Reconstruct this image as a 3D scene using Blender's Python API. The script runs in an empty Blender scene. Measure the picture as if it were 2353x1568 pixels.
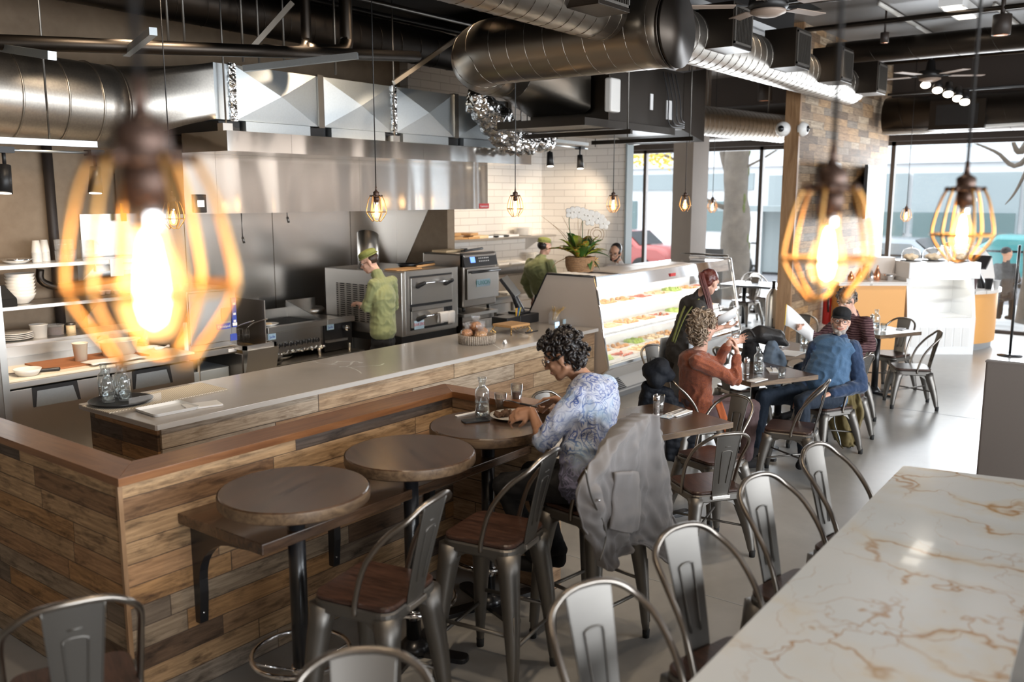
import bpy, bmesh, math, random
from math import sin, cos, pi, radians, sqrt, atan2, floor
from mathutils import Vector, Matrix, noise
V3 = Vector
C = bpy.context.scene.collection
random.seed(7)

# ---------------------------------------------------------------- camera (calibrated from the room's vanishing points)
F_PX, W_PX, H_PX = 2043.0, 2353.0, 1568.0
TILT, YAW, CAM_H = radians(9.28), radians(37.4), 2.32
CAM = V3((0, 0, CAM_H))
FW = V3((cos(YAW)*cos(TILT), sin(YAW)*cos(TILT), -sin(TILT)))
RT = V3((sin(YAW), -cos(YAW), 0))
UP = RT.cross(FW)
FH = V3((cos(YAW), sin(YAW), 0))
def ray(px, py): return FW*F_PX + RT*(px-W_PX/2) + UP*(H_PX/2-py)
def PZ(px, py, z): r = ray(px, py); return CAM + r*((z-CAM_H)/r.z)
def PY(px, py, y): r = ray(px, py); return CAM + r*(y/r.y)
def PX(px, py, x): r = ray(px, py); return CAM + r*(x/r.x)
def PD(px, py, d): r = ray(px, py); return CAM + r*(d/r.dot(FH))

cam_d = bpy.data.cameras.new('camera'); cam = bpy.data.objects.new('camera', cam_d); C.objects.link(cam)
cam.location = CAM
cam.rotation_euler = Matrix((RT, UP, -FW)).transposed().to_euler()
cam_d.sensor_width = 36; cam_d.lens = 36*F_PX/W_PX; cam_d.clip_start = 0.05; cam_d.clip_end = 300
cam_d.dof.use_dof = True; cam_d.dof.focus_distance = 6.2; cam_d.dof.aperture_fstop = 1.8
bpy.context.scene.camera = cam

# ---------------------------------------------------------------- materials
MATS = {}
class NT:
    def __init__(s, name):
        s.m = bpy.data.materials.new(name); s.m.use_nodes = True
        s.t = s.m.node_tree; s.b = s.t.nodes['Principled BSDF']; s.out = s.t.nodes['Material Output']; MATS[name] = s.m
    def n(s, typ, **kw):
        nd = s.t.nodes.new(typ)
        for k, v in kw.items(): setattr(nd, k, v)
        return nd
    def l(s, a, b): s.t.links.new(a, b)
    def put(s, sock, v):
        if hasattr(v, 'is_output') or isinstance(v, bpy.types.NodeSocket): s.l(v, sock)
        else: sock.default_value = v
    def math(s, op, a, b=0.0, c=None):
        nd = s.n('ShaderNodeMath', operation=op); s.put(nd.inputs[0], a); s.put(nd.inputs[1], b)
        if c is not None: s.put(nd.inputs[2], c)
        return nd.outputs[0]
    def mix(s, f, a, b, mode='MIX'):
        nd = s.n('ShaderNodeMix', data_type='RGBA', blend_type=mode)
        s.put(nd.inputs[0], f); s.put(nd.inputs[6], a); s.put(nd.inputs[7], b); return nd.outputs[2]
    def ramp(s, f, stops, interp='LINEAR'):
        nd = s.n('ShaderNodeValToRGB'); cr = nd.color_ramp; cr.interpolation = interp
        while len(cr.elements) < len(stops): cr.elements.new(0.5)
        for e, (p, c) in zip(cr.elements, stops):
            e.position = p; e.color = c if len(c) == 4 else (*c, 1)
        s.put(nd.inputs[0], f); return nd.outputs[0]
    def obj(s): return s.n('ShaderNodeTexCoord').outputs['Object']
    def mapping(s, vec, scale=(1,1,1), rot=(0,0,0), loc=(0,0,0)):
        nd = s.n('ShaderNodeMapping'); s.l(vec, nd.inputs[0]); nd.inputs['Scale'].default_value = scale
        nd.inputs['Rotation'].default_value = rot; nd.inputs['Location'].default_value = loc; return nd.outputs[0]
    def noise(s, vec, scale=5, detail=4, rough=.55, dist=0):
        nd = s.n('ShaderNodeTexNoise'); s.l(vec, nd.inputs['Vector']); nd.inputs['Scale'].default_value = scale
        nd.inputs['Detail'].default_value = detail; nd.inputs['Roughness'].default_value = rough
        nd.inputs['Distortion'].default_value = dist; return nd.outputs[0]
    def bump(s, h, strength=.3, dist=.01):
        nd = s.n('ShaderNodeBump'); s.put(nd.inputs['Height'], h); nd.inputs['Strength'].default_value = strength
        nd.inputs['Distance'].default_value = dist; s.l(nd.outputs[0], s.b.inputs['Normal'])
def c4(c): return (*c, 1)
def plain(name, col, rough=.5, metal=0.0, spec=None, nz=0.0, nscale=30, bumpy=0.0, coat=0.0, emit=None, estr=0, sheen=0):
    t = NT(name); b = t.b
    b.inputs['Roughness'].default_value = rough; b.inputs['Metallic'].default_value = metal
    if spec is not None: b.inputs['Specular IOR Level'].default_value = spec
    b.inputs['Coat Weight'].default_value = coat
    b.inputs['Sheen Weight'].default_value = sheen
    if nz > 0:
        f = t.noise(t.obj(), nscale)
        t.l(t.mix(f, c4([max(0, x*(1-nz)) for x in col]), c4([min(1, x*(1+nz)) for x in col])), b.inputs['Base Color'])
        if bumpy: t.bump(f, bumpy)
    else: b.inputs['Base Color'].default_value = c4(col)
    if emit: b.inputs['Emission Color'].default_value = c4(emit); b.inputs['Emission Strength'].default_value = estr
    return t.m

def planks(name, rh, ln, pal, gap=.035, seed=0.0, rough=.62, dark=.25):
    t = NT(name); o = t.obj(); sp = t.n('ShaderNodeSeparateXYZ'); t.l(o, sp.inputs[0])
    u = t.math('ADD', sp.outputs[0], sp.outputs[1]); v = t.math('DIVIDE', sp.outputs[2], rh)
    row = t.math('FLOOR', v)
    wn = t.n('ShaderNodeTexWhiteNoise', noise_dimensions='1D'); t.put(wn.inputs['W'], t.math('ADD', row, seed+.37))
    ll = t.math('MULTIPLY_ADD', wn.outputs[0], ln*.5, ln*.7)
    uu = t.math('DIVIDE', t.math('ADD', u, t.math('MULTIPLY', wn.outputs[0], 7.3)), ll); col = t.math('FLOOR', uu)
    cb = t.n('ShaderNodeCombineXYZ'); t.l(row, cb.inputs[0]); t.l(col, cb.inputs[1]); cb.inputs[2].default_value = seed
    w2 = t.n('ShaderNodeTexWhiteNoise', noise_dimensions='3D'); t.l(cb.outputs[0], w2.inputs['Vector'])
    n = len(pal); base = t.ramp(w2.outputs['Value'], [(i/n, pal[i]) for i in range(n)], 'CONSTANT')
    gv = t.n('ShaderNodeCombineXYZ'); t.l(t.math('MULTIPLY', u, 3.0), gv.inputs[0])
    t.l(t.math('MULTIPLY', sp.outputs[2], 45.0), gv.inputs[1]); t.l(t.math('MULTIPLY', w2.outputs['Value'], 50.0), gv.inputs[2])
    g = t.noise(gv.outputs[0], 1.6, 5, .6, .6)
    sv = t.n('ShaderNodeCombineXYZ'); t.l(t.math('MULTIPLY', u, 2.6), sv.inputs[0]); t.l(t.math('MULTIPLY', sp.outputs[2], 9.0), sv.inputs[1])
    t.l(t.math('MULTIPLY', w2.outputs['Value'], 31.0), sv.inputs[2])
    st = t.noise(sv.outputs[0], 2.2, 5, .65, .3)
    c1 = t.mix(t.ramp(g, [(.3, (0,0,0)), (.7, (1,1,1))]), t.mix(1.0, base, (.55,.5,.45,1), 'MULTIPLY'), t.mix(1.0, base, (1.15,1.12,1.08,1), 'MULTIPLY'))
    c2 = t.mix(t.ramp(st, [(.50, (0,0,0)), (.72, (1,1,1))]), c1, t.mix(1.0, c1, (dark, dark*.9, dark*.8, 1), 'MULTIPLY'))
    fv = t.math('FRACT', v); fu = t.math('FRACT', uu)
    gp = t.math('MAXIMUM', t.math('LESS_THAN', fv, gap*1.2), t.math('LESS_THAN', fu, gap*rh/ln*1.4))
    t.l(t.mix(t.math('MULTIPLY', gp, .88), c2, (.05,.03,.02,1)), t.b.inputs['Base Color'])
    t.b.inputs['Roughness'].default_value = rough
    h = t.math('SUBTRACT', t.math('ADD', t.math('MULTIPLY', g, .25), t.math('MULTIPLY', w2.outputs['Value'], .5)), gp)
    t.bump(h, .5, .004); return t.m
PAL_WARM = [(.40,.23,.115),(.27,.155,.08),(.50,.33,.18),(.33,.20,.105),(.14,.085,.05),(.45,.29,.155),(.34,.26,.18),(.55,.38,.22),(.20,.155,.115),(.42,.235,.10),(.30,.25,.20),(.10,.075,.06)]
PAL_LIGHT = [(.52,.38,.25),(.58,.44,.30),(.45,.31,.20),(.55,.47,.38),(.40,.27,.17),(.60,.47,.33),(.50,.36,.23),(.48,.42,.35),(.36,.22,.12)]
PAL_WALL = [(.38,.25,.14),(.46,.34,.22),(.26,.17,.10),(.33,.24,.16),(.50,.40,.29),(.20,.135,.085),(.42,.28,.16),(.28,.23,.18),(.48,.31,.16)]
planks('wood_reclaimed', .102, 1.1, PAL_WARM, seed=3)
planks('wood_reclaimed_pale', .145, 1.5, PAL_LIGHT, seed=8, dark=.6, rough=.55)
planks('wood_reclaimed_tile', .105, .55, PAL_WALL, seed=5, dark=.5)

def woodgrain(name, c_lo, c_hi, axis=0, scale=1.0, rough=.35, coat=.3, band=0.0):
    t = NT(name); o = t.obj(); s = [14,14,14]; s[axis] = 1.4
    m = t.mapping(o, tuple(x*scale for x in s)); g = t.noise(m, 2.2, 6, .62, .9)
    g2 = t.noise(t.mapping(o, (2.0*scale,)*3), 1.5, 3)
    col = t.mix(t.ramp(g, [(.32, (0,0,0)), (.68, (1,1,1))]), c4(c_lo), c4(c_hi))
    col = t.mix(t.math('MULTIPLY', g2, .5), col, t.mix(1.0, col, (.5,.45,.42,1), 'MULTIPLY'))
    t.l(col, t.b.inputs['Base Color']); t.b.inputs['Roughness'].default_value = rough
    t.b.inputs['Coat Weight'].default_value = coat; t.b.inputs['Coat Roughness'].default_value = .25
    t.bump(g, .12, .003); return t.m
woodgrain('wood_tabletop', (.042,.022,.012), (.13,.072,.040), 0, 1.0, .26, .45)
woodgrain('wood_table_edge', (.085,.05,.028), (.26,.17,.095), 0, 1.0, .5, .1)
woodgrain('wood_cap', (.17,.065,.022), (.33,.145,.055), 0, .5, .32, .5)
woodgrain('wood_cap_side', (.17,.065,.022), (.33,.145,.055), 1, .5, .32, .5)
woodgrain('wood_seat', (.022,.010,.007), (.105,.050,.033), 1, 2.2, .38, .3)
woodgrain('wood_trim', (.24,.13,.06), (.42,.26,.14), 2, .6, .5, .1)
woodgrain('wood_board', (.35,.13,.05), (.45,.18,.07), 0, .5, .6, 0)
woodgrain('wood_peel', (.6,.33,.13), (.75,.45,.2), 0, 1, .5, 0)

def metal(name, col, rough, wavy=0.0, wscale=1.5, brush=0.06, mottled=0.0, aniso=0.0, wstretch=(1,1,.25)):
    t = NT(name); o = t.obj(); t.b.inputs['Metallic'].default_value = 1.0
    n = t.noise(t.mapping(o, (2,2,60)), 3, 2)
    rr = t.math('MULTIPLY_ADD', n, .04, rough-.02); t.l(rr, t.b.inputs['Roughness'])
    if mottled:
        vo = t.n('ShaderNodeTexVoronoi'); t.l(o, vo.inputs['Vector']); vo.inputs['Scale'].default_value = 60
        t.l(t.mix(t.math('MULTIPLY', vo.outputs['Distance'], mottled), c4(col), c4([x*.45 for x in col])), t.b.inputs['Base Color'])
    else:
        n3 = t.noise(o, 1.3, 3)
        t.l(t.mix(n3, c4([x*.92 for x in col]), c4(col)), t.b.inputs['Base Color'])
    h = t.math('MULTIPLY', n, brush*.0001)
    if wavy:
        w = t.noise(t.mapping(o, wstretch), wscale, 1, .4, .4)
        h = t.math('ADD', h, t.math('MULTIPLY', w, wavy))
    t.bump(h, 1.0, 1.0 if wavy else .05); return t.m
metal('stainless', (.68,.65,.61), .30, .003, .9)
metal('stainless_wavy', (.62,.60,.57), .14, .035, 1.2, wstretch=(1.6,1.6,.30))
metal('stainless_wall', (.68,.66,.63), .24, .010, .8)
metal('stainless_dark', (.42,.38,.34), .32, .004, 1.2)
metal('galvanised', (.46,.43,.39), .36, .006, 2.0, mottled=.35)
metal('galvanised_flat', (.55,.59,.61), .42, .002, 1.0, mottled=.12)
metal('foil', (.75,.75,.75), .18, .03, 22, wstretch=(1,1,1))
metal('duct_spiral', (.30,.265,.225), .32, .003, 2.0)
metal('duct_dark', (.060,.050,.042), .40, .003, 2.0)
metal('chair_steel', (.235,.222,.205), .48, .002, 3.0, brush=.02)
metal('chair_tube', (.30,.27,.24), .30, .0, 3.0, brush=.02)
plain('chrome', (.85,.85,.86), .07, 1)
plain('black_iron', (.012,.012,.014), .30, .0, coat=.3)
plain('black_paint', (.012,.011,.011), .45)
plain('black_plastic', (.018,.018,.02), .35)
plain('dark_brown', (.035,.025,.02), .55)
plain('rubber', (.02,.02,.02), .8)
plain('brass', (.62,.34,.11), .35, .8)
plain('bronze_socket', (.10,.06,.045), .4, .6)
plain('copper', (.75,.35,.2), .22, 1)
plain('gold', (.75,.48,.18), .28, 1)
plain('white_paint', (.85,.85,.84), .35, nz=.02)
plain('white_gloss', (.86,.87,.87), .2, coat=.3)
plain('cream', (.80,.73,.60), .4, nz=.05)
plain('cream_plastic', (.78,.72,.6), .4)
plain('porcelain', (.86,.83,.78), .18, coat=.4)
plain('paper', (.86,.86,.86), .8, nz=.03)
plain('towel', (.84,.80,.76), .9, nz=.06, nscale=80, bumpy=.5)
plain('pipe_white', (.62,.60,.56), .45)
plain('beige_panel', (.62,.54,.47), .4, nz=.03, nscale=8)
plain('grey_panel', (.20,.17,.15), .65, nz=.06, nscale=220)
plain('orange_panel', (.83,.42,.13), .5, nz=.04, nscale=3)
plain('plinth_grey', (.36,.38,.4), .5)
plain('red_paint', (.6,.02,.02), .3, coat=.4)
plain('blue_label', (.05,.09,.45), .4)
plain('red_label', (.6,.03,.03), .4)
plain('teal_label', (.05,.35,.35), .4)
plain('lightblue_label', (.5,.68,.8), .4)
plain('yellow', (.85,.55,.03), .5)
plain('food_bread', (.62,.33,.13), .6, nz=.35, nscale=30, bumpy=.4)
plain('food_pale', (.8,.6,.36), .6, nz=.25, nscale=30, bumpy=.4)
plain('food_green', (.36,.48,.12), .6, nz=.5, nscale=40, bumpy=.6)
plain('food_red', (.45,.12,.06), .6, nz=.5, nscale=40, bumpy=.6)
plain('food_dark', (.10,.05,.025), .6, nz=.5, nscale=60, bumpy=.8)
plain('bread_crust', (.62,.27,.09), .45, nz=.5, nscale=35, bumpy=.8)
plain('cola', (.06,.012,.004), .08)
plain('leather_black', (.03,.028,.028), .45, nz=.2, nscale=50, bumpy=.3)
plain('skin_light', (.72,.42,.31), .5, nz=.08, nscale=14)
plain('skin_tan', (.50,.27,.17), .5, nz=.08, nscale=14)
plain('skin_brown', (.40,.205,.12), .5, nz=.08, nscale=14)
plain('lips', (.45,.16,.13), .45)
plain('eye_white', (.8,.8,.8), .2)
plain('eye_dark', (.03,.02,.015), .1)
plain('hair_black', (.018,.014,.013), .38, nz=.5, nscale=60)
plain('hair_brown', (.05,.028,.018), .45, nz=.5, nscale=90)
plain('hair_red', (.10,.02,.014), .35, nz=.4, nscale=60)
plain('beard_grey', (.42,.38,.35), .8, nz=.5, nscale=200)
plain('beard_dark', (.03,.02,.015), .8, nz=.4, nscale=200)
plain('shirt_green', (.25,.27,.12), .8, nz=.1, nscale=20, sheen=.2)
plain('cap_green', (.23,.25,.07), .85, nz=.12, nscale=60)
plain('shirt_white', (.76,.70,.66), .8, nz=.06)
plain('cloth_black', (.012,.012,.014), .9, nz=.3, nscale=50)
plain('cloth_charcoal', (.045,.042,.04), .9, nz=.2, nscale=60)
plain('jeans_navy', (.012,.022,.04), .85, nz=.3, nscale=60)
plain('sweater_blue', (.07,.15,.27), .9, nz=.14, nscale=90, bumpy=.3, sheen=.3)
plain('sweater_navy', (.018,.045,.11), .9, nz=.2, nscale=90, bumpy=.3, sheen=.3)
plain('trousers_mauve', (.13,.085,.09), .85, nz=.12, nscale=40)
plain('apron_grey', (.45,.5,.56), .8, nz=.15, nscale=25)
plain('olive_strap', (.22,.24,.07), .8)
plain('jacket_grey', (.20,.185,.18), .8, nz=.1, nscale=12, sheen=.2)
plain('jacket_olive', (.15,.11,.035), .85, nz=.2, nscale=12, sheen=.2)
plain('jacket_lining', (.09,.045,.02), .85)
plain('jacket_denim', (.16,.22,.30), .85, nz=.15, nscale=60)
plain('scarf_rust', (.40,.10,.03), .85, nz=.15, nscale=60)
plain('leaf_green', (.035,.11,.015), .35, nz=.6, nscale=12, coat=.3)
plain('leaf_yellow', (.30,.34,.03), .35, nz=.6, nscale=14, coat=.3)
plain('leaf_red', (.35,.07,.02), .4, nz=.5, nscale=12)
plain('petal', (.80,.76,.70), .5, nz=.05)
plain('stem_green', (.06,.10,.02), .5)
plain('twig', (.30,.19,.09), .7)
plain('rope', (.35,.20,.10), .85, nz=.4, nscale=50, bumpy=.8)
plain('bark_white', (.42,.36,.30), .8, nz=.8, nscale=70, bumpy=.6)
plain('tree_bark', (.15,.125,.10), .9, nz=.55, nscale=4, bumpy=.8)
plain('moss', (.10,.12,.03), .95, nz=.4, nscale=30)
plain('leaves_autumn', (.75,.55,.08), .7, nz=.3)
plain('asphalt', (.22,.22,.23), .9, nz=.1)
plain('sidewalk', (.55,.55,.54), .9, nz=.05)
plain('facade_white', (.72,.73,.74), .8, nz=.03, nscale=1)
plain('facade_grey', (.30,.35,.36), .6, nz=.05, nscale=1)
plain('facade_glass', (.13,.19,.19), .3)
plain('car_silver', (.28,.31,.33), .25, .6, coat=.5)
plain('car_red', (.42,.08,.07), .25, .0, coat=.5)
plain('car_white', (.8,.8,.8), .25, .0, coat=.5)
plain('car_teal', (.08,.30,.30), .25, .0, coat=.5)
plain('screen_off', (.01,.01,.012), .12)
plain('screen_blue', (.02,.05,.3), .3, emit=(.15,.3,1), estr=1.5)
plain('screen_white', (.5,.5,.5), .3, emit=(1,.9,.75), estr=1.6)
plain('screen_phone', (.2,.3,.5), .3, emit=(.5,.75,1), estr=1.0)
plain('lamp_white', (.9,.9,.9), .3, emit=(1,.9,.75), estr=2)
plain('lamp_spot', (.9,.9,.9), .3, emit=(1,.86,.66), estr=4)
plain('lamp_case', (.9,.9,.9), .3, emit=(1,.93,.80), estr=7)
plain('filament', (1,.8,.5), .3, emit=(1,.68,.36), estr=30)
plain('brick_end', (.35,.17,.12), .7, nz=.3, nscale=20)
plain('concrete_column', (.17,.14,.115), .8, nz=.12, nscale=3, bumpy=.1)
plain('concrete_ceiling', (.115,.10,.09), .45, nz=.12, nscale=1.2)
plain('concrete_dark', (.010,.009,.008), .85, nz=.2, nscale=2)
plain('fan_blade', (.33,.25,.2), .5)
plain('mug_white', (.8,.78,.75), .3)
plain('grill_black', (.01,.01,.01), .5, .3)
plain('oil', (.2,.12,.03), .2)
plain('straw', (.6,.4,.16), .8)
plain('bin_grey', (.35,.40,.45), .5)
plain('banquette', (.17,.10,.065), .6, nz=.1)
plain('carafe_label', (.85,.85,.86), .5)

def concrete(name, c1, c2, r1, r2, scale, bmp=.05):
    t = NT(name); o = t.obj(); a = t.noise(o, scale, 6, .6, .3); b2 = t.noise(o, scale*9, 4)
    f = t.math('ADD', t.math('MULTIPLY', a, .75), t.math('MULTIPLY', b2, .25))
    t.l(t.ramp(f, [(.3, c1), (.7, c2)]), t.b.inputs['Base Color'])
    t.l(t.math('MULTIPLY_ADD', a, r2-r1, r1), t.b.inputs['Roughness']); t.bump(f, bmp, .01); return t
concrete('concrete_floor', (.29,.285,.27), (.40,.39,.37), .26, .31, 1.1, .0)
concrete('concrete_wall', (.22,.155,.10), (.36,.27,.185), .7, .8, 1.4, .25)

t = NT('tile_white'); o = t.obj(); sp = t.n('ShaderNodeSeparateXYZ'); t.l(o, sp.inputs[0]); cb = t.n('ShaderNodeCombineXYZ')
t.l(t.math('ADD', sp.outputs[0], sp.outputs[1]), cb.inputs[0]); t.l(sp.outputs[2], cb.inputs[1])
br = t.n('ShaderNodeTexBrick'); t.l(cb.outputs[0], br.inputs['Vector']); br.inputs['Scale'].default_value = 1
br.inputs['Brick Width'].default_value = .40; br.inputs['Row Height'].default_value = .105; br.inputs['Mortar Size'].default_value = .004
br.inputs['Color1'].default_value = (.80,.765,.72,1); br.inputs['Color2'].default_value = (.76,.72,.675,1); br.inputs['Mortar'].default_value = (.5,.46,.42,1)
t.l(br.outputs[0], t.b.inputs['Base Color']); t.b.inputs['Roughness'].default_value = .22; t.bump(t.math('MULTIPLY', br.outputs['Fac'], -1.0), .3, .003)

t = NT('quartz'); o = t.obj(); nz = t.noise(o, 1.1, 3, .5); dv = t.n('ShaderNodeVectorMath', operation='ADD'); t.l(o, dv.inputs[0])
cbn = t.n('ShaderNodeCombineXYZ'); t.l(nz, cbn.inputs[0]); t.l(t.math('MULTIPLY', nz, 1.6), cbn.inputs[1]); t.l(cbn.outputs[0], dv.inputs[1])
vo = t.n('ShaderNodeTexVoronoi', feature='DISTANCE_TO_EDGE'); t.l(dv.outputs[0], vo.inputs['Vector']); vo.inputs['Scale'].default_value = .75
v = t.math('LESS_THAN', vo.outputs['Distance'], .0035); msk = t.math('MULTIPLY', v, t.math('GREATER_THAN', t.noise(o, 1.7, 1), .5))
t.l(t.mix(t.math('MULTIPLY', msk, .8), t.mix(t.noise(o, 3), (.40,.365,.33,1), (.46,.42,.385,1)), (.8,.78,.75,1)), t.b.inputs['Base Color'])
t.b.inputs['Roughness'].default_value = .16
plain('quartz_edge', (.56,.54,.52), .3)

t = NT('marble'); o = t.obj(); nz = t.noise(o, 1.3, 5, .6); n2 = t.noise(t.mapping(o, loc=(5,3,1)), 1.1, 5, .6)
def warped(vec_scale, amp, loc, sc):
    cbn = t.n('ShaderNodeCombineXYZ'); t.l(t.math('MULTIPLY', nz, amp), cbn.inputs[0]); t.l(t.math('MULTIPLY', n2, amp), cbn.inputs[1])
    dv = t.n('ShaderNodeVectorMath', operation='ADD'); t.l(t.mapping(o, vec_scale, (0,0,.5), loc), dv.inputs[0]); t.l(cbn.outputs[0], dv.inputs[1])
    vo = t.n('ShaderNodeTexVoronoi', feature='DISTANCE_TO_EDGE'); t.l(dv.outputs[0], vo.inputs['Vector']); vo.inputs['Scale'].default_value = sc
    return vo.outputs['Distance']
d1 = warped((1.9,.75,1), 1.5, (0,0,0), 1.35); d2 = warped((1.2,1.9,1), 1.6, (3,1,0), 2.0)
thick = t.ramp(t.noise(o, 2.6, 4, .6), [(.42, (0,0,0)), (.70, (1,1,1))])
w1 = t.math('MULTIPLY_ADD', thick, .05, .006)
v1 = t.math('MULTIPLY', t.math('SUBTRACT', 1.0, t.math('MINIMUM', 1.0, t.math('DIVIDE', d1, w1))), t.ramp(t.noise(t.mapping(o, (1,1.6,1), loc=(2,7,0)), 1.5, 2), [(.40, (0,0,0)), (.52, (1,1,1))]))
v2 = t.math('MULTIPLY', t.math('SUBTRACT', 1.0, t.math('MINIMUM', 1.0, t.math('DIVIDE', d2, .011))), t.ramp(t.noise(o, 1.9, 3), [(.42, (0,0,0)), (.6, (1,1,1))]))
halo = t.math('MULTIPLY', t.math('SUBTRACT', 1.0, t.math('MINIMUM', 1.0, t.math('DIVIDE', d1, .14))), thick)
base = t.mix(t.ramp(t.noise(o, .9, 4), [(.35, (0,0,0)), (.65, (1,1,1))]), (.84,.83,.79,1), (.74,.77,.76,1))
col = t.mix(t.math('MULTIPLY', halo, .55), base, (.82,.60,.27,1))
col = t.mix(t.math('MULTIPLY', v2, .8), col, (.50,.27,.10,1))
col = t.mix(t.math('MULTIPLY', v1, .85), col, t.mix(t.noise(o, 4), (.62,.31,.04,1), (.30,.11,.03,1)))
t.l(col, t.b.inputs['Base Color']); t.b.inputs['Roughness'].default_value = .12; t.b.inputs['Coat Weight'].default_value = .4

def glass(name, tint=(1,1,1), rough=0.0, ior=1.45):
    t = NT(name); t.b.inputs['Base Color'].default_value = c4(tint); t.b.inputs['Transmission Weight'].default_value = 1
    t.b.inputs['Roughness'].default_value = rough; t.b.inputs['IOR'].default_value = ior; return t.m
glass('glass_thick'); glass('water', (.97,.99,1), 0, 1.33)
def pane(name, refl=1.0, tint=(1,1,1), base=.04, white=0.0):
    t = NT(name); g = t.n('ShaderNodeBsdfGlossy'); g.inputs['Roughness'].default_value = .02
    tr = t.n('ShaderNodeBsdfTransparent'); tr.inputs[0].default_value = c4(tint)
    lw_ = t.n('ShaderNodeLayerWeight'); lw_.inputs[0].default_value = .5; pw = t.math('POWER', lw_.outputs['Facing'], 3.0)
    mx = t.n('ShaderNodeMixShader'); t.l(t.math('MINIMUM', t.math('MULTIPLY_ADD', pw, .55*refl, base*refl), .95), mx.inputs[0]); t.l(tr.outputs[0], mx.inputs[1]); t.l(g.outputs[0], mx.inputs[2])
    last = mx.outputs[0]
    if white:
        df = t.n('ShaderNodeBsdfDiffuse'); df.inputs[0].default_value = (.9,.9,.9,1)
        m2 = t.n('ShaderNodeMixShader'); m2.inputs[0].default_value = white; t.l(last, m2.inputs[1]); t.l(df.outputs[0], m2.inputs[2]); last = m2.outputs[0]
    t.l(last, t.out.inputs[0]); return t.m
pane('glass', 2.3, (.95,.97,.97), white=.03); pane('pane_window', .5); pane('pane_case', .6); pane('cellophane', 1.5, (.97,.97,.98), white=.08); pane('plastic_clear', .8, white=.12)
t = NT('bulb_glass'); tr = t.n('ShaderNodeBsdfTransparent'); tr.inputs[0].default_value = (1,.93,.82,1)
em = t.n('ShaderNodeEmission'); em.inputs[0].default_value = (1,.50,.16,1); em.inputs[1].default_value = .75
ad = t.n('ShaderNodeAddShader'); t.l(tr.outputs[0], ad.inputs[0]); t.l(em.outputs[0], ad.inputs[1]); t.l(ad.outputs[0], t.out.inputs[0])

t = NT('blouse_floral'); o = t.obj()
vd = t.noise(o, 11, 1, .4, 1.6); v2_ = t.noise(t.mapping(o, loc=(3,8,1)), 24, 2, .5, 1.0)
ring = t.math('SINE', t.math('MULTIPLY', vd, 44.0))
vo = t.n('ShaderNodeTexVoronoi', feature='SMOOTH_F1'); t.l(t.mapping(o, (1,1,1)), vo.inputs['Vector']); vo.inputs['Scale'].default_value = 15
rg = t.math('MAXIMUM', t.ramp(ring, [(.55, (0,0,0)), (.80, (1,1,1))]), t.ramp(t.math('SINE', t.math('MULTIPLY', vo.outputs['Distance'], 30.0)), [(.7, (0,0,0)), (.9, (1,1,1))]))
wash = t.ramp(t.noise(o, 7, 4, .6), [(.36, (.25,.25,.25)), (.52, (1,1,1))])
sp = t.n('ShaderNodeSeparateXYZ'); t.l(o, sp.inputs[0])
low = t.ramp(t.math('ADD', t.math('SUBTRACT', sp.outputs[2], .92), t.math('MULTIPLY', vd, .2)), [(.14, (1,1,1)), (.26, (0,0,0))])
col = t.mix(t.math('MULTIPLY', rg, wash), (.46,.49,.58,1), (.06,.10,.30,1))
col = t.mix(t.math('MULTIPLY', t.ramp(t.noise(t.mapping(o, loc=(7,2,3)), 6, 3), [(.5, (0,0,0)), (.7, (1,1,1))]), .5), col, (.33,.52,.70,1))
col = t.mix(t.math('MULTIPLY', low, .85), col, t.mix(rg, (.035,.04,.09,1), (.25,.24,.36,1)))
t.l(col, t.b.inputs['Base Color']); t.b.inputs['Roughness'].default_value = .85

t = NT('sweater_rust'); o = t.obj()
n = t.noise(t.mapping(o, (1,1,1)), 30, 2, .5, 3.5); ln_ = t.math('ABSOLUTE', t.math('SUBTRACT', n, .5))
f = t.ramp(ln_, [(.0, (1,1,1)), (.09, (0,0,0))])
t.l(t.mix(t.math('MULTIPLY', f, .7), (.31,.085,.032,1), (.10,.020,.025,1)), t.b.inputs['Base Color']); t.b.inputs['Roughness'].default_value = .9
t.b.inputs['Sheen Weight'].default_value = .3
t = NT('sweater_burgundy'); o = t.obj()
w = t.n('ShaderNodeTexWave'); t.l(t.mapping(o, (1,1,1)), w.inputs[0]); w.inputs['Scale'].default_value = 13; w.inputs['Distortion'].default_value = 3; w.bands_direction = 'Z'; w.inputs['Detail Scale'].default_value = .8
t.l(t.mix(w.outputs[1], (.045,.012,.018,1), (.20,.11,.11,1)), t.b.inputs['Base Color']); t.b.inputs['Roughness'].default_value = .95; t.bump(w.outputs[1], .6, .01)
t = NT('puffer_black'); o = t.obj(); t.b.inputs['Base Color'].default_value = (.008,.010,.015,1); t.b.inputs['Roughness'].default_value = .7; t.b.inputs['Specular IOR Level'].default_value = .25
t.bump(t.noise(o, 30, 3), .4, .01)
t = NT('hair_curly'); o = t.obj()
t.l(t.ramp(t.noise(o, 38, 4, .6, 1.5), [(.35, (.10,.062,.04)), (.62, (.42,.33,.24))]), t.b.inputs['Base Color']); t.b.inputs['Roughness'].default_value = .55
t = NT('hair_salt'); o = t.obj()
t.l(t.ramp(t.noise(o, 60, 4, .6, 1.5), [(.35, (.06,.045,.04)), (.65, (.3,.27,.24))]), t.b.inputs['Base Color']); t.b.inputs['Roughness'].default_value = .6
t = NT('croton'); o = t.obj()
t.l(t.ramp(t.noise(o, 22, 3, .5, 2.0), [(.38, (.03,.10,.015)), (.5, (.25,.30,.03)), (.62, (.42,.12,.02))]), t.b.inputs['Base Color']); t.b.inputs['Roughness'].default_value = .3
t = NT('mat_grip'); o = t.obj(); ck = t.n('ShaderNodeTexChecker'); t.l(o, ck.inputs[0]); ck.inputs['Scale'].default_value = 90
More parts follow.
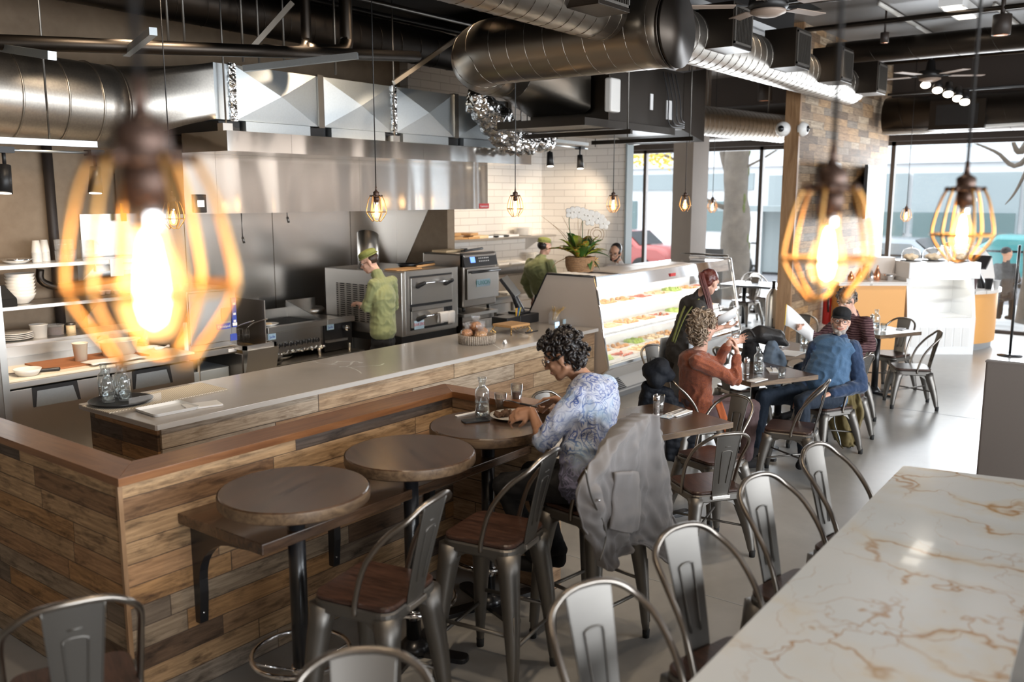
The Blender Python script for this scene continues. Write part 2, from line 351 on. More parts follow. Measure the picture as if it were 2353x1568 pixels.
t.l(t.mix(ck.outputs['Fac'], (.74,.68,.56,1), (.46,.40,.32,1)), t.b.inputs['Base Color']); t.b.inputs['Roughness'].default_value = .8; t.bump(ck.outputs['Fac'], .5, .004)
t = NT('tv_picture'); o = t.obj(); n = t.noise(t.mapping(o, (3,1,9)), 3, 4, .6, 1.0)
cc = t.ramp(n, [(.35, (.03,.03,.05)), (.5, (.25,.26,.3)), (.62, (.6,.5,.35)), (.75, (.8,.82,.85))])
t.l(cc, t.b.inputs['Base Color']); t.l(cc, t.b.inputs['Emission Color']); t.b.inputs['Emission Strength'].default_value = .6; t.b.inputs['Roughness'].default_value = .12
t = NT('facade_siding'); o = t.obj(); w = t.n('ShaderNodeTexWave'); w.bands_direction = 'Z'; t.l(o, w.inputs[0]); w.inputs['Scale'].default_value = 1.6
t.l(t.mix(w.outputs[1], (.36,.40,.42,1), (.50,.54,.56,1)), t.b.inputs['Base Color'])
t = NT('vent_slots'); o = t.obj(); sp = t.n('ShaderNodeSeparateXYZ'); t.l(o, sp.inputs[0])
s1 = t.math('GREATER_THAN', t.math('FRACT', t.math('MULTIPLY', sp.outputs[2], 40.0)), .55); s2 = t.math('GREATER_THAN', t.math('FRACT', t.math('MULTIPLY', sp.outputs[1], 9.0)), .3)
s3 = t.math('MULTIPLY', s1, s2); t.l(t.mix(s3, (.42,.38,.34,1), (.01,.01,.01,1)), t.b.inputs['Base Color']); t.b.inputs['Metallic'].default_value = .8; t.b.inputs['Roughness'].default_value = .35
t = NT('leaflet'); o = t.obj()
t.l(t.ramp(t.noise(o, 35, 3), [(.45, (.8,.8,.82)), (.55, (.35,.55,.75)), (.65, (.8,.8,.8))]), t.b.inputs['Base Color'])

# ---------------------------------------------------------------- mesh builder
class MB:
    def __init__(s): s.v = []; s.f = []; s.m = []; s.sm = []; s.mats = []; s.cur = 0; s.flat = False
    def mat(s, name):
        if name not in s.mats: s.mats.append(name)
        s.cur = s.mats.index(name); return s
    def add(s, vs, fs, smooth=False):
        b = len(s.v); s.v.extend([V3(p) for p in vs]); s.f.extend([tuple(b+i for i in f) for f in fs])
        s.m.extend([s.cur]*len(fs)); s.sm.extend([smooth]*len(fs)); return s
    def box(s, a, b, rz=0, M=None):
        (x0,y0,z0),(x1,y1,z1) = a, b
        vs = [V3(p) for p in ((x0,y0,z0),(x1,y0,z0),(x1,y1,z0),(x0,y1,z0),(x0,y0,z1),(x1,y0,z1),(x1,y1,z1),(x0,y1,z1))]
        if M: vs = [M @ p for p in vs]
        if rz:
            c = sum(vs, V3())/8; R = Matrix.Rotation(rz, 3, 'Z'); vs = [R @ (p-c)+c for p in vs]
        return s.add(vs, [(0,3,2,1),(4,5,6,7),(0,1,5,4),(1,2,6,5),(2,3,7,6),(3,0,4,7)])
    def rbox(s, a, b, r=.01, n=3, M=None):   # box with rounded vertical edges and a small top bevel
        (x0,y0,z0),(x1,y1,z1) = a, b; pts = []
        for cx, cy, a0 in ((x1-r,y1-r,0),(x0+r,y1-r,pi/2),(x0+r,y0+r,pi),(x1-r,y0+r,1.5*pi)):
            for i in range(n+1):
                t = a0+i*pi/2/n; pts.append((cx+r*cos(t), cy+r*sin(t)))
        return s.prism(pts, z0, z1, M=M, bev=min(r*.4, .004, (z1-z0)*.3))
    def prism(s, pts, z0, z1, M=None, bev=0, smooth=False):
        n = len(pts); cx = sum(p[0] for p in pts)/n; cy = sum(p[1] for p in pts)/n
        rings = [(z0, 0)]
        if bev:
            rings = [(z0, bev),(z0+bev, 0),(z1-bev, 0),(z1, bev)]
        else: rings = [(z0,0),(z1,0)]
        vs = []
        for z, ins in rings:
            for (x, y) in pts:
                d = V3((x-cx, y-cy)); L = d.length or 1; k = 1-ins/L
                vs.append(V3((cx+d.x*k, cy+d.y*k, z)))
        fs = [tuple(reversed(range(n)))]
        for r in range(len(rings)-1):
            for i in range(n):
                j = (i+1) % n; fs.append((r*n+i, r*n+j, (r+1)*n+j, (r+1)*n+i))
        fs.append(tuple(range((len(rings)-1)*n, len(rings)*n)))
        if M: vs = [M @ p for p in vs]
        return s.add(vs, fs, smooth)
    def lathe(s, prof, c=(0,0,0), n=24, M=None, smooth=True, cap=True):
        vs = []; fs = []; k = len(prof)
        for (r, z) in prof:
            for i in range(n):
                a = 2*pi*i/n; vs.append(V3((r*cos(a), r*sin(a), z)))
        for j in range(k-1):
            for i in range(n):
                i2 = (i+1) % n; fs.append((j*n+i, j*n+i2, (j+1)*n+i2, (j+1)*n+i))
        if cap:
            if prof[0][0] > 1e-5: fs.append(tuple(reversed(range(n))))
            if prof[-1][0] > 1e-5: fs.append(tuple(range((k-1)*n, k*n)))
        c = V3(c); vs = [(M @ p if M else p)+c for p in vs]
        return s.add(vs, fs, smooth)
    def cyl(s, a, b, r, r2=None, n=16, smooth=True): return s.tube([a, b], [r, r if r2 is None else r2], n, smooth)
    def tube(s, pts, r, n=8, smooth=True, closed=False, sq=None):
        pts = [V3(p) for p in pts]; k = len(pts); rs = r if isinstance(r, (list, tuple)) else [r]*k
        vs = []; fs = []; prev = None
        for i, p in enumerate(pts):
            if closed: d = pts[(i+1) % k]-pts[i-1]
            else: d = (pts[min(i+1, k-1)]-pts[max(i-1, 0)])
            if d.length < 1e-9: d = V3((0,0,1))
            d.normalize()
            if prev is None:
                a = V3((0,0,1)) if abs(d.z) < .9 else V3((1,0,0)); x = d.cross(a).normalized()
            else:
                x = (prev-d*prev.dot(d)); x = x.normalized() if x.length > 1e-6 else d.orthogonal().normalized()
            prev = x; y = d.cross(x)
            for j in range(n):
                a = 2*pi*(j+.5)/n; vs.append(p+x*(rs[i]*cos(a))+y*(rs[i]*sin(a)*(sq or 1)))
        for i in range(k if closed else k-1):
            i2 = (i+1) % k
            for j in range(n):
                j2 = (j+1) % n; fs.append((i*n+j, i*n+j2, i2*n+j2, i2*n+j))
        if not closed: fs.append(tuple(reversed(range(n)))); fs.append(tuple(range((k-1)*n, k*n)))
        return s.add(vs, fs, smooth)
    def ell(s, c, r, M=None, n=14, m=9):
        r = (r, r, r) if isinstance(r, (int, float)) else r
        vs = []; fs = []
        for i in range(m+1):
            t = -pi/2+pi*i/m
            for j in range(n):
                a = 2*pi*j/n; vs.append(V3((r[0]*cos(t)*cos(a), r[1]*cos(t)*sin(a), r[2]*sin(t))))
        for i in range(m):
            for j in range(n):
                j2 = (j+1) % n; fs.append((i*n+j, i*n+j2, (i+1)*n+j2, (i+1)*n+j))
        c = V3(c); vs = [(M @ p if M else p)+c for p in vs]
        return s.add(vs, fs, True)
    def cap(s, a, b, ra, rb=None, n=10):      # capsule with tapered radius
        a, b = V3(a), V3(b); rb = ra if rb is None else rb; d = b-a
        if d.length < 1e-5: return s.ell(a, max(ra, rb))
        u = d.normalized(); pts = []; rs = []
        for t in (0.0, .5, .85): pts.append(a-u*ra*cos(t*pi/2)); rs.append(max(1e-3, ra*sin(t*pi/2)))
        pts.append(a); rs.append(ra); pts.append(b); rs.append(rb)
        for t in (.85, .5, 0.0): pts.append(b+u*rb*cos(t*pi/2)); rs.append(max(1e-3, rb*sin(t*pi/2)))
        return s.tube(pts, rs, n)
    def chain(s, pts, rs):
        for i in range(len(pts)-1): s.cap(pts[i], pts[i+1], rs[i], rs[i+1])
        return s
    def grid(s, rows, smooth=True, closed=False):
        nr = len(rows); nc = len(rows[0]); vs = [V3(p) for r in rows for p in r]; fs = []
        for i in range(nr-1):
            for j in range(nc if closed else nc-1):
                j2 = (j+1) % nc; fs.append((i*nc+j, i*nc+j2, (i+1)*nc+j2, (i+1)*nc+j))
        return s.add(vs, fs, smooth)
    def build(s, name, mat=None, parent=None, world=True, bevel=0, origin=None, solid=0):
        if mat: s.mats = [mat] if not s.mats or not s.f else s.mats
        if mat and len(s.mats) == 1: s.mats = [mat]
        me = bpy.data.meshes.new(name); vs = s.v
        o = bpy.data.objects.new(name, me)
        if parent is not None and world:
            off = V3(); q = parent
            while q is not None: off += q.location; q = q.parent
            vs = [p-off for p in vs]
        elif parent is None and world and vs:
            if origin is None:
                xs = [p.x for p in vs]; ys = [p.y for p in vs]
                origin = V3(((min(xs)+max(xs))/2, (min(ys)+max(ys))/2, min(p.z for p in vs)))
            origin = V3(origin); vs = [p-origin for p in vs]; o.location = origin
        me.from_pydata([tuple(p) for p in vs], [], s.f)
        for m in s.mats: me.materials.append(MATS[m])
        me.polygons.foreach_set('material_index', [min(i, max(0, len(s.mats)-1)) for i in s.m]); me.polygons.foreach_set('use_smooth', s.sm); me.update()
        C.objects.link(o)
        if parent is not None: o.parent = parent
        if bevel:
            md = o.modifiers.new('bevel', 'BEVEL'); md.width = bevel; md.segments = 2; md.limit_method = 'ANGLE'; md.angle_limit = radians(50)
        if solid:
            md = o.modifiers.new('solid', 'SOLIDIFY'); md.thickness = solid; md.offset = 0
        return o
def tag(o, label, cat, group=None, kind=None):
    o['label'] = label; o['category'] = cat
    if group: o['group'] = group
    if kind: o['kind'] = kind
    return o
def thing(name, label, cat, loc=(0,0,0), rotz=0, group=None):
    o = bpy.data.objects.new(name, None); o.empty_display_size = .05; C.objects.link(o); o.location = loc; o.rotation_euler = (0,0,rotz)
    return tag(o, label, cat, group)
def struct(name, mb, mat=None, bevel=0, origin=(0,0,0)):
    o = mb.build(name, mat, None, origin=origin, bevel=bevel); o['kind'] = 'structure'; return o
def dup(root, loc=None, rotz=None, label=None, group=None):
    r = root.copy(); C.objects.link(r)
    if loc is not None: r.location = loc
    if rotz is not None: r.rotation_euler = (0,0,rotz)
    if label: r['label'] = label
    if group: r['group'] = group
    for ch in list(root.children):
        c = ch.copy(); C.objects.link(c); c.parent = r
        for g in list(ch.children):
            d = g.copy(); C.objects.link(d); d.parent = c
    return r
def displace(me, fn):
    ps = [v.co.copy() for v in me.vertices]; ns = [V3(n.vector) for n in me.vertex_normals]; out = []
    for p, n in zip(ps, ns): q = p+n*fn(p); out.extend((q.x, q.y, q.z))
    me.vertices.foreach_set('co', out); me.update()
TMP = bpy.data.scenes.new('tmp')
def evald(o):          # evaluate one object alone, without touching the main scene
    pr = o.parent; o.parent = None; TMP.collection.objects.link(o); vl = TMP.view_layers[0]; vl.update()
    me = bpy.data.meshes.new_from_object(o.evaluated_get(vl.depsgraph)); TMP.collection.objects.unlink(o); o.parent = pr
    return me
def remesh(o, voxel=.008, smooth=4, nz=0.0, nscale=10, nz2=0.0, nscale2=40, fn=None):
    md = o.modifiers.new('r', 'REMESH'); md.mode = 'VOXEL'; md.voxel_size = voxel; md.use_smooth_shade = True
    ms = o.modifiers.new('s', 'SMOOTH'); ms.iterations = smooth; ms.factor = .5
    me = evald(o); o.modifiers.clear()
    mt = [m for m in o.data.materials]; o.data = me
    if not me.materials:
        for m in mt: me.materials.append(m)
    if nz or nz2 or fn:
        def dd(p):
            d = 0
            if nz: d += noise.noise(p*nscale)*nz
            if nz2: d += noise.noise(p*nscale2)*nz2
            if fn: d += fn(p)
            return d
        displace(me, dd)
    for p in me.polygons: p.use_smooth = True
    me.update(); return o
def spline(pts, n):
    pts = [V3(p) for p in pts]; out = []; k = len(pts)
    for i in range(n):
        t = i/(n-1)*(k-1); j = min(int(t), k-2); f = t-j
        p0 = pts[max(j-1, 0)]; p1 = pts[j]; p2 = pts[j+1]; p3 = pts[min(j+2, k-1)]
        out.append(.5*((2*p1)+(p2-p0)*f+(2*p0-5*p1+4*p2-p3)*f*f+(3*p1-p0-3*p2+p3)*f**3))
    return out
def lettering(text, size, M, mat, name, parent, extrude=.0006, world_off=True):
    cu = bpy.data.curves.new('t', 'FONT'); cu.body = text; cu.size = size; cu.extrude = extrude; cu.align_x = 'CENTER'; cu.align_y = 'CENTER'
    to = bpy.data.objects.new('t', cu); me = evald(to); bpy.data.objects.remove(to)
    me.materials.clear(); me.materials.append(MATS[mat]); off = V3(); q = parent
    while q is not None and world_off: off += q.location; q = q.parent
    for v in me.vertices: v.co = (M @ v.co)-off
    o = bpy.data.objects.new(name, me); C.objects.link(o); o.parent = parent; return o
def frame(origin, xdir, ydir):
    x = V3(xdir).normalized(); y = V3(ydir).normalized(); z = x.cross(y).normalized(); y = z.cross(x)
    M = Matrix((x, y, z)).transposed().to_4x4(); M.translation = V3(origin); return M
FACE_Y = lambda p: frame(p, (1,0,0), (0,0,1))      # text readable from -Y side
FACE_X = lambda p: frame(p, (0,-1,0), (0,0,1))     # text readable from -X side
# ================================================================ ROOM SHELL
XW, YB, ZC = 17.0, 8.75, 4.6
struct('floor', MB().box((-3,-5,-.12),(XW+.1,11.2,0)), 'concrete_floor')
jm = MB(); jm.box((4.6,-5,0),(4.606,3.4,.0015)); jm.box((10.2,-5,0),(10.206,4.4,.0015)); jm.box((-3,.1,0),(17,.106,.0015)); struct('trim_1', jm, 'plinth_grey')
struct('ceiling', MB().box((-3,-5,ZC),(XW+.2,3.95,ZC+.12)).box((11.5,3.95,ZC),(XW+.2,11.2,ZC+.12)), 'concrete_ceiling')
struct('ceiling', MB().box((-3,3.95,ZC),(11.5,11.2,ZC+.12)), 'concrete_dark')  # same slab coloured near black; the lack of light is painted in
struct('wall_kitchen', MB().box((-3,YB,0),(8.95,YB+.2,ZC)), 'concrete_wall')
struct('wall_rear', MB().box((-3.2,-5,0),(-3,11.2,ZC)), 'concrete_wall')
w = MB()
for x0, x1, z1 in ((4.42,5.55,2.14),(5.56,6.72,2.14),(6.73,7.95,2.14),(7.96,8.8,2.14)): w.box((x0,YB-.03,0),(x1,YB,z1))
struct('trim_2', w, 'stainless_wall')
struct('wall_wing', MB().box((8.81,7.8,0),(8.95,YB,2.6)), 'concrete_wall')
tri = MB(); yc = 8.74
tri.prism([(0,0),(.62,0),(0,-1.02)], 0, .012, M=Matrix(((0,0,-1,8.81),(-1,0,0,yc),(0,1,0,2.15),(0,0,0,1))))
struct('trim_3', tri, 'stainless')
struct('wall_tile', MB().box((8.95,8.6,0),(12.05,YB+.05,ZC)), 'tile_white')
struct('wall_tile_side', MB().box((12.05,7.02,0),(12.2,11.2,ZC)), 'tile_white')
struct('trim_4', MB().box((12.03,6.99,0),(12.22,7.02,3.3)), 'facade_grey')
struct('wall_far_left', MB().box((12.2,11.0,0),(XW,11.2,ZC)), 'concrete_wall')
struct('wall_window', MB().box((XW-.15,-5,3.27),(XW+.15,11.2,ZC)), 'dark_brown')
struct('wall_window_end', MB().box((XW-.15,-5,0),(XW+.15,-1.2,3.27)).box((XW-.15,1.0,0),(XW+.15,1.7,3.27)), 'shirt_white')  # unseen solid end, added pale for the hood to reflect
MB().box((XW-.01,-1.2,.06),(XW,1.0,3.27)).build('window_9', 'pane_window')['kind'] = 'structure'  # unseen window, added for a bright streak in the hood
mull = sorted([PX(px, 450, XW).y for px in (1483, 1748, 2048)])
sp_ = (mull[2]-mull[0])/2
ys = [1.75]+mull+[11.1]
for i in range(len(ys)-1):
    a, b = ys[i], ys[i+1]; m = MB()
    m.box((XW-.05,a-.035,0),(XW+.05,a+.035,3.27)); m.box((XW-.05,a,0),(XW+.05,b,.06)); m.box((XW-.05,a,3.2),(XW+.05,b,3.27))
    wf = struct('window_%d' % (i+1), m, 'dark_brown')
    MB().box((XW-.01,a+.035,.06),(XW,b-.035,3.2)).build('pane', 'pane_window', wf)
# street side on the right (outside the frame): posts and header of a glazed front
m = MB(); m.box((-3,-5.2,3.5),(XW+.2,-5,ZC))
m.box((11.5,-5.2,0),(XW+.2,-5,3.5)); m.box((-3,-5.2,0),(11.5,-5,.7))  # unseen; end closed and white for the hood's reflection, bays opened for daylight
for x in (-3,-.2,2.6,5.4,8.2): m.box((x-.06,-5.15,.7),(x+.06,-5.05,3.5))
struct('wall_right', m, 'shirt_white')
# partition with reclaimed planks that runs to the window wall
struct('wall_partition', MB().box((12.2,4.42,0),(16.6,4.58,ZC)), 'wood_reclaimed_tile')
struct('trim_5', MB().box((12.14,4.40,0),(12.2,4.60,ZC)), 'wood_trim')
m = MB(); a = PX(1590, 450, 14.3); b = PX(1545, 450, 14.3); e = PX(1632, 450, 14.3)
struct('wall_column', MB().box((14.3,a.y,0),(14.3+.62,b.y,ZC)), 'concrete_column')
# structural steel beam of the dark zone
for y in (4.3, 6.2): struct('trim_6', MB().box((-3,y,4.32),(11.5,y+.12,4.6)).box((-3,y-.06,4.30),(11.5,y+.18,4.33)), 'black_paint')
for x in (3.2, 6.0, 9.0): struct('trim_7', MB().box((x,3.95,4.4),(x+.1,8.7,4.6)), 'black_paint')

# ================================================================ OUTSIDE
struct('floor_sidewalk', MB().box((XW+.15,-30,-.22),(22.5,45,-.10)), 'sidewalk')
struct('floor_road', MB().box((22.5,-30,-.3),(33,45,-.2)), 'asphalt')
struct('floor_street', MB().box((-20,-30,-.22),(XW+.1,-5.25,-.10)), 'sidewalk')
bd = thing('apartment_building', 'pale building across the street behind the windows', 'building', (36,12,-.2))
MB().box((34,-30,-.2),(38,50,3.9)).build('wall', 'facade_white', bd)
MB().box((34.1,-30,3.9),(38,50,14)).build('siding', 'facade_siding', bd)
MB().box((33.8,-30,3.45),(34,50,3.95)).build('ledge', 'facade_white', bd)
MB().box((33.9,14,2.55),(34,30,3.2)).build('window_band', 'facade_grey', bd)
for y0, y1, z0, z1 in ((19.2,20.6,.9,2.1),(15.0,16.4,.9,2.1)):
    f = MB().box((33.9,y0,z0),(34,y1,z1)).build('window', 'facade_glass', bd)
for k in range(6):
    y = 3.0+k*1.75
    f = MB().box((33.85,y,1.0),(33.95,y+1.6,3.1)).build('window', 'facade_grey', bd)
    MB().box((33.8,y+.08,.3),(33.85,y+1.5,1.75)).build('glass', 'facade_glass', f)
sh = thing('bus_shelter', 'grey shelter standing on the pavement behind the tree trunk', 'shelter', (24,13.2,-.1))
p0 = PX(1655, 500, 23.5); p1 = PX(1800, 500, 23.5)
MB().box((23.3,p1.y,1.9),(24.4,p0.y,2.05)).build('roof', 'facade_grey', sh)
for y in (p0.y-.1, p1.y+.1, (p0.y+p1.y)/2): MB().box((24.2,y-.06,-.1),(24.3,y+.06,1.9)).build('post', 'facade_grey', sh)
MB().box((24.28,p1.y,.2),(24.3,(p0.y+p1.y)/2,1.9)).build('panel', 'facade_grey', sh)

def trunk(name, label, base, pts, rs, branches, moss=True):
    t = thing(name, label, 'tree', base)
    mb = MB(); P = spline(pts, 28); n = len(P); R = [rs[0]+(rs[-1]-rs[0])*i/(n-1) for i in range(n)]
    rows = []
    for i, p in enumerate(P):
        rows.append([p+V3((cos(a), sin(a), 0))*R[i]*(1+.22*noise.noise(V3((cos(a)*1.5, sin(a)*1.5, p.z*1.6)))) for a in [2*pi*j/20 for j in range(20)]])
    mb.grid(rows, closed=True); mb.build('trunk', 'tree_bark', t)
    if moss:
        ms = MB()
        for q in range(9):
            i = random.randrange(4, n-1); a = random.uniform(4.2, 5.4)
            ms.ell(P[i]+V3((cos(a), sin(a), 0))*R[i]*.93, (.05,.05,.14))
        ms.build('moss', 'moss', t)
    for br, r0 in branches:
        B = spline(br, 14); MB().tube(B, [r0*(1-.85*i/13) for i in range(14)], 8).build('branch', 'tree_bark', t)
    return t
tb = PX(1690, 600, 20.0)
trunk('street_tree', 'thick mottled street tree trunk outside between concrete column and plank wall', (tb.x, tb.y, -.1),
      [(tb.x,tb.y,-.1),(tb.x,tb.y+.02,1.0),(tb.x,tb.y+.06,2.2),(tb.x,tb.y+.05,3.4),(tb.x,tb.y-.1,5.0),(tb.x,tb.y-.2,7)], [.36,.20],
      [([(tb.x,tb.y+.05,2.6),(tb.x,tb.y+.35,3.2),(tb.x,tb.y+.55,4.2),(tb.x,tb.y+.9,6)], .17),
       ([(tb.x,tb.y+.1,2.0),(tb.x-.1,tb.y+.6,2.15),(tb.x-.1,tb.y+1.1,2.5)], .08),
       ([(tb.x,tb.y,2.9),(tb.x,tb.y-.8,3.3),(tb.x,tb.y-1.6,3.9)], .035)])
q = PX(2420, 300, 19.5)
trunk('street_tree', 'mossy branches of a tree hanging down outside at the right edge', (q.x, q.y, -.1),
      [(q.x,q.y,-.1),(q.x,q.y,2),(q.x,q.y,4),(q.x,q.y,7)], [.3,.2],
      [([(q.x,q.y,3.6),PX(2340,380,19.5),PX(2290,350,19.3),PX(2230,325,19.2)], .07),
       ([(q.x,q.y,4.2),PX(2350,345,19.5),PX(2325,318,19.3)], .12), ([(q.x,q.y,4.0),PX(2345,420,19.5),PX(2310,470,19.3)], .05)])
q = PX(1440, 300, 21)
tt = thing('street_tree', 'thin tree with yellow autumn leaves outside above the orchid', 'tree', (q.x, q.y, -.1))
MB().tube([(q.x,q.y,-.1),(q.x,q.y,3),(q.x,q.y,6)], [.09,.07,.05], 8).build('trunk', 'tree_bark', tt)
for a, b_ in (((1460,345),(1545,352)),((1500,350),(1580,385)),((1440,350),(1400,365))):
    MB().tube([PX(*a,20.8), PX((a[0]+b_[0])/2, (a[1]+b_[1])/2-6, 20.8), PX(*b_,20.8)], [.05,.03,.02], 6).build('branch', 'tree_bark', tt)
lf = MB()
for i in range(420):
    px = random.uniform(1380, 1545); py = random.gauss(352, 12)+abs(random.gauss(0, 9)); p = PX(px, py, random.uniform(20.3, 21.5)); s_ = .07
    u = V3((random.uniform(-1,1), random.uniform(-1,1), random.uniform(-1,1))).normalized(); v_ = u.orthogonal().normalized()
    lf.add([p-u*s_, p+v_*s_*.6, p+u*s_, p-v_*s_*.6], [(0,1,2,3)])
lv = lf.build('leaves', 'leaves_autumn', tt); lv['kind'] = 'stuff'

def car(label, mat_, x, y, heading):
    t = thing('parked_car', label, 'car', (x,y,-.2), heading)
    prof = [(-2.2,.35),(-2.2,.75),(-1.9,.95),(-1.2,1.0),(-.7,1.42),(.75,1.45),(1.4,1.0),(2.1,.85),(2.25,.6),(2.2,.3)]
    m = MB(); rows = []
    for yy, k in ((-.88,.9),(-.82,1),(.82,1),(.88,.9)): rows.append([(px_*(.98 if k < 1 else 1), yy, .3+(pz-.3)*k) for px_, pz in prof])
    m.grid(rows); n = len(prof)
    m.add(rows[0], [tuple(range(n))]); m.add(rows[3], [tuple(reversed(range(n)))]); m.build('body', mat_, t, world=False)
    g = MB()
    for s in (-1, 1): g.add([(-1.05,s*.885,.98),(-.62,s*.85,1.36),(.7,s*.85,1.38),(1.2,s*.885,.98)], [(0,1,2,3)])
    g.add([(1.42,-.75,1.02),(1.42,.75,1.02),(.8,.7,1.44),(.8,-.7,1.44)], [(0,1,2,3)]); g.add([(-1.22,-.75,1.03),(-1.22,.75,1.03),(-.74,.7,1.42),(-.74,-.7,1.42)], [(0,3,2,1)])
    g.build('windows', 'screen_off', t, world=False)
    for wx in (-1.35, 1.4):
        for s in (-1, 1): MB().cyl((wx,s*.72,.33),(wx,s*.92,.33),.33,n=20).build('wheel', 'rubber', t, world=False)
    return t
car('red car parked across behind the glasses-wearing man', 'car_red', 25, 14.8, pi/2)
p = PX(1790, 600, 24.5); car('white car parked outside just left of the plank wall', 'car_white', 28.6, 10.3, pi/2)
p = PX(2060, 560, 25); car('pale silver car outside behind the cake domes', 'car_silver', 25.0, 6.4, pi/2)
p = PX(2330, 560, 25); car('teal car parked outside at the right edge', 'car_teal', 28.6, 3.6, pi/2)
p = PX(1640, 580, 18.6)
sg = thing('sandwich_board', 'black pavement sign with a round green emblem beside the tree trunk', 'sign', (p.x, p.y, -.1))
MB().box((p.x-.02,p.y-.22,-.1),(p.x+.02,p.y+.22,1.15)).build('board', 'black_paint', sg)
MB().cyl((p.x-.022,p.y,.72),(p.x-.035,p.y,.72),.13,n=24).build('emblem', 'leaves_autumn', sg).data.materials[0] = MATS['leaf_yellow']

# ================================================================ DUCTS AND CEILING SERVICES
def duct_path(mb, pts, r, pitch=.16, n=28, helix=True):
    P = [V3(p) for p in pts]; mb.tube(P, r, n)
    if helix:
        # helical seam following the path
        L = [0]
        for i in range(1, len(P)): L.append(L[-1]+(P[i]-P[i-1]).length)
        tot = L[-1]; steps = int(tot/pitch*20); prev = None; H = []; j = 0
        for k in range(steps+1):
            s = tot*k/steps
            while j < len(P)-2 and L[j+1] < s: j += 1
            f = (s-L[j])/max(1e-6, L[j+1]-L[j]); c = P[j].lerp(P[j+1], f); d = (P[j+1]-P[j]).normalized()
            if prev is None: prev = d.orthogonal().normalized()
            prev = (prev-d*prev.dot(d)).normalized(); y = d.cross(prev); a = 2*pi*s/pitch
            H.append(c+(prev*cos(a)+y*sin(a))*(r+.001))
        mb.tube(H, .0035, 4)
    return mb
def ringseam(mb, c, d, r, w=.012):
    c = V3(c); d = V3(d).normalized(); x = d.orthogonal().normalized(); y = d.cross(x)
    mb.tube([c+(x*cos(2*pi*i/32)+y*sin(2*pi*i/32))*r for i in range(32)], w, 6, closed=True)
def seg(a, b, n=2): a, b = V3(a), V3(b); return [a.lerp(b, i/(n-1)) for i in range(n)]
YD, ZD = 4.0, 3.80
# long spiral duct over the dining side (two runs that meet the crossing trunk duct)
d1t = thing('spiral_duct', 'long galvanised spiral duct crossing the top of the picture', 'duct', (3.2,YD,ZD))
duct_path(MB(), seg((-2.5,YD,ZD),(6.45,YD,ZD),30), .235).build('pipe', 'duct_spiral', d1t)
d2t = thing('spiral_duct', 'bright spiral duct with four grille boxes running to the plank wall', 'duct', (10,YD,ZD))
mb = MB(); P = []; rad = []
for i in range(60):
    x = 7.2+i*(12.9-7.2)/59; P.append(V3((x,YD,ZD))); 
duct_path(mb, P, .235); mb.build('pipe', 'galvanised', d2t)
def register(x, parent):
    y0, y1, z0, z1 = YD-.47, YD-.12, ZD-.13, ZD+.27
    b_ = MB().box((x-.22,y0,z0),(x+.22,y1,z1)).build('grille_box', 'duct_dark', parent, bevel=.006)
    g = MB(); g.box((x-.2,y0-.012,z0+.03),(x+.2,y0,z0+.05)); g.box((x-.2,y0-.012,z1-.05),(x+.2,y0,z1-.03)); g.box((x-.2,y0-.012,z0+.03),(x-.18,y0,z1-.03)); g.box((x+.18,y0-.012,z0+.03),(x+.2,y0,z1-.03))
    for k in range(11): g.box((x-.165+k*.033,y0-.010,z0+.05),(x-.16+k*.033,y0-.002,z1-.05))
    g.build('grille', 'chair_steel', b_)
register(5.85, d1t)
for x in (8.15, 9.75, 11.25, 12.75): register(x, d2t)
tk = thing('trunk_duct', 'fat round duct with a flat end cap crossing above the kitchen counter', 'duct', (6.8,4.5,3.62))
mb = MB(); R = .30; CX, CZ = 6.80, 3.66
Pt = seg((CX,3.52,CZ),(CX,5.35,CZ),10)
for i in range(1, 9):
    a = i/8*pi/2; Pt.append(V3((CX+.45*(1-cos(a)), 5.35+.45*sin(a), CZ-.04*i/8)))
Pt.append(V3((CX+.75,5.80,CZ-.05)))
duct_path(mb, Pt, R, .2); mb.build('pipe', 'duct_spiral', tk)
mb = MB(); mb.cyl((CX,3.52,CZ),(CX,3.50,CZ),R+.012,n=36); ringseam(mb, (CX,3.54,CZ), (0,1,0), R+.006); mb.build('end_cap', 'duct_dark', tk)
mb = MB(); rows = []
for i in range(9):
    t = i/8; row = []
    for j in range(32):
        a = 2*pi*j/32+pi/32; ca, sa = cos(a), sin(a); k = 1/max(abs(ca), abs(sa)); kk = 1+(k-1)*t
        row.append((CX+.75+.85*t, 5.80-ca*R*kk*(1+.5*t), CZ-.05+sa*R*kk*(1-.05*t)-.12*t))
    rows.append(row)
mb.grid(rows, closed=True); mb.build('transition', 'duct_spiral', tk)
ac = thing('air_handler', 'dark rectangular air handling unit hung below the round duct', 'air handler', (9.4,5.6,3.2))
MB().box((8.45,5.15,3.12),(10.2,6.2,3.80)).build('cabinet', 'duct_dark', ac, bevel=.01)
MB().box((7.9,5.1,3.04),(9.9,6.25,3.12)).build('drain_pan', 'duct_dark', ac)
rows = []
for t in (0,1): rows.append([(10.2+t*.5,5.15-.05*t,3.12-.12*t),(10.2+t*.5,6.2,3.12-.12*t),(10.2+t*.5,6.2,3.8+.1*t),(10.2+t*.5,5.15-.05*t,3.8+.1*t)])
mb = MB(); mb.grid(rows, smooth=False, closed=True); mb.add(rows[1], [(0,1,2,3)]); mb.build('outlet', 'duct_dark', ac)
MB().box((8.30,5.03,3.20),(8.50,5.12,3.55)).build('control_box', 'mug_white', ac, bevel=.02)
for x, z, w_, h_ in ((9.35,3.3,.06,.18),(9.75,3.22,.14,.22)): MB().box((x,5.138,z),(x+w_,5.15,z+h_)).build('sticker', 'paper', ac)
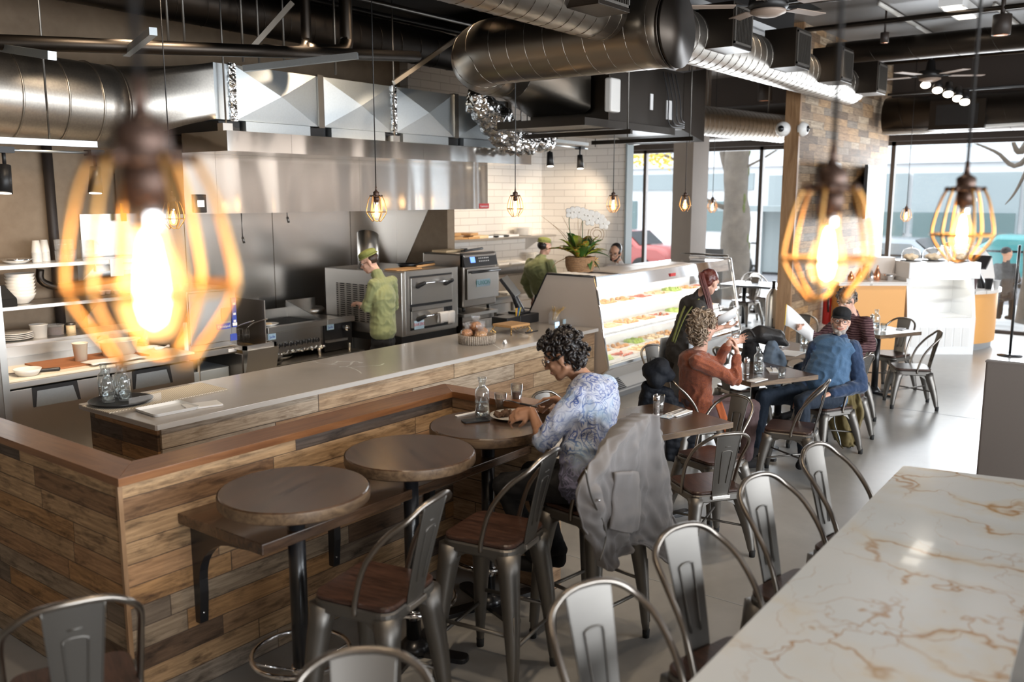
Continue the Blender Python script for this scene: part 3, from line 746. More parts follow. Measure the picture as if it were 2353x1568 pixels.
for x in (8.6, 10.1):
    MB().box((x-.02,4.95,2.98),(x+.02,6.4,3.03)).build('strut', 'duct_dark', ac)
    for y in (5.0, 6.35): MB().cyl((x,y,2.95),(x,y,ZC),.008,n=6).build('threaded_rod', 'chair_steel', ac)
fb = thing('foil_duct', 'crumpled foil wrapped duct beside the air handling unit', 'duct', (8.5,6.6,3.0))
remesh(MB().chain([(7.9,6.5,3.35),(8.6,6.6,3.0),(9.3,6.6,3.02)], [.16,.2,.15]).build('wrap', 'foil', fb), .02, 1, .05, 9, .02, 30)
cb_ = MB()
for k in range(4):
    x = 9.6+.1*k
    cb_.tube(spline([(x,5.12,3.75),(x+.03,5.06,3.45),(x+.05,5.05,3.15+.03*k),(10.1,5.08,3.14+.02*k)], 16), .008, 5)
cb_.build('cables', 'black_plastic', ac)

# kitchen exhaust: round duct, square-to-round transition, cross-broken rectangular duct
ex = thing('exhaust_duct', 'large galvanised round duct on the left joining the rectangular exhaust duct', 'duct', (3.2,7.45,3.1))
RD = .345; A0 = V3((4.12,7.45,3.06)); mb = MB()
pth = seg(A0, (2.95,7.45,3.10), 8)
for i in range(1, 10):
    a = i/9*radians(70); pth.append(V3((2.95-.75*sin(a), 7.45-.75*(1-cos(a)), 3.10+.0*i)))
dlast = (pth[-1]-pth[-2]).normalized(); pth.append(pth[-1]+dlast*2.5)
mb.tube(pth, RD, 40)
for x in (4.10,3.88,3.60,3.25): ringseam(mb, (x,7.45,3.06+(4.12-x)*.034), (1,0,0), RD+.004, .008)
for i in range(8, 18, 2): ringseam(mb, pth[i], pth[i]-pth[i-1], RD+.004, .006)
mb.build('pipe', 'galvanised', ex)
DX0, DX1, DY0, DY1, DZ0, DZ1 = 4.98, 9.02, 6.95, 7.95, 2.99, 3.47
rows = []
for i in range(9):
    t = i/8; row = []
    for j in range(40):
        a = 2*pi*j/40; ca, sa = cos(a), sin(a); k = 1/max(abs(ca), abs(sa))
        cy = V3((0, -ca*RD, sa*RD)); sq = V3((0, -ca*k*(DY1-DY0)/2, sa*k*(DZ1-DZ0)/2))
        v_ = cy.lerp(sq, t); row.append((4.12+(DX0-4.12-.18)*t, 7.45+v_.y, 3.06+(.17)*t+v_.z))
    rows.append(row)
MB().grid(rows, closed=True).build('transition', 'galvanised', ex)
mb = MB(); xs = [DX0-.18]+[DX0+k*(DX1-DX0)/4 for k in range(5)]
rd_ = thing('rectangular_duct', 'rectangular galvanised exhaust duct with cross creased panels above the hood', 'duct', ((DX0+DX1)/2,7.45,DZ0))
for i in range(4):
    x0, x1 = xs[i+1]+.03, xs[i+2]-.03; m = MB(); y = DY0; c = V3(((x0+x1)/2, y-.055, (DZ0+DZ1)/2))
    vs = [V3((x0,y,DZ0)),V3((x1,y,DZ0)),V3((x1,y,DZ1)),V3((x0,y,DZ1)),c]
    m.add(vs, [(0,1,4),(1,2,4),(2,3,4),(3,0,4)]); m.box((x0,y+.001,DZ0),(x1,DY1,DZ1)); m.build('panel', 'galvanised_flat', rd_)
for i in range(5):
    x = xs[i+1]; m = MB(); m.box((x-.035,DY0-.022,DZ0-.012),(x+.035,DY1+.02,DZ1+.012)); m.build('flange', 'foil' if i in (0, 2) else 'duct_spiral', rd_)
MB().box((DX0-.18,DY0,DZ0),(DX0-.03,DY1,DZ1)).build('panel', 'galvanised_flat', rd_)

# hood
HX0, HX1 = 4.80, 9.28
hd = thing('exhaust_hood', 'long polished stainless exhaust hood over the cooking line', 'hood', ((HX0+HX1)/2,8.1,2.15))
def wavybox(x0, x1, y0, y1, z0, z1, nx, nz_): 
    m = MB(); m.box((x0,y0+.004,z0),(x1,y1,z1)); m.grid([[(x0+(x1-x0)*i/nx, y0, z0+(z1-z0)*j/nz_) for i in range(nx+1)] for j in range(nz_+1)]); return m
xa = [HX0, 4.80+.35, 7.0, HX1]
for i in range(3): wavybox(xa[i]+(.002 if i else 0), xa[i+1], 7.5, 8.7, 2.15, 2.74, 8, 4).build('front_panel', 'stainless_wavy', hd)
xb = [HX0, 5.5, 7.3, HX1+.02]
for i in range(3): wavybox(xb[i]+(.002 if i else 0), xb[i+1], 6.8, 7.49, 2.71, 2.885, 8, 2).build('supply_plenum', 'stainless_wavy', hd)
for i in range(4):
    x0 = xs[i+1]+.12; x1 = xs[i+2]-.15; MB().box((x0,6.93,2.885),(x1,7.9,2.985)).build('duct_collar', 'galvanised_flat', hd)
for x in xs[1:]: MB().box((x-.12,7.0,2.886),(x+.1,7.8,2.98)).build('collar_gap_shade', 'black_paint', hd)  # black filler boxes; the shade of the gaps is put into their colour
for x in (4.86, 6.95, 9.2):
    MB().box((x-.06,6.85,2.885),(x+.04,6.93,2.95)).build('hanger_bracket', 'stainless', hd); MB().cyl((x,6.89,2.95),(x,6.89,ZC),.009,n=6).build('hanger_rod', 'chair_steel', hd)
p = PY(457, 468, 7.5); th = MB().box((p.x-.065,7.47,p.z-.085),(p.x+.065,7.5,p.z+.085)).build('thermostat', 'duct_dark', hd, bevel=.006)
MB().box((p.x-.035,7.466,p.z-.03),(p.x+.035,7.47,p.z+.03)).build('screen', 'screen_white', th)
p = PY(1112, 474, 7.5); lg = MB().box((p.x-.10,7.494,p.z-.03),(p.x+.10,7.5,p.z+.035)).build('badge', 'red_label', hd)
lettering('Captiveaire', .036, FACE_Y((p.x,7.493,p.z)), 'paper', 'badge_text', lg)
for px in (555, 660):
    p = PY(px, 500, 7.6); m = MB(); ln_ = .25 if px == 555 else .06
    m.cyl((p.x,7.6,2.16),(p.x,7.6,2.16-ln_),.006,n=6); m.cyl((p.x,7.6,2.16-ln_),(p.x+.01,7.59,2.10-ln_),.014,.012); m.build('spray_nozzle', 'chair_steel', hd)

# dark ducts, pipes, conduit near the ceiling
def pipe(name, label, pts, r, mat_='duct_dark', cat='pipe', helix=0, n=18, group=None):
    mb = MB(); (duct_path(mb, pts, r, helix) if helix else mb.tube(pts, r, n)); return tag(mb.build(name, mat_), label, cat, group)
pipe('round_duct', 'dark round duct along the ceiling above the exhaust duct at upper left', seg((-1,7.2,4.06),(8.9,7.2,3.98),30), .2, 'duct_dark', 'duct', .3)
pipe('round_duct', 'dark beam-like round duct crossing the ceiling at upper right', seg((13.2,-5,4.30),(13.2,5.0,4.30),12), .16, 'duct_dark', 'duct', .5)
pipe('round_duct', 'dark round duct running above the right-hand windows', seg((15.9,-4.8,3.62),(15.9,4.3,3.62),10), .30, 'duct_dark', 'duct', .5)
pipe('round_duct', 'dark round duct above the windows left of the plank wall', seg((15.4,5.1,3.60),(15.4,10.8,3.60),10), .30, 'duct_dark', 'duct', .5)
for hx, hy in ((12.8,6.06),(14.2,5.66)): tag(MB().cyl((hx,hy,3.6),(hx,hy,ZC),.01,n=6).build('threaded_rod', 'chair_steel'), 'thin rod holding the short bright spiral duct', 'rod', 'rods of the short spiral duct')
sd = pipe('spiral_duct', 'short bright spiral duct hanging beside the concrete column', seg((12.3,6.2,3.45),(14.6,5.55,3.40),10), .22, 'duct_spiral', 'duct', .1)
vb = thing('grille_box', 'rectangular air grille on the duct above the right windows', 'grille', (15.5,3.2,3.5))
MB().box((15.55,2.75,3.35),(15.65,3.55,3.8)).build('frame', 'duct_dark', vb); MB().box((15.53,2.85,3.42),(15.55,3.45,3.73)).build('grille', 'black_paint', vb)
for pts, lab in (([PZ(700,0,4.45),PZ(703,90,4.1),PZ(690,118,4.05),PZ(640,125,4.05)], 'left one of two dark drain pipes bending at top centre'), ([PZ(795,0,4.4),PZ(795,80,4.1),PZ(785,110,4.0),PZ(730,118,4.0)], 'right one of two dark drain pipes bending at top centre')):
    q = PY(700,60,6.0)
k = 0
for px, r, lab in ((703,.045,'slimmer dark drain pipe with an elbow at top centre'),(795,.06,'thicker dark drain pipe with an elbow above the duct hangers')):
    Y0 = 6.4; a = PY(px,60,Y0); yb = PY(px,105,Y0)
    pipe('drain_pipe', lab, spline([(a.x,Y0,4.6),(a.x,Y0,a.z),(a.x,Y0,yb.z+.03),(a.x-.10,Y0-.02,yb.z-.06),(a.x-.5,Y0-.05,yb.z-.1)], 16), r, 'duct_dark')
pipe('drain_pipe', 'dark horizontal pipe hung under the shaded ceiling at upper left', seg(PY(-60,95,6.2), PY(960,130,6.2), 3), .05, 'duct_dark')
for (a, b, Y0, lab) in (((290,122),(352,72),6.0,'galvanised strut channel sloping above the round duct at upper left'),((560,158),(822,128),6.0,'galvanised strut channel ending under the drain pipe elbow'),((0,110),(120,128),6.0,'pale strut channel at the far upper left')):
    A, B = PY(*a, Y0+.3), PY(*b, Y0-.5); d = (B-A).normalized(); 
    tag(MB().tube([A, B], .035, 4, False).build('strut_channel', 'galvanised_flat'), lab, 'strut')
for (a, b, Y0, lab) in (((578,112),(672,6),6.3,'diagonal seismic brace at top left of centre'),((905,190),(1055,85),6.6,'diagonal slotted brace right above the exhaust duct'),((1060,92),(1130,75),6.2,'short brace beside the trunk duct elbow')):
    tag(MB().tube([PY(*a,Y0), PY(*b,Y0-.2)], .03, 4, False).build('brace', 'duct_spiral'), lab, 'brace')
for i, px in enumerate((385, 422, 555, 592, 650, 768)):
    a = PY(px, 60, 6.9); tag(MB().cyl((a.x,6.9,3.5),(a.x,6.9,ZC),.011,n=6).build('threaded_rod', 'chair_steel'), 'thin steel hanger rod in the dark ceiling zone', 'rod', 'hanger rods in the dark ceiling zone')
for i in range(7):
    z = 4.22+.03*(i % 4); y = 4.5+i*.55
    tag(MB().cyl((-2,y,z),(11.3,y,z),.018+.008*(i % 3),n=8).build('conduit', 'duct_dark'), 'dark conduit running along the shaded kitchen ceiling', 'conduit', 'conduits along the kitchen ceiling')
def lighttrack(name, label, a, b, spots, rod):
    t = thing(name, label, 'track light', tuple(V3(a).lerp(V3(b), .5))); a, b = V3(a), V3(b); d = (b-a).normalized()
    MB().tube([a+V3((0,0,.06)), b+V3((0,0,.06))], .03, 4, False).build('channel', 'galvanised_flat', t); MB().tube([a, b], .010, 8).build('conduit', 'galvanised_flat', t)
    for f in rod: q = a.lerp(b, f)+V3((0,0,.07)); MB().cyl(q, (q.x,q.y,ZC), .008, n=6).build('hanger', 'chair_steel', t)
    for f in spots:
        q = a.lerp(b, f); s_ = MB(); s_.box(q-V3((.05,.05,.02)), q+V3((.05,.05,.02))); s_.cyl(q, q-V3((0,0,.10)), .012, n=8); s_.cyl(q-V3((0,0,.10)), q-V3((.03,.03,.28)), .038, .05, n=16)
        so = s_.build('spotlight', 'black_paint', t); MB().cyl(q-V3((.0302,.0302,.281)), q-V3((.0306,.0306,.286)), .042, n=16).build('lens', 'lamp_spot', so)
    return t
lighttrack('track_light', 'track light with two black spots beside the white tiled corner', PY(1205,326,6.9), PY(1350,342,6.9), (.38,.87), (.5,))
lighttrack('track_light', 'track light with black spots in front of the concrete wall at left', PY(-60,342,6.3), PY(222,352,6.3), (.22,.98), (.6,))
lt = thing('track_light', 'row of five small black spots glowing below the ceiling at right', 'track light', tuple(PX(2190,200,14.6)))
MB().tube([PX(2040,218,14.6), PX(2380,195,14.6)], .02, 6).build('rail', 'black_paint', lt)
for i, (px, py) in enumerate(((2129,195),(2156,207),(2181,216),(2203,226),(2219,234))):
    q = PX(px, py-24, 14.6); e = PX(px-2, py, 14.5); so = MB().cyl(q, e, .05, .075, n=14).build('spotlight', 'black_paint', lt)
    MB().cyl(e, e+(e-q).normalized()*.012, .07, n=14).build('lens', 'lamp_spot', so)

def downlight(p, r, h, label):
    t = thing('can_light', label, 'can light', tuple(p)); p = V3(p)
    m = MB(); m.cyl(p, p+V3((0,0,h)), r, n=24); m.cyl(p+V3((0,0,h)), (p.x,p.y,ZC), r*.25, n=10); m.build('housing', 'dark_brown', t)
    MB().cyl(p-V3((0,0,.004)), p-V3((0,0,.001)), r*.8, n=20).build('lens', 'copper', t)
p = PZ(2300, 80, 4.15); downlight(p, .10, .22, 'dark brown cylinder ceiling lamp at the upper right')
p = PZ(1757, 232, 3.9); downlight(p, .12, .28, 'dark cylinder ceiling lamp left of the plank wall top')
p = PZ(2032, 98, 4.2); downlight(p, .05, .12, 'small dark ceiling lamp at top above the beam duct')
for a, b, lab in (((1983,-5),(2018,-2),''),):
    pass
p = PZ(2210, 12, ZC); lf_ = thing('light_panel', 'white rectangular ceiling light panel at the top right edge', 'ceiling light', (p.x,p.y,ZC-.1))
q0 = V3((p.x,p.y,0)); dr = V3((cos(radians(-5)), sin(radians(-5)), 0))
MB().box((p.x-.6,p.y-.13,ZC-.1),(p.x+.4,p.y+.13,ZC)).build('housing', 'white_paint', lf_); MB().box((p.x-.57,p.y-.10,ZC-.106),(p.x+.37,p.y+.10,ZC-.1)).build('diffuser', 'lamp_white', lf_)
for a, b, lab in (((2020,8),(2145,82),'white ceiling conduit strip left of the hanging pendant cord'),((2285,12),(2353,70),'white ceiling conduit strip at the far upper right'),((1715,82),(1808,115),'white ceiling conduit strip above the spiral duct')):
    tag(MB().tube([PZ(*a,ZC-.03), PZ(*b,ZC-.03)], .028, 6).build('conduit', 'pipe_white'), lab, 'conduit')
for py0, py1, x in ((330,322,16.3),):
    pass
for i, (y, z) in enumerate(((PX(2100,236,15.5).y, 3.98),)):
    pass
for x, z, lab in ((11.9,4.45,'dark sprinkler pipe crossing the ceiling near the ceiling fan'),(14.9,4.35,'dark sprinkler pipe crossing the ceiling in front of the windows')):
    tag(MB().cyl((x,-5,z),(x,4.3,z),.03,n=10).build('sprinkler_pipe', 'duct_dark'), lab, 'pipe')
tag(MB().tube(seg(PZ(1590,28,4.45), PZ(1990,-8,4.45), 3), .022, 8).build('sprinkler_pipe', 'duct_dark'), 'thin dark pipe crossing the ceiling above the near fan', 'pipe')
tag(MB().tube([PX(1440,331,16.2),PX(1550,314,16.2),PX(1780,309,16.2)], .05, 8).build('conduit', 'pipe_white'), 'pale bent pipe along the header over the left windows', 'pipe')
tag(MB().tube(seg(PX(2027,306,15.7),PX(2120,304,15.7),2)+seg(PX(2160,296,15.7),PX(2353,284,15.7),2), .03, 8).build('conduit', 'pipe_white'), 'pale bent pipe along the header over the right windows', 'pipe')

def fan(p, label, blades, r, a0):
    p = V3(p); t = thing('fan', label, 'ceiling fan', tuple(p))
    MB().cyl((0,0,.1),(0,0,ZC-p.z),.018,n=8).build('rod', 'black_paint', t, world=False)
    MB().lathe([(.05,.26),(.07,.12),(.16,.10),(.17,.03),(.14,0)], n=24).build('motor', 'black_paint', t, world=False)
    MB().lathe([(.15,.0),(.15,-.02),(.08,-.05),(0,-.06)], n=24).build('light_bowl', 'fan_blade', t, world=False)
    for k in range(blades):
        a = a0+2*pi*k/blades; R_ = Matrix.Rotation(a, 4, 'Z')
        b_ = MB().box((.28,-.07,.03),(r,.07,.04), M=R_).build('blade', 'fan_blade', t, world=False, bevel=.01)
        MB().box((.14,-.015,.035),(.32,.015,.045), M=R_).build('bracket', 'black_paint', b_, world=False)
    return t
fan(PZ(1765,24,3.88), 'dark ceiling fan at the top edge above the spiral duct', 5, .66, .9)
fan(PZ(2137,180,4.02), 'dark ceiling fan hanging below the beam duct at right', 5, .75, .25)
for px, py, lab in ((1838,297,'white dome camera on the plank wall face'),(1801,297,'white dome camera on the narrow end of the plank wall')):
    q = PY(px, py, 4.42) if px > 1820 else PX(px, py, 12.14)
    t = thing('dome_camera', lab, 'camera', tuple(q)); M = Matrix.Rotation(radians(90), 4, 'X') if px > 1820 else Matrix.Rotation(radians(-90), 4, 'Y')
    MB().lathe([(.0,0),(.10,.0),(.10,.05),(.07,.10),(0,.12)], n=20, M=M).build('housing', 'white_paint', t, world=False); MB().lathe([(.05,.09),(.04,.12),(0,.135)], n=16, M=M).build('lens', 'screen_off', t, world=False)
# ================================================================ COUNTERS AND LOW WALL
lw = thing('low_wall', 'low plank-clad partition wall with a reddish wooden cap in the foreground', 'low wall', (3,3.65,0))
MB().box((1.90,3.58,0),(4.19,3.74,1.085)).build('panel', 'wood_reclaimed', lw, origin=(0,0,0))
MB().box((1.90,3.74,0),(2.04,7.2,1.085)).build('panel', 'wood_reclaimed', lw)
MB().box((4.07,2.84,0),(4.19,3.58,1.085)).build('panel', 'wood_reclaimed_pale', lw)
MB().prism([(1.885,3.565),(4.055,3.565),(4.205,3.765),(2.06,3.765)], 1.085, 1.122, bev=.003).build('cap', 'wood_cap', lw)
MB().prism([(1.885,3.565),(2.06,3.765),(2.06,7.2),(1.885,7.2)], 1.085, 1.122, bev=.003).build('cap', 'wood_cap_side', lw)
MB().prism([(4.055,3.565),(4.055,2.83),(4.205,2.83),(4.205,3.765)], 1.085, 1.122, bev=.003).build('cap', 'wood_cap_side', lw)
MB().box((1.885,3.575,0),(1.905,3.595,1.085)).build('corner_trim', 'wood_trim', lw)
MB().prism([(4.075,2.832),(4.185,2.832),(4.185,2.839),(4.075,2.839)], 0, 1.08).build('end_board', 'wood_reclaimed_pale', lw)

ct = thing('service_counter', 'long service counter clad in pale planks with a grey stone top', 'counter', (5.5,5.5,0))
MB().box((2.99,5.08,0),(8.12,5.93,.868)).build('body', 'wood_reclaimed_pale', ct)
MB().box((2.972,5.10,0),(2.99,5.93,.868)).build('end_panel', 'wood_reclaimed', ct)
m = MB(); m.mat('quartz'); m.rbox((2.93,5.045,.868),(8.13,6.0,.905), .008); top = m.build('countertop', None, ct)
MB().box((2.94,5.038,.870),(8.13,5.046,.902)).build('edge', 'quartz_edge', top)

# bench on brackets
bn = thing('bench', 'dark wooden bench shelf fixed to the plank wall on black iron brackets', 'bench', (3.1,3.25,.8))
BZ = .885
MB().box((2.16,2.96,BZ-.05),(4.06,3.58,BZ)).build('plank', 'wood_tabletop', bn, bevel=.004)
for x in (2.22, 3.04, 3.8):
    z0, z1 = .33, BZ-.05; m = MB()
    pts = [(3.58,z0),(3.545,z0),(3.53,z0+.15)]+[(3.53-.30*(1-cos(a)), z0+.22+.235*sin(a)) for a in [i/8*pi/2 for i in range(9)]]+[(3.05,z1-.03),(3.05,z1),(3.58,z1)]
    M = Matrix(((0,0,1,x),(1,0,0,0),(0,1,0,0),(0,0,0,1)))
    n = len(pts); vs = [M @ V3((a, b, 0)) for a, b in pts]+[M @ V3((a, b, .045)) for a, b in pts]
    m.add(vs, [tuple(reversed(range(n))), tuple(range(n, 2*n))]+[(i, (i+1) % n, n+(i+1) % n, n+i) for i in range(n)])
    b_ = m.build('bracket', 'black_iron', bn); MB().ell((x+.022,3.543,z0+.05), (.007,.005,.007)).build('bolt', 'chrome', b_)

# ================================================================ KITCHEN, LEFT PART
pt = thing('prep_fridge', 'stainless under-counter prep fridge with two doors at the left', 'fridge', (3.7,7.7,0))
X0, X1, Y0, Y1 = 2.30, 4.62, 7.2, 8.35
MB().box((X0,Y0+.03,.08),(X1,Y1,.80)).build('body', 'stainless_dark', pt); MB().box((X0,Y0-.02,.835),(X1+.03,Y1,.885)).build('worktop', 'stainless', pt, bevel=.006)
MB().box((X0,Y0+.0,.885),(X1,Y0+.62,.905)).build('cutting_board', 'cream', pt, bevel=.004)
for a, b in ((2.32,3.80),(3.82,4.60)):
    dr = MB().box((a,Y0,.12),(b,Y0+.035,.82)).build('door', 'stainless', pt, bevel=.006)
    hx = a+(.84 if a < 3 else .18); h = MB(); z = .66
    h.add([(hx,Y0-.004,z+.16),(hx+.36,Y0-.004,z+.16),(hx+.38,Y0-.004,z),(hx,Y0-.004,z)], [(0,1,2,3)]); hd_ = h.build('handle', 'black_plastic', dr)
    h = MB(); h.add([(hx+.02,Y0-.006,z+.0),(hx+.355,Y0-.006,z+.0),(hx+.32,Y0-.012,z+.13),(hx+.035,Y0-.012,z+.13)], [(0,1,2,3)]); h.build('handle_plate', 'galvanised_flat', dr)
MB().box((X0,Y1-.02,.885),(X1,Y1,1.0)).build('backsplash', 'stainless', pt)
fz = thing('tall_fridge', 'side of a tall stainless cabinet at the left picture edge', 'fridge', (2.2,6.9,0))
pe = PY(14, 800, 6.6)
MB().box((1.9+.25,6.6,.0),(pe.x,7.15,1.72)).build('body', 'stainless_dark', fz, bevel=.004)
MB().box((pe.x-.05,6.59,.03),(pe.x-.004,6.6,1.7)).build('door', 'stainless', fz)

def shelf(name, label, x0, x1, y0, y1, z, mat_='stainless', brackets=(), t=.035):
    s = thing(name, label, 'shelf', ((x0+x1)/2,(y0+y1)/2,z)); MB().box((x0,y0,z-t),(x1,y1,z)).build('board', mat_, s, bevel=.003)
    for x in brackets: MB().prism([(0,0),(y1-y0-.05,0),(0,-.22)], 0, .01, M=Matrix(((0,0,1,x),(-1,0,0,y1),(0,1,0,z-t),(0,0,0,1)))).build('bracket', mat_, s)
    return s
SY0, SY1 = 8.2, 8.6
zs = [PY(0, 612, SY0).z, PY(0, 708, SY0).z, PY(20, 790, SY0).z]
shelf('steel_shelf', 'topmost white-edged shelf on the concrete wall at left', 2.3, 5.0, SY0, SY1, zs[0], 'white_gloss', (3.0,4.3))
shelf('steel_shelf', 'middle steel shelf on the concrete wall holding the bowl stack', 2.3, 4.75, SY0, SY1, zs[1], 'stainless', (2.9,4.3))
shelf('steel_shelf', 'lowest steel shelf at left holding plates and tubs', 2.3, 4.72, SY0, SY1, zs[2], 'stainless', (2.9,4.3))
MB_ = MB().box((4.3,8.25,zs[0]-.11),(4.75,8.3,zs[0]-.05)); tag(MB_.build('ticket_rail', 'white_gloss'), 'white ticket rail fixed under the topmost shelf', 'rail')
p = PY(268, 618, 8.19); tag(MB().box((p.x-.065,8.185,p.z-.07),(p.x+.065,8.19,p.z+.10)).build('order_slip', 'paper'), 'white order slip hanging from the topmost shelf edge', 'paper')
tp = pipe('waste_pipe', 'brown elbow pipe under the topmost shelf', spline([(3.9,8.5,zs[0]-.07),(3.9,8.5,zs[0]-.18),(4.05,8.5,zs[0]-.25),(4.3,8.5,zs[0]-.24),(4.9,8.5,zs[0]-.2)], 14), .035, 'copper'); tp.data.materials[0] = MATS['duct_dark']
p = PY(112, 400, 8.68); pipe('vertical_pipe', 'dark vertical pipe running down the concrete wall at left', [(p.x,8.68,0.9),(p.x,8.68,3.0)], .045, 'dark_brown')
pp = PY(60, 700, 8.35)
def at(px, py_, y): return PY(px, py_, y)
def bowl_lathe(r, h, t=.006): return [(r*.45,0),(r*.5,.004),(r*.8,h*.45),(r,h),(r-.004,h+.002),(r*.78,h*.5),(r*.4,.012),(0,.01)]
b0 = at(50, 697, 8.38); r_ = .125
bw0 = None
for k in range(7):
    nm = ('cream bowl at the bottom of the stack on the middle shelf' if k == 0 else 'cream bowl at the top of the stack on the middle shelf' if k == 6 else 'cream bowl inside the stack on the middle shelf')
    o = MB().lathe(bowl_lathe(r_, .09), n=28).build('bowl', 'porcelain', None, world=False) if not bw0 else dup(bw0)
    bw0 = bw0 or o; o.location = (b0.x,8.38,zs[1]+.003+k*.030); tag(o, nm, 'bowl', 'stacked bowls on the middle shelf')
s0 = None; b0 = at(34, 776, 8.36)
for k in range(4):
    o = MB().lathe([(.06,0),(.09,.005),(.15,.02),(.152,.024),(.09,.012),(0,.01)], n=28).build('plate', 'porcelain', None, world=False) if not s0 else dup(s0)
    s0 = s0 or o; o.location = (b0.x,8.36,zs[2]+.002+k*.016); tag(o, 'white plate in the short stack on the lowest left shelf', 'plate', 'plates on the lowest left shelf')
def cup(label, p, r, h, mat_='porcelain', name='cup', taper=.75, cat='cup', contents=None):
    t = MB().lathe([(r*taper,0),(r,h),(r+.004,h),(r+.004,h-.006),(r-.004,h-.004),(r*taper-.004,.006),(0,.006)], n=24).build(name, mat_, None, world=False)
    t.location = p; tag(t, label, cat)
    if contents: MB().cyl((0,0,.008),(0,0,h*.7),r*taper*.95,r*.9,n=20).build('contents', contents, t, world=False)
    return t
p = at(90, 770, 8.36); cup('white plastic tub on the lowest left shelf', (p.x,8.36,zs[2]), .075, .12, 'mug_white', 'tub', .85, 'tub')
p = at(128, 765, 8.36); cup('clear round tub with purple contents on the lowest left shelf', (p.x,8.36,zs[2]), .075, .10, 'plastic_clear', 'tub', .95, 'tub', 'trousers_mauve')
p = at(163, 758, 8.36); j = thing('spice_jar', 'small amber jar with a lid on the lowest left shelf', 'jar', (p.x,8.36,zs[2]))
MB().cyl((0,0,0),(0,0,.08),.042,n=20).build('body', 'food_pale', j, world=False); MB().cyl((0,0,.081),(0,0,.10),.044,n=20).build('lid', 'chair_steel', j, world=False)
for px, n, lab in ((86,9,'taller'),(107,9,'shorter')):
    p = at(px, 602, 8.4 if px == 86 else 8.45); first = None
    for k in range(n):
        if first is None:
            o = MB().lathe([(.045,0),(.043,.01),(.030,.115),(.0,.115)], n=20).build('paper_cup', 'porcelain', None, world=False); first = o
        else: o = dup(first)
        o.location = (p.x,8.4 if px == 86 else 8.47,zs[0]+.001+k*.0105); tag(o, 'upside-down paper cup in the %s stack on the topmost left shelf' % lab, 'cup', '%s stack of paper cups' % lab)
p = at(38, 606, 8.38); tag(MB().lathe([(.07,0),(.13,.045),(.135,.045),(.08,.005),(0,.005)], n=28).build('metal_bowl', 'chrome', None, world=False), 'shallow shiny metal bowl on the topmost shelf at the left edge', 'bowl').location = (p.x,8.38,zs[0])
g0 = None
for k in range(6):
    for row in range(2):
        if row and k > 4: continue
        o = MB().lathe([(.028,0),(.032,.10),(.034,.10),(.030,.004),(0,.004)], n=16).build('drinking_glass', 'plastic_clear', None, world=False) if not g0 else dup(g0)
        g0 = g0 or o; p = at(135+k*7, 600, 8.35+.06*(k % 2)); o.location = (p.x,8.34+.08*(k % 2),zs[0]+row*.102+.001); tag(o, 'clear glass in the stacked cluster on the topmost left shelf', 'glass', 'glasses stacked on the topmost shelf')
p = at(205, 600, 8.3); pc = thing('pitcher', 'clear pitcher standing on the topmost shelf by the hanging slip', 'pitcher', (p.x,8.32,zs[0]))
MB().lathe([(.05,0),(.06,.19),(.064,.19),(.056,.006),(0,.006)], n=20).build('body', 'plastic_clear', pc, world=False); MB().tube(spline([(.06,0,.17),(.11,0,.15),(.11,0,.06),(.055,0,.04)], 10), .007, 6).build('handle', 'plastic_clear', pc, world=False)
p = at(268, 660, 8.35); k0 = None
for i in range(5):
    o = cup('small white ramekin on the metal tray under the order slip', (p.x-.12+.06*i,8.4,zs[1]+.012), .03, .04, 'porcelain', 'ramekin') if not k0 else dup(k0, (p.x-.12+.06*i,8.36+.05*(i % 2),zs[1]+.012))
    k0 = k0 or o; o['group'] = 'ramekins on the metal tray'
tag(MB().rbox((p.x-.18,8.3,zs[1]),(p.x+.18,8.5,zs[1]+.012),.02).build('metal_tray', 'chair_steel'), 'metal tray of ramekins on the middle shelf', 'tray')
p = at(12, 690, 8.3); ph = thing('ticket_printer', 'dark grey machine on the middle shelf cut by the left edge', 'printer', (p.x-.05,8.3,zs[1]))
m = MB(); m.prism([(-.12,-.1),(.11,-.1),(.11,.1),(-.12,.1)], 0, .07); m.add([(-.12,-.1,.07),(.11,-.1,.07),(.11,.1,.07),(-.12,.1,.07),(-.12,-.06,.19),(.03,-.06,.19),(.03,.1,.19),(-.12,.1,.19)], [(0,1,5,4),(1,2,6,5),(2,3,7,6),(3,0,4,7),(4,5,6,7)]); m.build('body', 'concrete_dark', ph, world=False, bevel=.008)
p = at(284, 488, 8.6); tg = tag(MB().box((p.x-.028,8.60,p.z-.09),(p.x+.028,8.61,p.z+.09)).build('yellow_tag', 'yellow'), 'yellow tag hanging in front of the steel wall at left', 'tag')
p = at(397, 490, 8.3)
# things on the prep fridge
ZT = .905
def onz(px, py_, z=ZT): return PZ(px, py_, z)
a = onz(60, 838); tag(MB().box((onz(85,846).x,7.33,ZT),(onz(85,846).x+.88,7.78,ZT+.014)).build('cutting_board', 'wood_board', bevel=.004), 'brown cutting board on the prep fridge under the tub', 'board')
bb_ = onz(85,846).x
kn = thing('chef_knife', 'black handled knife lying on the prep fridge left of the brown board', 'knife', (bb_-.02,7.32,ZT))
MB().chain([(bb_-.09,7.34,ZT+.016),(bb_+.05,7.29,ZT+.016)], [.013,.016]).build('handle', 'black_plastic', kn); MB().add([(bb_-.09,7.33,ZT+.014),(bb_-.33,7.40,ZT+.010),(bb_-.30,7.45,ZT+.012),(bb_-.09,7.36,ZT+.018)], [(0,1,2,3)]).build('blade', 'chrome', kn, solid=.002)
p = onz(182, 828, ZT+.014); cup('tall cream plastic cup on the brown cutting board', (p.x,7.52,ZT+.015), .062, .155, 'cream', 'deli_cup', .78, 'cup')
p = onz(265, 816); tb_ = thing('plastic_tub', 'cream oval plastic tub with side lips on the prep fridge', 'tub', (p.x,7.55,ZT))
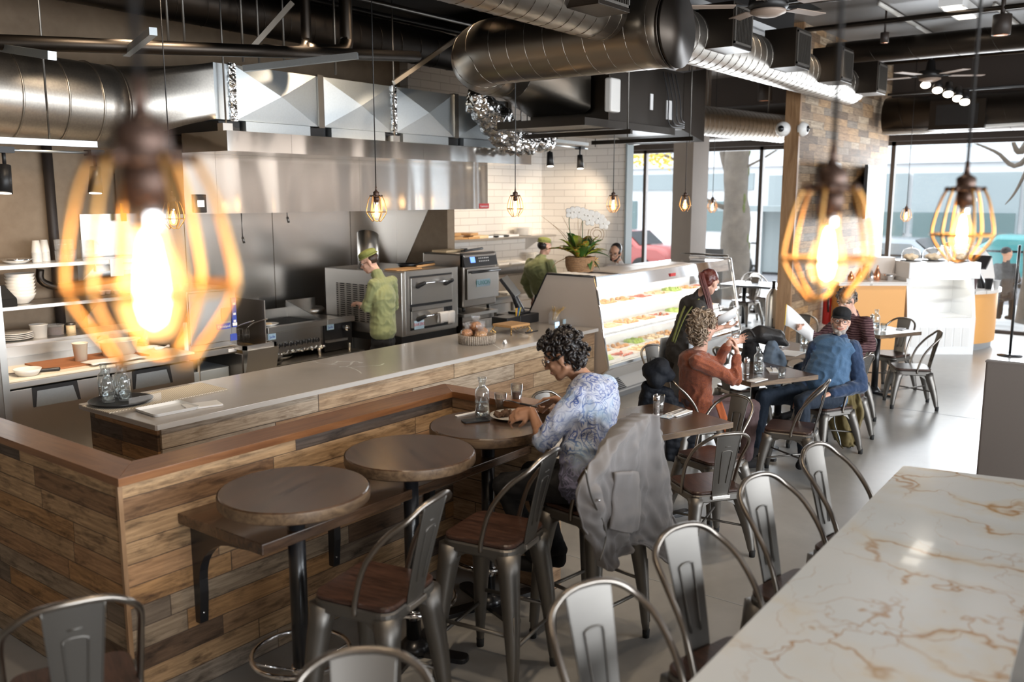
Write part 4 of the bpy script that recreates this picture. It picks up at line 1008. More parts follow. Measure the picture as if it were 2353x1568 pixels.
m = MB(); M = Matrix.Diagonal((1.45,.95,1,1)); m.lathe([(.085,0),(.10,.02),(.118,.135),(.135,.14),(.135,.148),(.112,.146),(.096,.02),(0,.012)], n=32, M=M); m.build('body', 'cream', tb_, world=False)
p = onz(350, 806); tag(remesh(MB().cap((p.x-.12,7.6,ZT+.022),(p.x+.08,7.62,ZT+.022),.03,.02).cap((p.x+.02,7.55,ZT+.02),(p.x+.17,7.58,ZT+.018),.022,.016).build('towel', 'towel'), .008, 3, .02, 12), 'crumpled cream towel on the right end of the prep fridge', 'towel')
rows = [[(bb_+.30+.06*i, 7.21+.22*j/6+.01*sin(i*1.3), ZT+.017+.004*sin(i+j)+(.02 if 0 < j < 6 else 0)*.2) for j in range(7)] for i in range(9)]
tag(MB().grid(rows).build('towel', 'towel', solid=.006), 'flat white towel along the front edge of the brown board', 'towel')
p = onz(22, 852); tag(MB().lathe([(.07,0),(.10,.055),(.105,.055),(.075,.004),(0,.004)], n=24).build('bowl', 'mug_white', None, world=False), 'white bowl at the left end of the prep fridge', 'bowl').location = (p.x,7.3,ZT)
p = onz(372, 800); bt = thing('oil_bottle', 'small glass bottle behind the crumpled towel', 'bottle', (p.x,7.9,ZT)); MB().lathe([(.025,0),(.028,.01),(.026,.09),(.012,.12),(.012,.145),(.015,.15)], n=16).build('body', 'plastic_clear', bt, world=False)

# steamer on its stand
sx0, sx1 = PY(430,665,7.4).x, PY(543,665,7.4).x
st = thing('steamer_oven', 'boxy stainless steamer oven with a blue control strip', 'oven', ((sx0+sx1)/2,7.75,.84))
MB().box((sx0,7.42,.86),(sx1,8.15,1.44)).build('body', 'stainless', st, bevel=.01); dd = MB().box((sx0+.005,7.395,.92),(sx1-.075,7.42,1.42)).build('door', 'stainless', st, bevel=.008)
m = MB().box((sx1-.19,7.385,1.12),(sx1-.09,7.395,1.25)); m.build('latch', 'stainless_dark', dd)
cp = MB().box((sx1-.068,7.39,1.05),(sx1-.02,7.42,1.34)).build('control_strip', 'blue_label', st)
for z in (1.27,1.17,1.10): MB().box((sx1-.058,7.386,z),(sx1-.03,7.39,z+.022)).build('button', 'paper', cp)
MB().box((sx1-.07,7.386,1.065),(sx1-.02,7.39,1.095)).build('label', 'paper', cp); MB().box((sx1-.10,7.39,.92),(sx1-.025,7.42,.985)).build('switch_plate', 'blue_label', st)
b_ = MB().box((sx1-.25,7.388,1.045),(sx1-.095,7.395,1.10)).build('badge', 'blue_label', dd); lettering('Cleveland', .035, FACE_Y((sx1-.172,7.386,1.07)), 'paper', 'badge_text', b_)
MB().box((sx0-.05,7.42,.78),(sx0-.008,7.43,1.15)).build('notice', 'paper', st)
sd_ = thing('steel_stand', 'stainless stand with tubular legs carrying the steamer', 'stand', ((sx0+sx1)/2,7.75,0))
MB().box((sx0-.03,7.38,.80),(sx1+.02,8.2,.858)).build('top', 'stainless', sd_, bevel=.005)
for x in (sx0+.10, sx1-.05):
    for y in (7.45, 8.1): MB().cyl((x,y,0),(x,y,.80),.022,n=12).build('leg', 'chair_steel', sd_)
MB().box((sx1-.14,7.374,.815),(sx1-.02,7.38,.845)).build('label', 'paper', sd_)
bi = thing('waste_bin', 'grey bin with a white liner under the steamer stand', 'bin', ((sx0+sx1)/2-.0,7.6,0))
MB().rbox((sx0+.02,7.46,0),(sx1-.10,7.95,.62),.05).build('body', 'black_plastic', bi); MB().rbox((sx0+.0,7.43,.56),(sx1-.08,7.98,.66),.06).build('liner', 'bin_grey', bi)

fr = thing('deep_fryer', 'stainless deep fryer with hanging baskets', 'fryer', (5.5,7.5,0))
fx0, fx1 = PY(562,795,7.2).x, PY(635,785,7.2).x
MB().box((fx0,7.25,.1),(fx1,7.95,.80)).build('body', 'stainless_dark', fr, bevel=.004)
dm = MB(); dm.add([(fx0+.01,7.16,.62+.22),(fx1,7.16,.84),(fx1,7.24,.50),(fx0+.01,7.24,.50),(fx0+.01,7.25,.84),(fx1,7.25,.84)], [(3,2,1,0),(0,1,5,4),(0,4,3),(1,2,5)]); dm.build('front_panel', 'stainless', fr)
tk_ = MB(); tk_.box((fx0,7.2,.84),(fx1,7.24,.88)); tk_.box((fx0,7.9,.84),(fx1,7.95,.88)); tk_.box((fx0,7.2,.84),(fx0+.03,7.95,.88)); tk_.box((fx1-.03,7.2,.84),(fx1,7.95,.88)); tk_.build('rim', 'stainless', fr)
MB().box((fx0+.03,7.24,.78),(fx1-.03,7.9,.83)).build('oil', 'oil', fr)
MB().box((5.44,7.24,.86),(5.452,7.95,1.30)).build('splash_guard', 'stainless_dark', fr); MB().box((fx0+.01,7.96,.8),(fx1+.02,7.975,1.36)).build('rear_guard', 'stainless_dark', fr)
MB().box((fx0+.06,7.215,.50),(fx0+.17,7.22,.55)).build('badge', 'lightblue_label', fr)
for k, x in enumerate((fx0+.10, fx0+.26)):
    b_ = MB(); y0 = 7.5
    for i in range(9): b_.tube([(x-.06+.015*i,y0,1.00),(x-.06+.015*i,y0,.86),(x-.06+.015*i,y0+.2,.86),(x-.06+.015*i,y0+.2,1.0)], .002, 4)
    for z in (.86,.90,.94,1.0): b_.tube([(x-.06,y0,z),(x+.06,y0,z),(x+.06,y0+.2,z),(x-.06,y0+.2,z)], .002 if z < 1 else .004, 4, closed=True)
    bs = b_.build('basket', 'chair_steel', fr); MB().tube(spline([(x,y0,1.0),(x,y0-.1,1.06),(x+.02,y0-.3,1.12)], 8), .007, 6).build('handle', 'stainless', bs)

rg = thing('char_broiler', 'stainless char broiler and griddle line with black knobs', 'grill', (6.5,8.1,0))
rx0, rx1, ry = 5.86, 7.10, 7.75; xm = PY(752,735,ry).x
MB().box((rx0,ry+.08,.60),(xm,8.55,.86)).build('broiler_body', 'stainless_dark', rg); MB().box((rx0,ry,.865),(xm-.002,ry+.09,.93)).build('front_rail', 'stainless', rg, bevel=.006)
cpn = MB().box((rx0+.02,ry+.05,.62),(xm-.06,ry+.08,.865)).build('control_panel', 'stainless', rg)
for i in range(8):
    x = rx0+.14+i*.078; kb = MB(); kb.cyl((x,ry+.05,.715+.0),(x,ry+.01,.715),.030,.024,n=16); kb.box((x-.004,ry+.003,.69),(x+.004,ry+.012,.74)); kb.build('knob', 'black_plastic', cpn)
for x, z in ((rx0+.03,.79),(xm+.03,.80)):
    b_ = MB().box((x,ry+.040,z),(x+.10,ry+.048,z+.065)).build('badge', 'lightblue_label', cpn); lettering('Jade', .045, FACE_Y((x+.05,ry+.0395,z+.03)), 'blue_label', 'badge_text', b_)
m = MB()
for i in range(26): x = rx0+.03+i*(xm-rx0-.06)/25; m.box((x-.008,ry+.10,.90),(x+.008,8.40,.915))
m.build('grate', 'grill_black', rg); MB().box((rx0+.01,ry+.09,.86),(xm,8.45,.89)).build('firebox', 'grill_black', rg)
remesh(MB().cap((rx0+.05,ry+.06,.615),(xm-.02,ry+.06,.63),.02).build('drip_foil', 'foil', rg), .012, 0, .03, 30)
MB().box((xm,ry+.06,.55),(rx1,8.55,.885)).build('griddle_body', 'black_paint', rg); MB().box((xm+.002,ry,.87),(rx1,ry+.08,.93)).build('front_rail', 'stainless', rg, bevel=.006)
MB().box((xm,ry+.09,.888),(rx1,8.45,.90)).build('griddle_plate', 'stainless_dark', rg)
m = MB(); m.box((xm-.006,8.45,.88),(rx1,8.47,1.10)); m.add([(xm-.006,ry+.12,.93),(xm+.006,ry+.12,.93),(xm+.006,8.46,1.10),(xm-.006,8.46,1.10),(xm-.006,ry+.12,.90),(xm+.006,ry+.12,.90),(xm+.006,8.46,.90),(xm-.006,8.46,.90)], [(0,1,2,3),(4,7,6,5),(0,3,7,4),(1,5,6,2),(0,4,5,1)])
m.box((rx0,8.45,.88),(xm,8.47,1.02)); m.build('splash', 'stainless', rg)
for x in (xm+.2,):
    b_ = MB(); b_.cyl((x+.1,ry+.05,.80),(x+.1,ry-.01,.80),.035,.03,n=16); b_.build('knob', 'chrome', rg)
MB().box((xm+.0,ry+.0,.66),(xm+.3,ry+.05,.685)).build('drip_handle', 'stainless', rg)
bs_ = thing('equipment_stand', 'low refrigerated base below the broiler carrying two pans', 'stand', (6.5,8.1,0))
MB().box((5.70,7.66,.05),(7.1,8.5,.50)).build('body', 'black_paint', bs_); MB().box((5.70,7.60,.50),(7.1,8.5,.54)).build('top', 'stainless', bs_, bevel=.004)
for x in (5.9, 6.55, 7.0): MB().cyl((x,7.75,.54),(x,7.75,.62),.02,n=10).build('leg', 'stainless', bs_)
for x, r in ((5.86,.145),(6.12,.13)):
    t_ = thing('saute_pan', 'shallow steel pan on the ledge below the broiler, %s of the two' % ('nearer' if x < 6 else 'farther'), 'pan', (x,7.76 if x < 6 else 7.9,.54))
    MB().lathe([(r*.7,0),(r,.04),(r+.004,.04),(r*.7,.003),(0,.003)], n=28).build('body', 'chair_steel', t_, world=False); MB().lathe([(r*.7,.042),(r,.082),(r+.004,.082),(r*.7,.046),(0,.046)], n=28).build('upper_pan', 'chair_steel', t_, world=False)
p = PZ(633, 700, 1.0); cup('upturned white bowl at the corner of the broiler', (5.97,8.2,.918), .10, .09, 'porcelain', 'bowl', .8, 'bowl')
o = tag(MB().lathe([(.05,0),(.11,.03),(.115,.03),(.06,.004),(0,.004)], n=24).build('plate', 'porcelain', None, world=False), 'cream plate with food on the broiler corner', 'plate'); o.location = (6.0,7.93,.918)
MB().ell((0,0,.025),(.045,.04,.015)).build('food', 'food_pale', o, world=False)
p = PZ(718, 715, .92); ld = thing('cooking_lid', 'domed steel lid with a black knob on the griddle', 'lid', (p.x,p.y,.902)); MB().lathe([(.15,0),(.15,.05),(.12,.075),(0,.085)], n=28).build('cover', 'stainless', ld, world=False); MB().lathe([(.02,.085),(.024,.11),(0,.115)], n=12).build('knob', 'black_plastic', ld, world=False)
p = PZ(790, 712, .93)
for i in range(3):
    tag(remesh(MB().chain([(p.x-.06+.1*i,p.y+.05-.05*i,.918),(p.x+.03+.1*i,p.y-.02-.05*i,.922)], [.025,.018]).build('meat', 'food_bread'), .008, 1, .02, 30), 'piece of grilling food on the griddle before the cook', 'food', 'food grilling on the griddle')

# pizza oven
ox0, ox1, oy = 7.14, 8.08, 7.0
po = thing('pizza_oven', 'double deck stainless pizza oven behind the cook in green', 'oven', ((ox0+ox1)/2,7.7,.3))
MB().box((ox0,oy+.02,.74),(ox1,8.3,1.47)).build('body', 'stainless', po, bevel=.008)
MB().box((ox0-.004,7.35,.85),(ox0,8.1,1.3)).build('side_vents', 'vent_slots', po)
fm = MB(); fm.box((ox0+.04,oy,.76),(ox1,oy+.02,1.48)); fm.build('front_frame', 'stainless', po, bevel=.004)
for z0, z1, dk in ((1.10,1.40,0),(.83,1.02,1)):
    MB().box((ox0+.11,oy-.004,z0-.03),(ox1-.11,oy,z1+.02)).build('door_surround', 'black_paint', po)
    d_ = MB().box((ox0+.115,oy-.022,z0),(ox1-.12-(.16 if dk else 0),oy-.004,z1)).build('door', 'stainless', po, bevel=.004)
    hz = z1-.06; xa_, xb_ = ox0+.26, ox1-.2-(.06 if dk else 0); h = MB()
    h.cyl((xa_,oy-.09,hz),(xb_,oy-.09,hz),.013,n=12); ho = h.build('handle', 'chrome', d_)
    for x in (xa_, xb_): MB().chain([(x,oy-.09,hz),(x-.05,oy-.03,hz-.035)], [.022,.03]).build('handle_end', 'black_plastic', d_)
MB().box((ox1-.20,oy-.006,.83),(ox1-.12,oy-.003,1.02)).build('control_panel', 'black_plastic', po)
MB().box((ox0+.12,oy-.0225,1.025),(ox1-.12,oy-.02,1.07)).build('strip', 'stainless', po)
b_ = MB().box((ox0+.15,oy-.028,.81),(ox0+.31,oy-.022,.91)).build('badge', 'lightblue_label', po); lettering('BAKERS', .05, FACE_Y((ox0+.23,oy-.0285,.865)), 'red_label', 'badge_text', b_)
stn = MB(); stn.box((ox0,oy+.03,.66),(ox1,8.25,.74)); stn.build('base', 'black_paint', po)
for x in (ox0+.05, ox1-.05):
    for y in (oy+.08, 8.2): MB().box((x-.03,y-.03,0),(x+.03,y+.03,.66)).build('leg', 'black_paint', po)
rows = [[(ox0+.5+i*.035, oy-.105+.03*(j/8 if j < 5 else 1-j/10)-.004*sin(i*2)-(.02 if j else 0), hz-.0+.012-(abs(j-2))*.03) for j in range(8)] for i in range(5)]
hz = .96
rows = [[(ox0+.50+i*.04+.004*sin(j), (oy-.112 if j < 6 else oy-.070)-.003*sin(i*3+j), hz+.018-(.024*(5-j) if j < 6 else .024*(j-6))) for j in range(12)] for i in range(5)]
tag(MB().grid(rows).build('towel', 'towel', solid=.008), 'white towel hanging from the lower pizza oven handle', 'towel')
rows = [[(ox0+.63+i*.04, (oy-.114 if j < 7 else oy-.068)-.003*sin(i*3+j+1), hz+.016-(.024*(6-j) if j < 7 else .024*(j-7))) for j in range(13)] for i in range(4)]
tag(MB().grid(rows).build('towel', 'towel', solid=.008), 'second white towel beside it on the lower oven handle', 'towel')
p = PZ(892, 560, 1.5)
sc = thing('steel_cylinder', 'open steel cylinder with a slanted rim standing on the pizza oven', 'canister', (7.34,7.75,1.47))
m = MB(); rows = [[(.125*cos(a), .125*sin(a), z if z < .3 else .40-.06*cos(a-.6)) for a in [2*pi*i/28 for i in range(28)]] for z in (0,.15,.4)]; m.grid(rows, closed=True); m.build('body', 'stainless', sc, world=False, solid=.004)
pl_ = thing('pizza_peel', 'wooden pizza peel lying on top of the pizza oven', 'peel', (7.55,7.3,1.47))
m = MB(); m.prism([(-.30,-.10),(-.24,-.16),(.10,-.12),(.16,-.03),(.16,.03),(.10,.12),(-.24,.14),(-.30,.10)], .004, .016); m.build('blade', 'wood_peel', pl_, world=False, bevel=.003); MB().cyl((.14,0,.02),(.48,.03,.03),.014,n=10).build('handle', 'wood_peel', pl_, world=False)
fp = thing('frying_pan', 'black frying pan behind the pizza peel on the oven', 'pan', (7.80,7.55,1.47)); MB().lathe([(.10,0),(.14,.04),(.145,.04),(.10,.004),(0,.004)], n=24).build('body', 'black_iron', fp, world=False); MB().chain([(.13,-.05,.035),(.28,-.16,.05)], [.012,.015]).build('handle', 'black_plastic', fp, world=False)

# speed oven and its table
uo = thing('speed_oven', 'tall stainless speed oven with a dark control panel and blue display', 'oven', (8.6,7.3,.93))
ux0, ux1, uy = 8.22, 8.86, 6.98
MB().box((ux0,uy+.05,.96),(ux1,7.7,1.62)).build('body', 'stainless_dark', uo, bevel=.02)
cpn = MB(); cpn.add([(ux0+.0,uy+.02,1.46),(ux1,uy+.02,1.46),(ux1,uy+.06,1.62),(ux0+.0,uy+.06,1.62),(ux0,uy+.1,1.46),(ux1,uy+.1,1.46),(ux1,uy+.1,1.63),(ux0,uy+.1,1.63)], [(0,1,2,3),(0,3,7,4),(1,5,6,2),(2,6,7,3),(0,4,5,1)]); cpn = cpn.build('control_panel', 'black_plastic', uo)
Mt = frame((0,0,0), (1,0,0), (0,.04,.16))
def onpanel(x, z0, w_, h_, mat_, nm):
    f = (z0-1.46)/.16; c = V3((x, uy+.02+.04*f-.003, z0)); u = V3((0,.04,.16)).normalized()
    MB().add([c, c+V3((w_,0,0)), c+V3((w_,0,0))+u*h_, c+u*h_], [(0,1,2,3)]).build(nm, mat_, cpn)
onpanel(ux0+.12, 1.51, .09, .07, 'screen_blue', 'display')
for i in range(6):
    for j in range(2): onpanel(ux0+.28+i*.035, 1.515+j*.035, .022, .014, 'mug_white', 'key')
dr = MB().box((ux0+.02,uy+.0,1.06),(ux1-.01,uy+.05,1.44)).build('door', 'stainless', uo, bevel=.006)
MB().cyl((ux0+.05,uy-.04,1.40),(ux1-.03,uy-.04,1.40),.016,n=12).cyl((ux0+.07,uy-.04,1.40),(ux0+.07,uy+.01,1.40),.01,n=8).cyl((ux1-.05,uy-.04,1.40),(ux1-.05,uy+.01,1.40),.01,n=8).build('handle', 'black_plastic', dr)
lb = MB().box((ux0+.19,uy-.003,1.21),(ux0+.45,uy,1.30)).build('badge', 'lightblue_label', dr); lettering('FUXION', .075, FACE_Y((ux0+.32,uy-.0035,1.255)), 'teal_label', 'badge_text', lb)
for x in (ux0+.08, ux1-.08):
    for y in (uy+.12, 7.6): MB().cyl((x,y,.905),(x,y,.96),.02,n=10).build('foot', 'black_plastic', uo)
wt = thing('work_counter', 'stainless work counter with fridge doors below the speed oven', 'counter', (9.8,7.5,0))
MB().box((8.14,6.95,.86),(8.80,7.72,.90)).build('top', 'stainless', wt, bevel=.004)
MB().box((8.97,7.75,.86),(11.9,8.58,.90)).build('top', 'stainless', wt, bevel=.004)
MB().box((8.16,7.0,.08),(8.80,7.7,.86)).build('body', 'stainless_dark', wt); MB().box((8.98,7.8,.08),(11.9,8.55,.86)).build('body', 'stainless', wt)
d_ = MB().box((8.18,6.97,.12),(8.70,7.0,.80)).build('door', 'stainless', wt, bevel=.005); MB().box((8.2,6.965,.70),(8.25,6.97,.75)).build('label', 'paper', d_); MB().box((8.58,6.965,.6),(8.64,6.97,.78)).build('label', 'paper', d_)
MB().cyl((8.76,6.96,0),(8.76,6.96,.86),.02,n=12).build('leg', 'chair_steel', wt)
for x in (9.4,10.2,11.0): MB().box((x,7.77,.12),(x+.7,7.8,.80)).build('door', 'stainless', wt, bevel=.005)
zz = [PY(1100,548,8.3).z, PY(1120,640,8.3).z]
shelf('steel_shelf', 'upper steel shelf on the white tiles stacked with papers and plates', 9.0, 11.9, 8.2, 8.6, zz[0], 'stainless', (9.2,11.6))
shelf('steel_shelf', 'middle steel shelf on the white tiles behind the cook', 9.0, 11.9, 8.2, 8.6, PY(1180,606,8.3).z, 'stainless', ())
fc = thing('prep_cabinet', 'stainless raised rail cabinet on the work counter below the tiled shelves', 'cabinet', (10.6,8.4,.9)); MB().box((9.6,8.25,.90),(11.8,8.58,1.12)).build('body', 'stainless', fc, bevel=.006); MB().box((9.6,8.2,1.12),(11.8,8.58,1.15)).build('lid', 'stainless_dark', fc)
random.seed(3)
for i in range(6):
    x = 9.1+i*.19; o = MB().rbox((-.14,-.12,0),(.14,.12,.02+.012*(i % 3)), .01).build('paper_bag_stack', 'wood_peel' if i < 5 else 'food_pale', None, world=False); o.location = (x,8.34,zz[0]+.001+.0*i); o.rotation_euler = (0,0,random.uniform(-.3,.3)); tag(o, 'flat brown paper stack on the upper tiled shelf', 'paper', 'brown paper stacks on the upper tiled shelf')
    if i % 2 == 0: o2 = dup(o, (x+.03,8.38,zz[0]+.05), .3)
for i in range(3):
    o = MB().rbox((-.2,-.13,0),(.2,.13,.03), .01).build('napkin_stack', 'paper', None, world=False); o.location = (10.25+i*.25,8.36,zz[0]+.001+.0*i); tag(o, 'loose white paper pile in the middle of the upper tiled shelf', 'paper', 'white paper piles on the upper tiled shelf')
def plate_stack(x, y, z, n, r, mat_, lab, grp):
    f = None
    for k in range(n):
        o = MB().lathe([(r*.5,0),(r*.6,.003),(r,.014),(r,.018),(r*.55,.008),(0,.007)], n=24).build('plate', mat_, None, world=False) if not f else dup(f)
        f = f or o; o.location = (x,y,z+.001+k*.013); tag(o, lab, 'plate', grp)
plate_stack(11.25, 8.38, zz[0], 9, .15, 'porcelain', 'white plate in the tall stack at the right end of the upper tiled shelf', 'plates on the upper tiled shelf')
z2 = PY(1180,606,8.3).z
plate_stack(10.0, 8.38, z2, 9, .13, 'chair_steel', 'dark metal pan in the round stack beside the phone', 'stacked metal pans on the middle tiled shelf')
plate_stack(11.5, 8.38, z2, 10, .10, 'porcelain', 'small white plate in the stack behind the tall cook head', 'small plates on the middle tiled shelf')
p = PY(1065, 562, 8.5); phn = thing('phone_screen', 'small lit screen standing on the middle tiled shelf', 'phone', (p.x,8.5,z2)); MB().box((p.x-.07,8.48,z2+.005),(p.x+.07,8.5,z2+.27)).build('body', 'black_plastic', phn, bevel=.006); MB().box((p.x-.06,8.476,z2+.015),(p.x+.06,8.48,z2+.25)).build('screen', 'screen_phone', phn)
for i, (x, y) in enumerate(((9.35,8.35),(9.6,8.30),(10.6,8.35),(10.85,8.3),(11.1,8.4))):
    o = MB().rbox((-.13,-.1,0),(.13,.1,.025), .01).build('wrapped_packet', 'food_pale' if i < 2 else 'paper', None, world=False); o.location = (x,y,z2+.001); tag(o, 'flat pale packet lying on the middle tiled shelf', 'packet', 'packets on the middle tiled shelf')
for i, (x, y) in enumerate(((9.13,7.95),(9.45,8.0),(9.9,8.0),(10.3,7.95))):
    o = MB().rbox((-.14,-.1,0),(.14,.1,.03), .01).build('food_tray', 'paper' if i % 2 else 'chair_steel', None, world=False); o.location = (x,y,.901); tag(o, 'flat tray on the work counter by the cook in green', 'tray', 'trays on the work counter')
tn = thing('tongs', 'black tongs lying on top of the speed oven', 'tongs', (8.6,7.35,1.64)); MB().chain([(8.45,7.2,1.64),(8.85,7.25,1.655)], [.012,.016]).chain([(8.45,7.26,1.64),(8.85,7.27,1.655)], [.010,.012]).build('arms', 'black_plastic', tn)
tag(MB().rbox((8.28,7.35,1.622),(8.62,7.6,1.65), .01).build('folded_cloth', 'food_pale'), 'folded tan cloth on top of the speed oven', 'cloth')

# ================================================================ DISPLAY CASE
cx0, cx1 = 8.15, 11.72
dc = thing('display_case', 'long glass food display case with slanted front and lit shelves', 'display case', ((cx0+cx1)/2,5.5,0))
prof = [(6.02,.0),(6.02,.93),(5.74,1.45),(5.12,1.45),(4.93,.46),(5.02,.40),(5.10,.0)]
def side(x0, x1, mat_, pr_):
    n = len(pr_); vs = [(x0,y,z) for y, z in pr_]+[(x1,y,z) for y, z in pr_]
    return MB().add(vs, [tuple(range(n)), tuple(reversed(range(n, 2*n)))]+[(i, n+i, n+(i+1) % n, (i+1) % n) for i in range(n)])
side(cx0, cx0+.035, '', prof).build('side_panel', 'beige_panel', dc); side(cx1-.035, cx1, '', prof).build('side_panel', 'pane_case', dc)
for x in (cx0-.004, cx1-.036):
    m = MB(); m.tube([(x+.02,5.74,1.455),(x+.02,5.12,1.455),(x+.02,4.925,.46),(x+.02,5.01,.39),(x+.02,5.09,.0)], .017, 8); m.build('edge_trim', 'chrome', dc)
MB().tube([(cx0-.004,6.02,.93),(cx0-.004,5.74,1.455),(cx0-.004,5.12,1.455)], .010, 6).build('edge_gasket', 'black_plastic', dc)
MB().box((cx0+.03,5.11,.08),(cx1-.03,6.0,.45)).build('base', 'white_gloss', dc); MB().box((cx0+.03,5.16,0),(cx1-.03,5.95,.08)).build('plinth', 'plinth_grey', dc)
m = MB(); m.add([(cx0+.04,5.03,.40),(cx1-.04,5.03,.40),(cx1-.04,5.105,.27),(cx0+.04,5.105,.27)], [(3,2,1,0)]); m.add([(cx0+.04,4.945,.465),(cx1-.04,4.945,.465),(cx1-.04,5.03,.40),(cx0+.04,5.03,.40)], [(3,2,1,0)]); m.build('front_skirt', 'white_gloss', dc)
MB().box((cx0+.04,4.935,.46),(cx1-.04,4.975,.49)).build('lower_rail', 'chrome', dc)
MB().box((cx0+.04,5.104,.10),(cx1-.04,5.11,.115)).build('trim', 'plinth_grey', dc)
vg = MB()
for k in range(7): vg.box((cx0+.06,5.100,.12+k*.022),(cx0+.72-k*.03,5.108,.129+k*.022))
vg.build('vent_grille', 'grill_black', dc)
m = MB(); m.add([(cx0+.05,4.95,.49),(cx1-.05,4.95,.49),(cx1-.05,5.11,1.30),(cx0+.05,5.11,1.30)], [(0,1,2,3)]); m.build('front_glass', 'pane_case', dc)
m = MB(); m.add([(cx0+.05,5.105,1.30),(cx1-.05,5.105,1.30),(cx1-.05,5.13,1.44),(cx0+.05,5.13,1.44)], [(0,1,2,3)]); m.box((cx0+.035,5.13,1.435),(cx1-.035,5.74,1.45)); m.build('top', 'chrome', dc)
MB().box((cx0+.1,5.16,1.40),(cx1-.1,5.20,1.425)).build('lamp', 'lamp_case', dc)
MB().box((cx0+.035,5.72,.46),(cx1-.035,5.74,1.44)).build('back', 'white_gloss', dc)
MB().box((cx0+.035,4.97,.44),(cx1-.035,5.73,.47)).build('deck', 'white_gloss', dc)
for z, y in ((.78,5.18),(1.05,5.26)):
    MB().box((cx0+.05,y,z-.012),(cx1-.05,5.72,z)).build('shelf', 'pane_case', dc); MB().box((cx0+.05,y-.008,z-.02),(cx1-.05,y,z+.012)).build('shelf_edge', 'white_gloss', dc)
    MB().box((cx0+.06,y+.02,z-.035),(cx1-.06,y+.05,z-.02)).build('lamp', 'lamp_case', dc)
b_ = MB().box((9.9,5.10,1.335),(10.03,5.108,1.375)).build('badge', 'red_label', dc)
m = MB(); rows = []
for i in range(24):
    x = cx0+.55+i*(cx1-1.2-cx0-.55)/23; rows.append([(x, 5.08+.09*j+.006*noise.noise(V3((x*5,j,0))), 1.462+.012*noise.noise(V3((x*4,j*.7,2)))+(0 if 0 < j < 7 else -.008)) for j in range(8)])
m.grid(rows); tag(m.build('table_runner', 'jacket_grey', solid=.012), 'grey textured cloth lying along the top of the display case', 'cloth').data.materials[0] = MATS['beige_panel']
lmp = thing('case_lamp', 'slim brown arm lamp above the right end of the display case', 'lamp', (cx1,5.4,1.45))
q0 = PX(1672, 596, cx1-.02); MB().tube([(cx1-.02,5.14,1.45),(cx1-.02,5.16,1.50),(cx1-.06,5.7,1.50)], .012, 6).build('arm', 'duct_spiral', lmp); MB().ell((cx1-.05,5.62,1.505),(.04,.25,.012)).build('head', 'duct_spiral', lmp)

# trays and food in the case
random.seed(11)
tray0 = MB(); tray0.box((-.19,-.14,0),(.19,.14,.006)); tray0.box((-.19,-.14,.006),(-.184,.14,.04)); tray0.box((.184,-.14,.006),(.19,.14,.04)); tray0.box((-.184,-.14,.006),(.184,-.134,.04)); tray0.box((-.184,.134,.006),(.184,.14,.04))
tray_o = None; foods = {}
def food_piece(kind):
    if kind not in foods:
        m = MB()
        if kind == 'croissant': m.chain([(-.05,0,.02),(-.02,.012,.028),(.02,.012,.028),(.05,0,.02)], [.013,.024,.024,.013])
        elif kind == 'sandwich': m.prism([(-.05,-.035),(.05,-.035),(0,.05)], 0, .045, bev=.004)
        elif kind == 'roll': m.ell((0,0,.024),(.045,.028,.024))
        elif kind == 'skewer': m.chain([(-.07,0,.015),(-.03,.002,.018),(.02,0,.018),(.07,0,.015)], [.012,.017,.017,.012])
        foods[kind] = m.build(kind, {'croissant':'food_bread','sandwich':'food_pale','roll':'food_bread','skewer':'food_red'}[kind], None, world=False); return foods[kind]
    return dup(foods[kind])
lv_z = {0: (.472, 5.17), 1: (.781, 5.37), 2: (1.051, 5.43)}; kinds = ['roll','skewer','sandwich','croissant']
where = {0: 'bottom deck', 1: 'middle glass shelf', 2: 'top glass shelf'}
for lv in (0,1,2):
    for rr in range(2 if lv == 0 else 1):
        for i in range(8):
            x = cx0+.28+i*.43; y = lv_z[lv][1]+rr*.32; z = lv_z[lv][0]
            if tray_o is None: tray_o = tray0.build('serving_tray', 'porcelain', None, world=False); o = tray_o
            else: o = dup(tray_o)
            o.location = (x,y,z+.002); tag(o, 'white food tray on the %s of the display case' % where[lv], 'tray', 'trays on the %s of the display case' % where[lv])
            k = kinds[(i+lv+rr*2) % 4]
            if (i*3+lv*5+rr) % 5 == 0:
                s_ = remesh(MB().ell((0,0,.02),(.17,.12,.035)).build('salad', 'food_green', None, world=False), .012, 1, .03, 25, .02, 60); s_.location = (x,y,z+.012)
                tag(s_, 'heap of leafy salad on a tray in the display case', 'salad', 'salad heaps in the display case'); s_['kind'] = 'stuff'; continue
            for a in range(3):
                for b in range(2):
                    o = food_piece(k); o.location = (x-.12+a*.12+random.uniform(-.01,.01), y-.06+b*.12+random.uniform(-.01,.01), z+.010); o.rotation_euler = (0,0,random.uniform(-.7,.7))
                    tag(o, '%s lying on a tray on the %s of the display case' % ({'roll':'golden bread roll','skewer':'reddish meat skewer','sandwich':'pale triangular sandwich','croissant':'golden croissant'}[k], where[lv]), 'food', '%ss on the %s' % (k, where[lv]))

